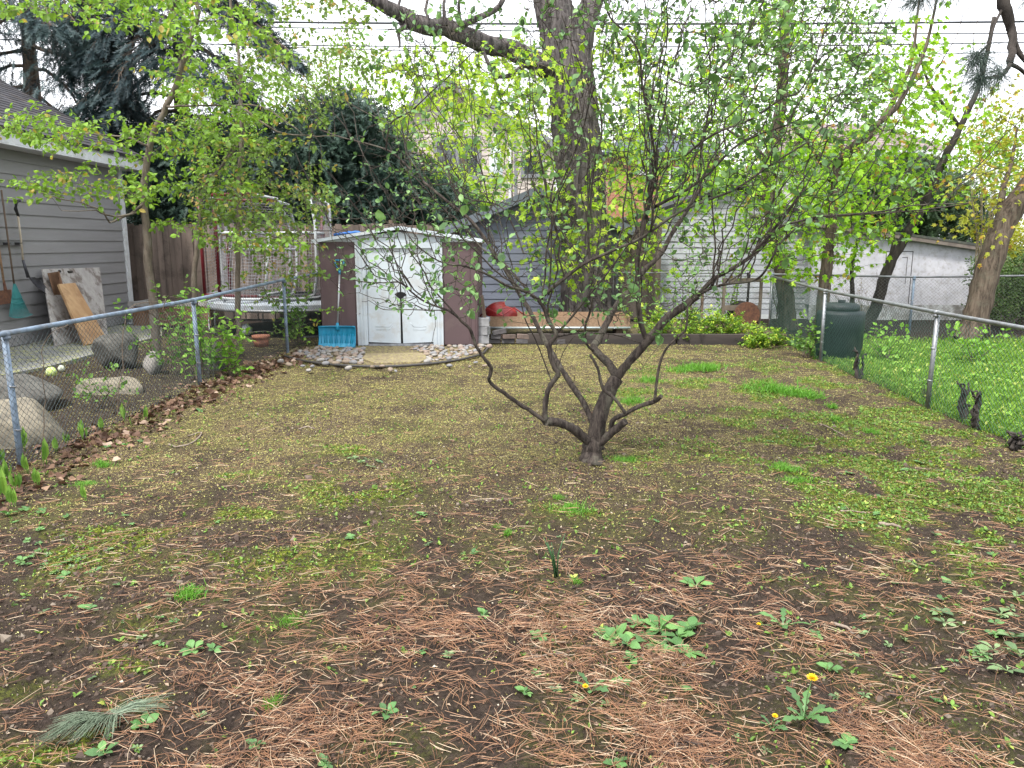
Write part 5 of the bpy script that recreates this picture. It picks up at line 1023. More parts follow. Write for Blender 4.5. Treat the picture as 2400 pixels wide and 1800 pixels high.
# ---- saplings behind the left fence
sapbark = barkmat('sapling_bark', (.105, .085, .068), (.175, .145, .115), .003, 30, (.22, .21, .19), .3)
sapleaf = leafmat('elm_leaf', [(0, (.13, .21, .04)), (.35, (.17, .31, .045)), (.7, (.24, .42, .05)), (.95, (.32, .50, .07)), (1, (.42, .33, .09))], .42, .5)
S1 = lambda x, y: (x*.36166, y*.36166); S2 = lambda x, y: (x*.36166, 400+y*.36166)
def sapling(label, trunk, limbs, tgs, leafmat_, size, n_sprig, r0, r1, flat=.25, base=None, perleaf=3, step=.075):
    s = Skel(); s.stem(trunk, r0, r1, 4, .004)
    for l in limbs: s.stem(l, .016, .004, 4, .006)
    ns = len(s.p); s.grow(tgs, 'twig', 8, .05, .0022, .010, up=.12, rmax=.014)
    A = np.array(s.p[ns:]); k = rng.choice(len(A), n_sprig); c0 = np.mean(trunk, 0); d = unit((A[k]-c0)*[1, 1, 0]+rng.normal(0, 1.1, (n_sprig, 3))*[1, 1, flat])
    s.grow(A[k]+d*rng.uniform(.12, .42, (n_sprig, 1)), 'sprig', 5, .05, .0015, .009, up=.10, rmax=.005)
    o = treeobj('sapling', label, 'tree', trunk[0]); mb = MB(); s.wood(mb, ('stem',), sides=(10, 7, 5)); add_mb(mb, o).build('trunk', sapbark, o)
    mb = MB(); s.wood(mb, ('twig', 'sprig'), sides=(5, 4, 3)); add_mb(mb, o).build('branches', sapbark, o)
    mb = MB(); Q, D = s.spots(('sprig',), step, .1); put_leaves(mb, (OVAL_V*[1.2, 1, 1.2], OVAL_F), Q, D, size, .85, .38, True, perch=perleaf, upn=1.4)
    Q, D = s.spots(('twig',), step*1.2, .5); put_leaves(mb, (OVAL_V*[1.2, 1, 1.2], OVAL_F), Q, D, size, .85, .38, True, perch=perleaf-1, upn=1.4)
    add_mb(mb, o).build('leaves', leafmat_, o); return s
tr = [G(370, 800)*[1, 1, 0]]+TR_(S2, [(1000, 960), (995, 850), (972, 700), (958, 600), (955, 450), (940, 300), (930, 150), (945, 0)], 10.6, 10.5)+TR_(S1, [(960, 1000), (1000, 850), (1080, 690), (1150, 520), (1210, 330), (1250, 200), (1290, 80), (1265, -30), (1300, -200)], 10.5, 10.2)
tr[0] = np.array([tr[1][0], 10.6, 0])
tgs = np.r_[region([(60, 265), (330, 290), (560, 300), (560, 330), (330, 375), (40, 350)], 62, 9.2, 11), region([(60, 405), (320, 385), (540, 410), (560, 455), (330, 475), (130, 470), (60, 440)], 44, 9.4, 11),
  region([(330, 490), (560, 500), (700, 560), (620, 600), (420, 585)], 24, 9.4, 10.6), region([(0, -40), (560, -60), (580, 130), (420, 110), (200, 60), (0, 35)], 105, 8.5, 11.5), region([(330, 120), (620, 120), (640, 280), (400, 270)], 52, 9.6, 11.5)]
sapling('tall sapling nearest the garage, with flat tiers of hanging leaves', tr, [TR_(S1, [(985, 960), (850, 900), (640, 870), (420, 860), (260, 800)], 10.5, 9.8), TR_(S2, [(935, 210), (740, 330), (640, 250), (400, 180), (200, 120)], 10.5, 9.8), TR_(S1, [(1085, 690), (1250, 680), (1450, 690), (1700, 690), (1960, 870)], 10.4, 9.8), TR_(S2, [(930, 260), (740, 300), (620, 260), (400, 260)], 10.5, 9.7)], tgs, sapleaf, .078, 760, .062, .022)
tr = [np.array([P(557, 730, 11.6)[0], 11.6, 0])]+TR_(S2, [(1545, 900), (1540, 600), (1550, 260), (1550, 0)], 11.6, 11.6)+TR_(S1, [(1565, 1000), (1565, 800), (1560, 560), (1540, 300), (1500, 60), (1500, -150)], 11.6, 11.4)
tgs = np.r_[region([(450, 330), (640, 300), (740, 350), (770, 470), (700, 540), (480, 520)], 130, 10.2, 12.6), region([(460, 420), (700, 400), (745, 540), (620, 620), (450, 560)], 60, 10.2, 12.2), region([(560, 0), (820, -40), (900, 120), (760, 300), (560, 300)], 130, 10.5, 13), region([(560, 620), (740, 560), (750, 680), (600, 720)], 30, 10.8, 12.2), region([(470, 430), (740, 430), (760, 530), (640, 560), (480, 560)], 70, 10.4, 12.2)]
sapling('slim sapling in front of the hockey goals, its crown reaching the brown shed', tr, [TR_(S1, [(1290, 1230), (1420, 1100), (1500, 960), (1580, 880)], 11.5, 11.2), TR_(S1, [(1560, 690), (1800, 850), (2000, 880), (2200, 880)], 11.5, 11), TR_(S2, [(1550, 300), (1750, 420), (1900, 460), (2050, 480)], 11.6, 11)], tgs, leafmat('sapling_leaf', [(0, (.10, .16, .035)), (.4, (.14, .24, .045)), (.75, (.20, .32, .06)), (.93, (.32, .38, .09)), (1, (.42, .30, .10))], .42, .5), .068, 900, .045, .016)
tr = [np.array([P(459, 700, 12.2)[0], 12.2, 0])]+TR_(S2, [(1265, 860), (1262, 650), (1285, 450), (1300, 260), (1320, 60)], 12.2, 12.2)+TR_(S1, [(1400, 1120), (1550, 930)], 12.2, 12.1)
tgs = np.r_[region([(420, 180), (560, 160), (640, 330), (520, 420), (400, 380)], 60, 11.5, 13.5), region([(640, 700), (760, 680), (770, 780), (660, 800)], 5, 12, 12.8)]
sapling('thin grey sapling close beside the spruce trunk', tr, [], tgs, sapleaf, .062, 330, .05, .018)

# ---- conifers
sprbark = barkmat('spruce_bark', (.10, .075, .062), (.16, .125, .10), .012, 16, (.20, .18, .15), .4)
def conifer(label, base, top, ytrunk, boughs, nm, sp_n, sp_L, spread=.55, hang=.5, r0=.2, kind='spruce_tree', spray=None, density=1.0):
    """boughs: (height px, end px, end py, end Y, sag)"""
    s = Skel(); tr_ = [np.array([P(*base, ytrunk)[0], ytrunk, 0]), P(*base, ytrunk), P((base[0]+top[0])/2, (base[1]+top[1])/2, ytrunk), P(*top, ytrunk)]; s.stem(tr_, r0, r0*.45, 5)
    for (hp, ex, ey, eY, sag) in boughs:
        f = np.clip((hp-base[1])/(top[1]-base[1]), 0, 1); a = tr_[1]+(tr_[3]-tr_[1])*f; a[0] = np.interp(hp, [top[1], base[1]], [tr_[3][0], tr_[1][0]]); e = P(ex, ey, eY); m1 = a+(e-a)*.4+[0, 0, sag]; m2 = a+(e-a)*.75+[0, 0, sag*.5]
        s.stem([a, m1, m2, e], .05, .008, 5, .02)
    o = treeobj(kind, label, 'tree', tr_[0]); mb = MB(); s.wood(mb, ('stem',), sides=(12, 6, 4), knob=.05)
    mbn = MB(); V_, F_ = spray or needle_spray(22, 1, .05, .20)
    for pts, rad, kd in s.paths[1:]:
        L = np.linalg.norm(pts[-1]-pts[0]); n_ = int(sp_n*1.6*L*density); u = rng.uniform(.18, 1, n_); i_ = (u*(len(pts)-1)).astype(int).clip(0, len(pts)-2); fr = u*(len(pts)-1)-i_; Q = pts[i_]+(pts[i_+1]-pts[i_])*fr[:, None]; T = unit(pts[i_+1]-pts[i_])
        sd_ = unit(np.cross(T, [0, 0, 1.]))*np.where(rng.random(n_) < .5, 1, -1)[:, None]; wl_ = (1.05-u)*spread*min(L, 3)*rng.uniform(.1, 1, n_); Q2 = Q+sd_*wl_[:, None]+T*wl_[:, None]*.5-np.c_[np.zeros((n_, 2)), hang*wl_*rng.uniform(.2, 1.2, n_)+rng.uniform(0, .25, n_)*hang]
        d = unit(sd_*.6+T*.7+np.c_[np.zeros((n_, 2)), -rng.uniform(0, 1.4, n_)*hang]+rng.normal(0, .3, (n_, 3)))
        mbn.scatter(V_, F_, Q2, frames(d, np.array([0, 0, 1.])+rng.normal(0, .5, (n_, 3))), rng.uniform(.6, 1.2, n_)*sp_L, np.clip(.5+rng.normal(0, .22)+rng.normal(0, .15, n_), 0, 1))
        for q, q2 in list(zip(Q, Q2))[::5]: mb.tube([q, (q+q2)/2+[0, 0, .04], q2], .006, 3, cap=False)
    add_mb(mb, o).build('trunk', sprbark, o); add_mb(mbn, o).build('needles', nm, o); return o
spn = leafmat('blue_spruce_needle', [(0, (.016, .030, .036)), (.5, (.030, .055, .062)), (1, (.055, .092, .090))], .08, .6)
conifer('tall blue spruce at the far left above the garage roof', (85, 330), (40, -250), 20.0, [(-60, -190, 120, 19, .5), (-60, 330, 60, 19, .4), (20, -200, 190, 19, .4), (60, 230, 180, 19, .4), (110, -120, 260, 19.5, .4), (150, 230, 300, 18.5, .3), (190, -60, 320, 19, .3), (-160, 350, -40, 19, .3), (60, 180, 110, 22, .3), (150, -60, 230, 21, .3), (-120, 120, 60, 17.5, .4), (210, 170, 330, 19.5, .2), (-200, -220, 20, 19, .3), (-30, 250, 150, 18.5, .3), (100, 320, 260, 18.6, .3), (-90, -40, 40, 18.3, .3), (40, -60, 130, 18.4, .3), (-180, 180, 60, 18, .3)], spn, 70, .42, r0=.24)
conifer('dark blue green spruce with drooping boughs behind the saplings', (432, 420), (405, -260), 19.0, [(-80, 200, 130, 18, .5), (-30, 270, 210, 17.5, .5), (40, 160, 150, 18.5, .6), (60, 250, 270, 17.5, .5), (120, 170, 250, 18, .5), (150, 240, 300, 18, .4), (220, 190, 290, 18.5, .3), (-60, 640, 110, 18.2, .5), (0, 690, 130, 18, .5), (30, 600, 40, 18.5, .5), (-120, 620, 0, 18.4, .4), (120, 560, 200, 17.5, .4), (60, 430, 160, 16.8, .3), (260, 300, 330, 18, .3), (280, 560, 330, 18, .3), (-150, 330, 0, 17.5, .4), (-60, 400, 60, 17, .4), (180, 620, 260, 18.5, .3), (340, 320, 400, 18, .2), (330, 540, 400, 18.3, .2), (-160, 180, -20, 18, .3)], spn, 74, .42, r0=.22)
yn = leafmat('dark_yew_needle', [(0, (.018, .034, .027)), (.5, (.034, .064, .050)), (1, (.065, .115, .085))], .08, .6)
def bushy(name, label, cat, base, poly, n, y0, y1, m_, size, T, bark=None, sh=0.0, clumps=40, rcl=.6, kind=None):
    """crown of many leafy clumps carried by limbs from one base"""
    s = Skel(); b = np.array(base, float); cl = region(poly, clumps, y0, y1); top = cl[np.argmax(cl[:, 2])]; s.stem([b, b*[1, 1, 0]+[(top[0]-b[0])*.3, (top[1]-b[1])*.3, top[2]*.4], b*[1, 1, 0]+[(top[0]-b[0])*.7, (top[1]-b[1])*.7, top[2]*.8], top], .10, .02, 6, .03)
    s.grow(cl, 'twig', 7, .08, .004, .012, up=.1, rmax=.05); o = treeobj(name, label, cat, b); mb = MB(); s.wood(mb, sides=(8, 5, 3)); add_mb(mb, o).build('branches', bark or sprbark, o)
    per = n//clumps; c = np.repeat(cl, per, 0); d = randdir(len(c)); rr = rcl*rng.random(len(c))**.45; q = c+d*rr[:, None]*[1, 1, .8]; ct = np.repeat(rng.normal(0, .16, clumps), per)
    dirs = unit(d+rng.normal(0, .6, d.shape)+[0, 0, sh]); mb = MB(); mb.scatter(T[0], T[1], q, frames(dirs, np.array([0, 0, 1.])+rng.normal(0, .6, d.shape)), size*rng.uniform(.6, 1.2, len(q)), np.clip(.5+ct+.12*rng.normal(0, 1, len(q)), 0, 1))
    add_mb(mb, o).build('foliage', m_, o); return o
SPY = needle_spray(14, 1, .09, .26)
bushy('yew_tree', 'dense dark evergreen behind the brown shed', 'tree', (-2.2, 19, 0), [(690, 530), (665, 400), (690, 300), (740, 250), (800, 232), (880, 290), (915, 330), (950, 380), (1000, 420), (1085, 480), (1090, 540)], 15000, 17.6, 20.5, yn, .30, SPY, clumps=200, rcl=.55, sh=-.2)
bushy('cedar_tree', 'dark feathery evergreen behind the hockey goals', 'tree', (-6.0, 19.3, 0), [(285, 420), (400, 300), (560, 290), (700, 300), (700, 480), (640, 560), (470, 560), (300, 520)], 12000, 17.6, 20, yn, .30, SPY, clumps=130, rcl=.6, sh=-.4)
bushy('cedar_tree', 'bluish low evergreen at the corner of the board fence', 'tree', (-8.4, 20.5, 0), [(285, 480), (260, 400), (330, 330), (450, 360), (450, 520)], 4200, 19.5, 21.5, spn, .34, SPY, clumps=40, rcl=.6, sh=-.3)
bushy('yew_tree', 'dark green evergreen above the lean-to roof', 'tree', (9.6, 21.5, 0), [(2010, 540), (2030, 430), (2120, 385), (2230, 420), (2300, 500), (2310, 570), (2180, 560)], 8000, 20, 23, leafmat('deep_green_needle', [(0, (.015, .030, .014)), (.5, (.03, .06, .025)), (1, (.06, .11, .04))], .08, .6), .30, SPY, clumps=90, rcl=.6)

# ---- big old maple
obark = barkmat('furrowed_grey_bark', (.032, .027, .028), (.16, .14, .138), .07, 15, (.11, .115, .10), .25, (1, 1, .10))
bm_s = Skel(); YM = 16.6
bm_s.stem([np.array([P(1378, 690, YM)[0], YM, -.05]), P(1380, 650, YM), P(1372, 560, YM), P(1362, 450, YM), P(1352, 330, YM), P(1340, 200, YM), P(1318, 100, YM), P(1292, 0, YM), P(1270, -140, YM), P(1250, -300, YM-.2)], [0], [.66, .56, .50, .50, .49, .47, .42, .37, .35, .33], 4, .01)
bm_s.stem([P(1345, 210, YM), P(1360, 90, YM+.2), P(1395, -20, YM+.4), P(1420, -180, YM+.6)], .30, .2, 4)
bm_s.stem([P(1330, 190, YM), P(1260, 145, YM-.3), P(1190, 115, YM-.5), P(1120, 100, YM-.7), P(1050, 65, YM-.9), P(985, 58, YM-1.1), P(945, 35, YM-1.2), P(890, 5, YM-1.4), P(800, -50, YM-1.6)], [0], [.22, .20, .19, .18, .17, .16, .14, .125, .1], 4, .015)
bm_s.stem([P(1060, 68, YM-.9), P(1120, 42, YM-1), P(1170, 15, YM-1.1), P(1190, -40, YM-1.1)], .07, .04, 4); bm_s.stem([P(950, 60, YM-1.2), P(935, 75, YM-1.3), P(937, 110, YM-1.3)], .06, .015, 4, .01)
bm_s.stem([P(1330, 160, YM-.3), P(1240, 150, YM-.8), P(1200, 175, YM-1), P(1165, 178, YM-1.1), P(1145, 150, YM-1.2), P(1130, 110, YM-1.2)], .05, .03, 4)
for a in (940, 1005, 1045, 1080): bm_s.stem([P(a, 60, YM-1.2), P(a-5, 10, YM-1.2), P(a+8, -60, YM-1.2)], .035, .02, 4, .01)
mapleleaf = leafmat('young_maple_leaf', [(0, (.24, .38, .035)), (.4, (.33, .52, .05)), (.75, (.46, .64, .07)), (1, (.60, .68, .12))], .55, .55)
tg = np.r_[region([(900, 120), (1150, 60), (1330, 120), (1330, 360), (1180, 300), (1000, 230), (900, 200)], 150, 13.5, 18), region([(1400, 60), (1560, 20), (1560, 420), (1420, 420)], 110, 14.5, 18.5), region([(1250, 330), (1560, 360), (1550, 640), (1380, 660), (1230, 600)], 150, 14.8, 16.4), region([(900, 250), (1250, 220), (1250, 420), (930, 470)], 80, 18, 22)]
bm_s.grow(tg, 'twig', 9, .07, .004, .010, up=-.12, rmax=.03)
A = np.array(bm_s.p)[-len(tg)*8:]; k = rng.choice(len(A), 900); bm_s.grow(A[k]+rng.normal(0, .28, (900, 3))-[0, 0, .12], 'sprig', 4, .08, .003, .008, rmax=.008)
o = treeobj('maple_tree', 'huge old furrowed maple trunk between the blue shed and white garage', 'tree', bm_s.p[0]); mb = MB()
for pts, rad, kd in bm_s.paths:
    if kd == 'stem':
        big_ = rad.max() > .3; 
        if big_: f_ = np.linspace(0, 1, 90); ii = np.linspace(0, len(pts)-1, 90); pts = np.stack([np.interp(ii, np.arange(len(pts)), pts[:, c_]) for c_ in range(3)], -1); rad = np.interp(ii, np.arange(len(rad)), rad)
        mb.tube(pts, rad, 40 if big_ else 12, knob=.028 if big_ else .07)
add_mb(mb, o).build('trunk', obark, o); mb = MB(); bm_s.wood(mb, ('twig', 'sprig'), sides=(5, 4, 3)); add_mb(mb, o).build('branches', sapbark, o)
mb = MB(); Q, D = bm_s.spots(('sprig',), .17, .3); put_leaves(mb, (MAPLE_V, MAPLE_F), Q, D, .15, .7, .65, False, perch=3, upn=.6); Q, D = bm_s.spots(('twig',), .30, .5); put_leaves(mb, (MAPLE_V, MAPLE_F), Q, D, .14, .7, .55, False, perch=3, upn=.6)
add_mb(mb, o).build('leaves', mapleleaf, o)

# ---- maples and others on the right
rbark = barkmat('grey_brown_bark', (.045, .034, .028), (.15, .115, .09), .02, 16, (.15, .145, .11), .3, (1, 1, .15)); dbark = barkmat('dark_wet_bark', (.03, .026, .024), (.065, .056, .05), .008, 14)
gmleaf = leafmat('fresh_green_leaf', [(0, (.18, .33, .03)), (.4, (.26, .50, .035)), (.75, (.38, .62, .05)), (.96, (.48, .66, .08)), (1, (.46, .27, .08))], .55, .5)
def rtree(label, trunk, r0, r1, limbs, tgs, m_leaf, bark, size=.11, T=(MAPLE_V, MAPLE_F), nsp=300, perch=3, name='maple_tree', step=.12, ivy=None):
    s = Skel(); s.stem(trunk, r0, r1, 5, .006)
    for l in limbs: s.stem(l, min(r1*1.1, .075), .012, 4, .01)
    s.grow(tgs, 'twig', 8, .07, .003, .011, up=.05, rmax=.022); A = np.array(s.p)[-len(tgs)*7:]; k = rng.choice(len(A), nsp)
    s.grow(A[k]+rng.normal(0, .24, (nsp, 3))-[0, 0, .08], 'sprig', 4, .08, .0025, .008, rmax=.006)
    o = treeobj(name, label, 'tree', trunk[0]); mb = MB(); s.wood(mb, ('stem',), sides=(14, 8, 5), knob=.03); add_mb(mb, o).build('trunk', bark, o); mb = MB(); s.wood(mb, ('twig', 'sprig'), sides=(5, 4, 3)); add_mb(mb, o).build('branches', bark, o)
    mb = MB(); Q, D = s.spots(('sprig',), step, .2); put_leaves(mb, T, Q, D, size, .7, .45, False, perch=perch, upn=.8); Q, D = s.spots(('twig',), step*2, .5); put_leaves(mb, T, Q, D, size, .7, .45, False, perch=perch, upn=.8); add_mb(mb, o).build('leaves', m_leaf, o)
    return o
def gr(px, Y): return np.array([PX(px, Y, 0), Y, -.03])
rtree('straight brown maple standing behind the compost bin', [gr(1918, 14), P(1930, 700, 14), P(1942, 580, 14), P(1956, 470, 14), P(1962, 380, 14)], .125, .07, [[P(1960, 390, 14), P(2010, 330, 13.6), P(2100, 250, 13.4), P(2170, 110, 13.4), P(2200, -40, 13.2)], [P(1960, 390, 14), P(2060, 290, 14.3), P(2130, 160, 14.5), P(2160, -40, 14.6)], [P(1950, 420, 14), P(1900, 340, 13.6), P(1860, 310, 13.4)]],
  np.r_[region([(1760, 330), (1960, 300), (2120, 330), (2180, 480), (2060, 560), (1850, 640), (1760, 560), (1740, 440)], 200, 12.6, 15.2), region([(1980, 120), (2200, 30), (2260, 200), (2150, 330), (1980, 320)], 80, 12.8, 15)], gmleaf, rbark, nsp=760, perch=3, size=.115)
rtree('ivy twined maple just behind the corner of the right fence', [gr(1848, 15.2), P(1842, 700, 15.2), P(1826, 600, 15.2), P(1806, 500, 15.2), P(1800, 400, 15.2), P(1830, 250, 15.2), P(1838, 60, 15.1), P(1842, -160, 15)], .17, .08, [[P(1815, 400, 15.2), P(1760, 340, 15), P(1700, 300, 14.8)], [P(1808, 420, 15.2), P(1870, 330, 15), P(1930, 380, 15)]],
  np.r_[region([(1580, 100), (1800, 0), (1900, 60), (1960, 300), (1800, 420), (1600, 420)], 105, 14, 17), region([(1560, 380), (1800, 420), (1860, 560), (1700, 560), (1560, 500)], 60, 14.2, 16.4)], gmleaf, rbark, nsp=560, perch=3, size=.11)
rtree('dark leaning slender tree forking before the lean-to', [gr(2020, 15), P(2052, 720, 15), P(2085, 620, 15), P(2120, 560, 15), P(2165, 480, 15), P(2215, 370, 15), P(2250, 300, 15), P(2300, 180, 15), P(2330, 40, 15)], .12, .035, [[P(2085, 620, 15), P(2098, 520, 15), P(2110, 430, 15.1), P(2145, 320, 15.2)], [P(2250, 300, 15), P(2180, 200, 14.8), P(2140, 80, 14.6)]],
  region([(2040, 240), (2330, 180), (2400, 420), (2300, 470), (2130, 440)], 60, 13.8, 16), gmleaf, dbark, nsp=200, perch=3, size=.10)
rtree('thin curved dark sapling between the two maple trunks', [gr(2000, 14.8), P(1998, 690, 14.8), P(1996, 640, 14.8), P(2006, 580, 14.8), P(1975+50, 520, 14.8), P(2035, 440, 14.8)], .05, .018, [], region([(1900, 470), (2060, 450), (2080, 600), (1960, 660), (1900, 600)], 26, 13.8, 15), gmleaf, dbark, nsp=100, size=.10)
yl = leafmat('yellow_spring_leaf', [(0, (.26, .30, .04)), (.5, (.40, .42, .05)), (.85, (.50, .48, .07)), (1, (.50, .28, .07))], .45, .55)
rtree('thick leaning tree trunk at the right edge beyond the fence', [gr(2262, 13.6), P(2282, 760, 13.6), P(2300, 690, 13.6), P(2325, 600, 13.6), P(2362, 510, 13.6), P(2410, 440, 13.6), P(2500, 330, 13.4), P(2560, 150, 13.2)], .22, .17, [[P(2345, 540, 13.6), P(2348, 460, 13.7), P(2370, 380, 13.8), P(2385, 300, 13.8)]],
  np.r_[region([(2200, 400), (2400, 380), (2440, 520), (2330, 560), (2230, 520)], 40, 12.8, 14.6), region([(2300, 230), (2480, 240), (2480, 450), (2300, 420)], 55, 13, 15)], yl, rbark, nsp=260, size=.09, name='old_tree')
# upright pale twigs beside it
s = Skel(); b0 = gr(2300, 14.3)
for k in range(16): x = rng.uniform(2270, 2350); s.stem([b0+rng.normal(0, .1, 3)*[1, 1, 0], P(2300+(x-2300)*.4, 560, 14.3), P(x, rng.uniform(380, 470), 14.2+rng.normal(0, .2))], .012, .003, 5, .012)
ns = len(s.p); s.grow(region([(2260, 370), (2340, 370), (2340, 560), (2290, 560)], 40, 14, 14.7), 'twig', 5, .05, .002, .01, up=-.05, rmax=.005)
o = treeobj('lilac_shrub', 'upright pale twigged shrub beside the thick leaning trunk', 'shrub', b0); mb = MB(); s.wood(mb); add_mb(mb, o).build('stems', barkmat('pale_twig_bark', (.33, .27, .2), (.24, .19, .14), .002, 30), o); mb = MB(); Q, D = s.spots(('twig', 'stem'), .09, .6); put_leaves(mb, (OVAL_V, OVAL_F), Q, D, .05, .8, 0, perch=1); add_mb(mb, o).build('leaves', yl, o)
# bare young shoots and bush round the corner
def shoots(name, label, cat, base, n, spread, hgt, leaf, size, bark, step=.08, perch=2, r=.006, lean=(0, 0)):
    s = Skel(); b = np.array(base, float)
    for k in range(n):
        e = b+np.array([rng.normal(lean[0], spread), rng.normal(lean[1], spread), hgt*rng.uniform(.55, 1.1)]); m_ = b+(e-b)*.5+np.array([*rng.normal(0, spread*.25, 2), 0]); s.stem([b+rng.normal(0, spread*.25, 3)*[1, 1, 0], m_, e], r, r*.3, 5, .006)
    tg = np.array(s.p)[rng.choice(len(s.p), n*3)]+rng.normal(0, .09, (n*3, 3))+[0, 0, .05]; s.grow(tg, 'twig', 4, .06, .0014, .008, rmax=.003)
    o = thing(name, label, cat, b*[1, 1, 0]); mb = MB(); s.wood(mb, sides=(5, 4, 3)); add_mb(mb, o).build('stems', bark, o); mb = MB(); Q, D = s.spots(('twig', 'stem'), step, .25); put_leaves(mb, (OVAL_V*[1.3, 1, 1], OVAL_F), Q, D, size, .9, .15, True, perch=perch); add_mb(mb, o).build('leaves', leaf, o); return o
gl = leafmat('mid_green_leaf', [(0, (.07, .15, .03)), (.5, (.13, .27, .04)), (1, (.22, .38, .07))], .4, .5); brt = leafmat('bright_green_leaf', [(0, (.13, .26, .03)), (.5, (.19, .40, .045)), (1, (.30, .52, .08))], .42, .5)
twb = barkmat('thin_twig_bark', (.09, .07, .055), (.15, .12, .09), .001, 40)
shoots('fence_shrub', 'leafy shrub against the second post of the left fence', 'shrub', (-3.95, 9.6, 0), 16, .26, .95, brt, .075, twb, perch=2)
shoots('fence_shrub', 'arching shrub between the dark boulder and the left fence', 'shrub', (-4.35, 9.9, 0), 13, .30, 1.05, gl, .07, twb, lean=(.1, 0))
shoots('fence_shrub', 'low bright shrub right of the second fence post', 'shrub', (-3.62, 9.8, 0), 10, .17, .62, brt, .075, twb)
shoots('fence_shrub', 'leafy shrub squeezed between the left fence and the brown shed', 'shrub', (-3.62, 12.9, 0), 14, .2, .95, gl, .085, twb)
shoots('fence_shrub', 'sparse seedlings behind the first bay of the left fence', 'shrub', (-4.3, 8.0, 0), 6, .25, .40, gl, .05, twb)
shoots('fence_shrub', 'green shrub wrapped round the far post of the right fence', 'shrub', (4.42, 11.45, 0), 10, .14, .62, gl, .07, twb)
shoots('fence_shrub', 'broadleaf sprouts right of the compost bin', 'shrub', (5.5, 11.2, 0), 9, .2, .48, brt, .075, twb)
shoots('fence_shrub', 'broadleaf sprouts in the lawn before the leaning trunk', 'shrub', (6.6, 11.0, 0), 10, .25, .5, brt, .08, twb)
shoots('fence_shrub', 'leafy sprouts at the foot of the near post of the right fence', 'shrub', (4.62, 8.4, 0), 7, .16, .33, brt, .05, twb)
shoots('fence_shrub', 'tangled bare shrub before the white wall, by the back fence', 'shrub', (5.5, 15.7, 0), 12, .3, 1.5, gl, .04, twb, r=.009)
shoots('fence_shrub', 'brown twiggy shrub before the lean-to door', 'shrub', (7.3, 15.8, 0), 16, .35, 1.3, leafmat('brownish_bud', [(0, (.14, .10, .06)), (1, (.30, .26, .14))], .2, .7), .03, twb, r=.007)
shoots('fence_shrub', 'leafy tall twigs in the bed behind the planter box', 'shrub', (3.3, 15.0, 0), 12, .4, 1.7, brt, .05, twb, r=.007)
shoots('fence_shrub', 'sparse green twigs before the white garage, near its corner', 'shrub', (4.3, 15.3, 0), 12, .35, 2.0, brt, .05, twb, r=.007)
# climbing weeds in the left fence, dry vine on the rail
s = Skel(); s.stem([(-3.80, 7.2, 0), (-3.78, 7.35, .5), (-3.80, 7.6, 1.02), (-3.78, 8.0, 1.10), (-3.76, 8.5, 1.04)], .006, .003, 5, .012); s.stem([(-3.80, 7.9, 1.05), (-3.7, 8.2, .9), (-3.78, 8.4, 1.12), (-3.8, 8.9, 1.0), (-3.74, 9.0, .3), (-3.76, 9.1, 0)], .005, .003, 5, .015); s.stem([(-3.80, 6.0, .0), (-3.77, 6.1, .45), (-3.80, 6.2, .9), (-3.76, 6.5, 1.02)], .005, .003, 5, .012)
s.grow(np.array(s.p)[rng.choice(len(s.p), 24)]+rng.normal(0, .08, (24, 3)), 'twig', 4, .1, .0012, .006); mb = MB(); s.wood(mb, sides=(5, 4, 3)); mb.build('dry_vine', twb, label='dry brown vine tangled over the rail of the left fence', cat='vine')
# dead stumps at the right fence
for px, py, lb in ((2262, 985, 'dark twisted dead stump against the right fence, left one of the close pair'), (2292, 1002, 'dark twisted dead stump against the right fence, right one of the close pair'), (2385, 1050, 'short dark dead stump at the right edge of the yard'), (2012, 885, 'dead brown stems against the right fence past the far post')):
    b = G(px, py); s = Skel(); h = .30 if px < 2300 else .12
    for k in range(4): a = rng.uniform(0, 6.28); s.stem([b+[0, 0, -.03], b+[math.cos(a)*.05, math.sin(a)*.05, h*.4], b+[math.cos(a)*.03, math.sin(a)*.03, h*rng.uniform(.7, 1.1)], b+[math.cos(a)*.10, math.sin(a)*.1, h*rng.uniform(.9, 1.3)]], .028, .006, 4, .012)
    o = treeobj('dead_stump', lb, 'stump', b); mb = MB(); s.wood(mb, sides=(7, 6, 5), knob=.2); add_mb(mb, o).build('stems', dbark, o)

# ---- hedge and low evergreen shrub
bushy('hedge', 'clipped dark hedge at the right edge behind the back fence', 'hedge', (10.6, 15.9, 0), [(2290, 740), (2290, 610), (2420, 595), (2520, 600), (2520, 740)], 12000, 15.2, 16.6, leafmat('hedge_leaf', [(0, (.035, .065, .02)), (.6, (.07, .13, .03)), (1, (.13, .22, .05))], .2, .6), .06, (OVAL_V, OVAL_F), clumps=120, rcl=.28, bark=twb)
bushy('golden_hedge', 'yellow green bush above the dark hedge at the right edge', 'hedge', (10.8, 17.6, 0), [(2310, 620), (2320, 540), (2400, 520), (2520, 520), (2520, 620)], 5200, 17, 18, yl, .07, (OVAL_V, OVAL_F), clumps=50, rcl=.33, bark=twb)
euo = leafmat('euonymus_leaf', [(0, (.045, .11, .015)), (.35, (.10, .22, .02)), (.6, (.22, .38, .03)), (.85, (.45, .52, .05)), (1, (.60, .60, .10))], .25, .4, .5)
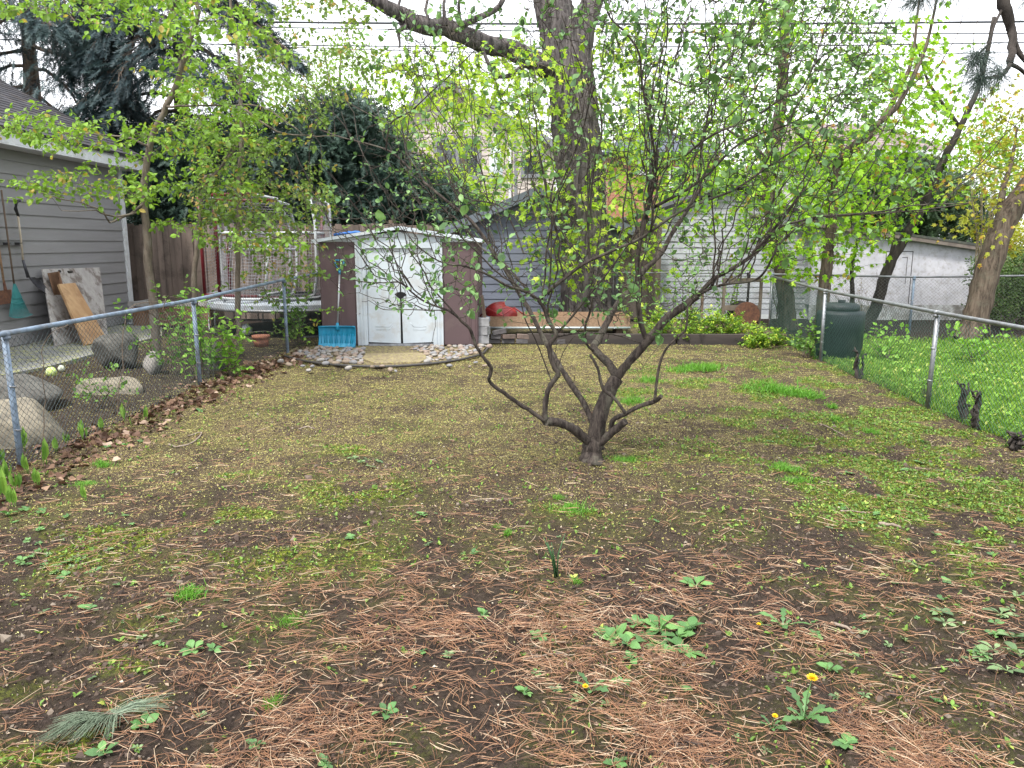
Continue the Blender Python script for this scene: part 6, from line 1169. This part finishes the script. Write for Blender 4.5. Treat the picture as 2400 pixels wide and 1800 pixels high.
for lb, base, poly, n, c_ in (('yellow green variegated evergreen shrub over the timber edge, left clump', (2.6, 13.4, .15), [(1500, 785), (1480, 745), (1560, 722), (1640, 745), (1640, 790)], 3400, 48), ('large yellow green variegated shrub spilling over the timber edge', (3.7, 13.6, .15), [(1600, 770), (1620, 728), (1720, 735), (1760, 760), (1780, 800), (1680, 810), (1620, 795)], 5600, 80), ('variegated shrub at the fence corner, reaching down to the soil', (4.3, 12.9, .0), [(1730, 800), (1780, 765), (1860, 800), (1878, 825), (1800, 832), (1740, 825)], 3200, 46)):
    s0_ = base; s = Skel(); cl = region(poly, c_, base[1]-.45, base[1]+.5); cl[:, 2] = np.maximum(cl[:, 2], .06); b = np.array(base); s.stem([b, b+[.05, 0, .08], b+[0, .05, .2]], .02, .01, 3); s.grow(cl, 'twig', 6, .06, .002, .01, rmax=.008)
    o = treeobj('euonymus_shrub', lb, 'shrub', b); mb = MB(); s.wood(mb, sides=(5, 4, 3)); add_mb(mb, o).build('stems', twb, o); mb = MB(); per = n//c_
    for c in cl:
        nc = 5; tips_ = c+rng.normal(0, .07, (nc, 3)); 
        for tp in tips_:
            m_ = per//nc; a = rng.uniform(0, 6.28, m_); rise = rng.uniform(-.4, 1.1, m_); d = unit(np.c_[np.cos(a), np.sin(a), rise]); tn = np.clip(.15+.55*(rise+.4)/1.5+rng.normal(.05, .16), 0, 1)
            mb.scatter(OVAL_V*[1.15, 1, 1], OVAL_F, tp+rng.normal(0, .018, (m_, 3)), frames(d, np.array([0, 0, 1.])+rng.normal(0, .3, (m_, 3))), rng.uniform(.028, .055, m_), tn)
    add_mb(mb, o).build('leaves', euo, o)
# far greenery between the houses
mg = leafmat('far_green_leaf', [(0, (.13, .22, .035)), (.5, (.20, .34, .05)), (1, (.32, .46, .08))], .4, .6)
bushy('bush', 'sunny green bush between the beige house and the blue shed', 'bush', (-1.6, 22, 0), [(1000, 520), (1010, 420), (1080, 395), (1150, 430), (1180, 500)], 3600, 21, 23.5, mapleleaf, .11, (MAPLE_V, MAPLE_F), clumps=50, rcl=.5, bark=twb)
bushy('bush', 'green bush behind the white garage roof', 'bush', (5.5, 24, 0), [(1560, 520), (1580, 430), (1700, 400), (1800, 420), (1860, 520)], 4200, 22, 25, gmleaf, .12, (MAPLE_V, MAPLE_F), clumps=60, rcl=.6, bark=twb)
bushy('bush', 'tall yellow green bush behind the lean-to, left of the dark evergreen', 'bush', (8.2, 22.5, 0), [(1860, 540), (1850, 420), (1960, 370), (2080, 380), (2060, 530)], 4600, 21, 24, gmleaf, .12, (MAPLE_V, MAPLE_F), clumps=70, rcl=.6, bark=twb)
bushy('tree', 'pale leafy tree behind the overhead cables, between spruce and beige house', 'tree', (-5.5, 25, 0), [(640, 420), (600, 250), (690, 120), (850, 100), (930, 200), (900, 330), (780, 400)], 5200, 23, 27, mg, .13, (OVAL_V, OVAL_F), clumps=110, rcl=.7, bark=twb)
bushy('tree', 'hazy green tree behind the pale right house', 'tree', (15, 34, 0), [(2180, 480), (2200, 330), (2300, 260), (2420, 300), (2460, 480)], 5000, 32, 36, mg, .16, (OVAL_V, OVAL_F), clumps=60, rcl=.9, bark=twb)
bushy('tree', 'fine pale green tree behind the orange brick house', 'tree', (6.5, 37, 0), [(1420, 360), (1460, 240), (1600, 200), (1800, 230), (1840, 340)], 4600, 36, 39, mg, .15, (OVAL_V, OVAL_F), clumps=80, rcl=.9, bark=twb)

bushy('tree', 'airy yellow green tree in front of the beige house', 'tree', (-1.2, 24.5, 0), [(930, 470), (900, 330), (960, 180), (1100, 120), (1260, 170), (1290, 330), (1240, 430), (1120, 470)], 2300, 23, 26, mapleleaf, .12, (MAPLE_V, MAPLE_F), clumps=60, rcl=.55, bark=twb)
bushy('tree', 'airy yellow green tree in front of the orange brick house', 'tree', (4.6, 26, 0), [(1400, 560), (1420, 340), (1500, 260), (1650, 280), (1700, 400), (1690, 540)], 2600, 24, 27, gmleaf, .12, (MAPLE_V, MAPLE_F), clumps=60, rcl=.55, bark=twb)
bushy('tree', 'tall thin leaved tree rising behind the white garage', 'tree', (8.5, 27, 0), [(1640, 420), (1620, 150), (1740, -20), (2000, -20), (2150, 120), (2120, 330), (1950, 380)], 6500, 24, 30, mg, .13, (MAPLE_V, MAPLE_F), clumps=150, rcl=.6, bark=twb)

# ---- pine leaning into the top right corner
pn = leafmat('pine_needle_green', [(0, (.028, .045, .040)), (.5, (.05, .08, .065)), (1, (.09, .13, .10))], .1, .5)
s = Skel(); pb_ = Y0 = 3.6
s.stem([(3.9, 3.9, -.05), (3.88, 3.9, 1.5), (3.84, 3.88, 3.0), (3.8, 3.86, 5.2)], .17, .13, 5, .01)
s.stem([(3.84, 3.88, 4.1), (3.1, 3.75, 3.9), P(2330, -120, 3.7), P(2352, -10, 3.6), P(2372, 80, 3.6), P(2368, 150, 3.55)], .045, .013, 5, .004)
s.stem([P(2372, 80, 3.6), P(2392, 130, 3.6), P(2440, 170, 3.6)], .014, .009, 4); s.stem([P(2368, 150, 3.55), P(2350, 175, 3.5), P(2318, 182, 3.45), P(2295, 185, 3.4)], .010, .005, 4); s.stem([P(2352, 15, 3.6), P(2330, 60, 3.55), P(2318, 100, 3.5), P(2292, 128, 3.45)], .007, .004, 4)
s.stem([P(2330, -120, 3.7), P(2260, -60, 3.6), P(2190, -30, 3.5), P(2160, -10, 3.45)], .012, .005, 4); s.stem([P(2368, 150, 3.55), P(2400, 170, 3.6), P(2440, 230, 3.7)], .010, .005, 4)
o = treeobj('pine_tree', 'dark pine with long needles reaching into the top right corner', 'tree', (3.9, 3.9, 0)); mb = MB(); s.wood(mb, sides=(14, 8, 6), knob=.06); add_mb(mb, o).build('trunk', dbark, o)
mb = MB(); V_ = []
for c, nn_, dr in ((P(2295, 130, 3.45), 330, (-.3, -.2, -.55)), (P(2300, 178, 3.42), 240, (-.3, -.2, -.7)), (P(2340, 165, 3.5), 160, (0, -.2, -.8)), (P(2160, -15, 3.45), 240, (-.5, 0, -.6)), (P(2215, -35, 3.5), 170, (-.2, 0, -.8)), (P(2440, 215, 3.65), 260, (.2, 0, -.6)), (P(2420, -10, 3.6), 200, (.2, 0, -.5)), (P(2255, -50, 3.6), 120, (0, 0, -.8))):
    d = unit(rng.normal(0, .75, (nn_, 3))+np.array(dr)); 
    for q in d:
        L = random.uniform(.07, .125); a = c+q*.004+rng.normal(0, .012, 3); mb.tube([a, a+q*L*.55, a+q*L-[0, 0, .014]], [.0007, .0007, .0003], 3, tone=random.random(), cap=False)
add_mb(mb, o).build('needles', pn, o)
# ---------------------------------------------------------------- small plants and bits, each its own thing
wl1 = leafmat('weed_leaf', [(0, (.065, .13, .05)), (.5, (.10, .22, .07)), (1, (.17, .33, .10))], .3, .45); wl2 = leafmat('dull_weed_leaf', [(0, (.09, .15, .07)), (.5, (.15, .24, .10)), (1, (.24, .34, .16))], .3, .6)
grm = leafmat('grass_blade', [(0, (.07, .17, .02)), (.5, (.11, .30, .03)), (1, (.19, .42, .05))], .35, .5)
BR = np.array([(x*w, y, z) for y, w, z in ((0, .04, 0), (.25, .045, .10), (.38, .17, .14), (.6, .27, .15), (.82, .19, .08), (1, .01, -.04)) for x in (-1, 0, 1)]); BR[1::3, 2] -= .035
BRF = [np.array([(r_*3+c_, r_*3+c_+1, r_*3+c_+4, r_*3+c_+3) for r_ in range(5) for c_ in range(2)])]
DN = np.array([(x*w, y, z) for y, w, z in ((0, .02, 0), (.15, .05, .06), (.24, .02, .1), (.36, .09, .14), (.44, .035, .15), (.58, .12, .16), (.66, .06, .15), (.82, .13, .11), (1, .0, .02)) for x in (-1, 0, 1)])
DNF = [np.array([(r_*3+c_, r_*3+c_+1, r_*3+c_+4, r_*3+c_+3) for r_ in range(8) for c_ in range(2)])]
def rosette(n, T, L, rise, m_, seed):
    mb = MB(); a = np.arange(n)*2.399+seed; d = np.c_[np.cos(a), np.sin(a), rise*rng.uniform(.5, 1.5, n)]; mb.scatter(T[0], T[1], np.zeros((n, 3)), frames(d, np.array([0, 0, 1.])+rng.normal(0, .25, (n, 3))), L*rng.uniform(.5, 1.1, n), rng.random(n)); return mb
protos = {'broad': [rosette(k, (BR, BRF), .088, .5, wl1, k).data('weed_leaves', wl1) for k in (5, 6, 8, 9)], 'dand': [rosette(k, (DN, DNF), .16, .45, wl1, k).data('dandelion_leaves', wl1) for k in (6, 8, 9)], 'dull': [rosette(k, (BR*[.8, 1, 1], BRF), .07, .3, wl2, k).data('weed_leaves', wl2) for k in (5, 7, 9, 11)]}
def grass_data(n, h, s):
    mb = MB(); q = rng.normal(0, s, (n, 2)); mb.scatter(BL*[.55, 1, 1.6], BLF, np.c_[q, 0*q[:, 0]], frames(np.c_[rng.normal(0, .45, (n, 2)), np.ones(n)], rng.normal(0, 1, (n, 3))*[1, 1, .1]), h*rng.uniform(.5, 1.1, n), rng.random(n)); return mb.data('grass_tuft', grm)
protos['grass'] = [grass_data(200, .075, .04), grass_data(320, .07, .07), grass_data(110, .09, .022)]
def plant(kind, px, py, sc, name, label, cat, group=None, rz=None):
    p = G(px, py); o = bpy.data.objects.new(name, random.choice(protos[kind])); COL.objects.link(o); o.location = (p[0], p[1], float(ghei(p[0], p[1]))+.004); sc *= .8; o.scale = (sc*random.uniform(.8, 1.15), sc*random.uniform(.8, 1.15), sc*random.uniform(.6, 1.1)); o.rotation_euler = (random.gauss(0, .12), random.gauss(0, .12), random.uniform(0, 6.28) if rz is None else rz); return tag(o, label, cat, group)
bl_ = 'broad leaved weed in the big clump on the needles, right of centre'
for px, py, s in ((1448, 1500, 1.0), (1490, 1475, 1.0), (1470, 1520, 1.05), (1510, 1500, 1.1), (1545, 1480, 1.1), (1540, 1520, 1.0), (1590, 1495, 1.1), (1600, 1525, 1.0), (1615, 1480, .9), (1480, 1545, .9), (1420, 1490, .8)): plant('broad', px, py, s*1.35, 'broadleaf_weed', bl_, 'weed', 'weeds of the big broad leaved clump')
for px, py, s, lb in ((905, 1668, 1.1, 'lone broad leaved weed on needles at the bottom, left of centre'), (1632, 1375, 1.3, 'leafy weed alone on dark soil, right of centre'), (1262, 1485, 1.1, 'small upright leafed weed left of the big clump'), (335, 1695, 1.1, 'round leaved weed beside the fallen green pine sprig'), (245, 1770, 1.0, 'round leaved weed at the bottom left, below the pine sprig'), (455, 1520, 1.0, 'two leaved weed on dark soil in the left foreground'), (1110, 1300, .8, 'small green weed left of the daffodil leaves'), (1230, 1620, .7, 'tiny weed below centre in the needle mat'), (1440, 1780, .9, 'weed sprawling at the bottom edge, right of centre'), (205, 1430, .7, 'small weed in moss on the left'), (1945, 1570, .8, 'weed with pale leaves beside the tallest dandelion'), (1980, 1745, .9, 'weed at the bottom between dandelion and right edge'), (2095, 1770, .9, 'grey green weed at the bottom right'), (600, 1740, .8, 'weed at the bottom edge in needles, left'), (820, 1265, .7, 'little weed in the mossy middle left')): plant('broad', px, py, s, 'broadleaf_weed', lb, 'weed')
dand = [(1835, 1465, 1.15, 1777, 1478, 'dandelion with one half open bud, above the tallest flower', .5, .05), (1885, 1690, 1.2, 1903, 1592, 'dandelion with the tallest open yellow flower, bottom right', 1.0, .17), (1810, 1700, .6, 1817, 1668, 'dandelion bud low to the ground left of the tallest flower', .55, .06), (1385, 1620, .9, 1372, 1606, 'dandelion with orange yellow flower in the needles, centre right', .6, .05)]
ym = mat('dandelion_yellow', (.80, .55, .01), (.75, .42, .01), 40, .7)
for px, py, s, fx, fy, lb, fs_, fh in dand:
    p = G(px, py); o = thing('dandelion', lb, 'dandelion', (p[0], p[1], float(ghei(p[0], p[1])))); lf = bpy.data.objects.new('leaves', random.choice(protos['dand'])); COL.objects.link(lf); lf.parent = o; lf.scale = (s*.72,)*3
    e = P(fx, fy, p[1]-.02)-p; e[2] = max(e[2], fh*.6); t = MB(); t.tube([(0, 0, 0), e*[.3, .3, .6], e], .0022, 5); t.build('flower_stalk', wl2, o)
    t = MB(); n_ = 60; a = np.arange(n_)*2.399; rr = np.sqrt(np.arange(n_)/n_); d = np.c_[np.cos(a)*rr, np.sin(a)*rr-.35, .9-.6*rr]; t.scatter(SLIM_V*[.8, 1, 1], OVAL_F, np.tile(e, (n_, 1)), frames(d, np.array([0, 0, 1.])+0*d), .022*fs_*(.6+.5*rr), rng.random(n_)); t.build('flower', ym, o)
for px, py, s in ((1345, 1195, 1.0), (1335, 1188, .8), (1845, 1105, 1.1), (1860, 1125, 1.0), (1825, 1090, .9), (450, 1395, .9), (1635, 868, 2.2), (1665, 872, 2.2), (1605, 872, 1.9), (1480, 1080, .9), (1460, 1082, .7), (1820, 918, 2.6), (1860, 925, 2.6), (1780, 915, 2.2), (1900, 930, 2.0), (1950, 952, 1.3), (1480, 940, 1.5), (1190, 1250, .7), (1165, 1235, .6), (1310, 1170, .6), (880, 1330, .5), (240, 1090, .9), (200, 1130, .7), (430, 1400, .7), (1960, 985, 1.1), (2040, 1010, 1.1), (1520, 895, 1.3), (1350, 1370, .5), (680, 1450, .5), (640, 1650, .6)): plant('grass', px, py, s, 'grass_tuft', 'bright green grass tuft on the thin weedy yard floor', 'grass tuft', 'grass tufts in the yard')
for k in range(210):
    r_ = random.random()
    if r_ < .45: px, py = random.uniform(1900, 2400), random.uniform(940, 1560)
    elif r_ < .6: px, py = random.uniform(0, 420), random.uniform(1180, 1480)
    elif r_ < .75: px, py = random.gauss(120, 60), random.gauss(1310, 35)
    else: px, py = random.uniform(100, 2300), random.uniform(1000, 1790)
    p = G(px, py)
    if p[0] > FR(p[1])-.1 or p[0] < FL(p[1])+.1: continue
    plant('dull' if random.random() < .6 else 'broad', px, py, random.uniform(.25, .75), 'ground_weed', 'small low weed scattered in moss and bare soil of the yard', 'weed', 'small weeds of the yard')
for px, py, s in ((2345, 1440, 1.3), (2370, 1490, 1.4), (2330, 1520, 1.2), (2390, 1545, 1.4), (2300, 1530, 1.0), (2200, 1430, 1.1), (2385, 1400, 1.2), (2215, 1455, .9), (2360, 1570, 1.1)): plant('dull', px, py, s*1.3, 'downy_weed', 'pale downy weed in the patch at the right edge', 'weed', 'pale downy weeds at the right edge')
for k, (px, py) in enumerate(((860, 1080), (830, 1075), (890, 1085), (870, 1095), (845, 1092))): plant('dull', px, py, 1.0, 'downy_weed', 'low grey green weed in the patch left of the shrub trunk', 'weed', 'grey green weeds left of the shrub')
# daffodil leaves, lily shoots by the left fence
t = MB()
for k in range(6): a = rng.uniform(0, 6.28); t.tube([(rng.normal(0, .008), rng.normal(0, .008), 0), (math.cos(a)*.02, math.sin(a)*.02, .12), (math.cos(a)*.06, math.sin(a)*.06, rng.uniform(.17, .24))], [.004, .004, .0015], 4)
o = t.build('daffodil_leaves', leafmat('daffodil_leaf', [(0, (.04, .10, .04)), (1, (.07, .16, .06))], .2, .5), label='thin upright dark green daffodil leaves on bare soil in mid yard', cat='plant'); p = G(1300, 1352); o.location = (p[0], p[1], 0)
def shoot_data(n, h):
    mb = MB()
    for k in range(n):
        b = rng.normal(0, .025, 2); a = rng.uniform(0, 6.28); d = unit(np.array([[math.cos(a)*.22, math.sin(a)*.22, 1]])); mb.scatter(OVAL_V*[.62, 1, 1.4], OVAL_F, np.array([[*b, h*.2]]), frames(d, np.array([[math.cos(a), math.sin(a), .2]])), [h*rng.uniform(.6, 1)], [rng.random()]); mb.tube([(*b, 0), (*b, h*.3)], .004, 4, tone=.4)
    return mb.data('lily_shoot', gl)
sd_ = [shoot_data(4, .22), shoot_data(6, .18), shoot_data(3, .27)]
for px, py, s in ((15, 1180, 1.0), (45, 1150, 1.0), (70, 1110, .9), (110, 1090, .9), (160, 1040, .7), (195, 1030, .9), (185, 1020, .8), (60, 1060, .9), (235, 1010, .7), (20, 1130, 1.1), (205, 1175, .7), (5, 1090, 1.0), (290, 990, .8), (130, 1060, .7), (310, 1000, .6), (345, 985, .6), (95, 1140, .8), (40, 1190, .9), (520, 900, .6), (560, 880, .6)):
    p = G(px, py); o = bpy.data.objects.new('lily_shoots', random.choice(sd_)); COL.objects.link(o); o.location = (p[0], p[1], 0); o.scale = (s*.6, s*.6, s*.8); o.rotation_euler = (0, 0, random.uniform(0, 6)); tag(o, 'upright green lily shoots sprouting along the left fence', 'plant', 'lily shoots along the left fence')
for px, py, s in ((20, 1215, 1.1), (60, 1200, 1.0), (250, 1050, 1.0), (300, 1040, .9), (380, 1000, .8), (100, 1210, .9), (330, 1030, .8), (470, 960, .9), (580, 880, 1.2)): plant('broad', px, py, s, 'fence_weed', 'leafy weed growing out at the foot of the left fence', 'weed', 'weeds at the foot of the left fence')
# fallen green pine sprig
p = G(230, 1715); o = thing('pine_sprig', 'fallen grey green pine sprig lying in the bottom left', 'pine sprig', (p[0], p[1], .01)); t = MB(); t.tube([G(320, 1690)-p+[0, 0, .012], G(250, 1690)-p+[0, 0, .02], G(200, 1700)-p+[0, 0, .012]], [.003, .004, .002], 6); t.build('twig', twb, o)
t = MB()
for c, dd, nn_, L0 in ((G(225, 1690), G(120, 1745), 55, .22), (G(250, 1690), G(180, 1745), 50, .17), (G(270, 1690), G(255, 1750), 35, .15), (G(260, 1688), G(350, 1665), 50, .22), (G(240, 1690), G(60, 1720), 30, .2)):
    d0 = unit(dd-c)
    for k in range(nn_):
        d = unit(d0+rng.normal(0, .14, 3)*[1, 1, .25]); L = L0*rng.uniform(.5, 1); a = c-p+rng.normal(0, .010, 3)*[1, 1, .3]+[0, 0, .014]; t.tube([a, a+d*L*.5+[0, 0, .015], a+d*L], [.0012, .0011, .0005], 3, tone=random.random(), cap=False)
t.build('needles', leafmat('grey_green_needle', [(0, (.10, .14, .09)), (1, (.24, .30, .21))], .1, .6), o)
# fallen sticks
stk = mat('fallen_stick', (.16, .12, .095), (.30, .25, .20), 30, .9, .001, 60)
for pts, r_, lb in (([(395, 1040), (420, 1042), (455, 1030), (470, 1012), (440, 1018)], .008, 'looped brown vine stem lying by the dead leaves on the left'), ([(2060, 1232), (2085, 1235), (2110, 1243)], .012, 'thick short bark coloured stick in the weeds, centre right'), ([(1960, 1320), (1990, 1330), (1998, 1318)], .006, 'small hooked twig below the short stick'), ([(1955, 1455), (1985, 1465), (2000, 1478)], .008, 'pale broken stick beside the leafy dandelion'), ([(1920, 995), (1950, 1005), (1985, 1025)], .006, 'long thin straight twig right of the shrub trunk'), ([(1230, 1540), (1300, 1530), (1350, 1525)], .004, 'thin pale twig left of the big weed clump'), ([(1100, 1180), (1150, 1170), (1190, 1172)], .006, 'dark twig on bare soil left of the shrub trunk'), ([(1970, 1195), (2000, 1198), (2030, 1204)], .006, 'pale slender stick on the moss, right'), ([(700, 1005), (720, 1003), (738, 1006)], .008, 'short dark twig in the flower litter, upper left'), ([(1570, 1705), (1580, 1730), (1590, 1755)], .006, 'brown twig near the bottom edge, right of centre')):
    q = np.array([G(*a) for a in pts]); q[:, 2] = ghei(q[:, 0], q[:, 1])+r_*1.3; t = MB(); sk = Skel(); e = sk.stem(q, r_, r_*.6, 4, .003); t.tube(e, np.linspace(r_, r_*.6, len(e)), 6, knob=.12); t.build('stick', stk, label=lb, cat='stick')
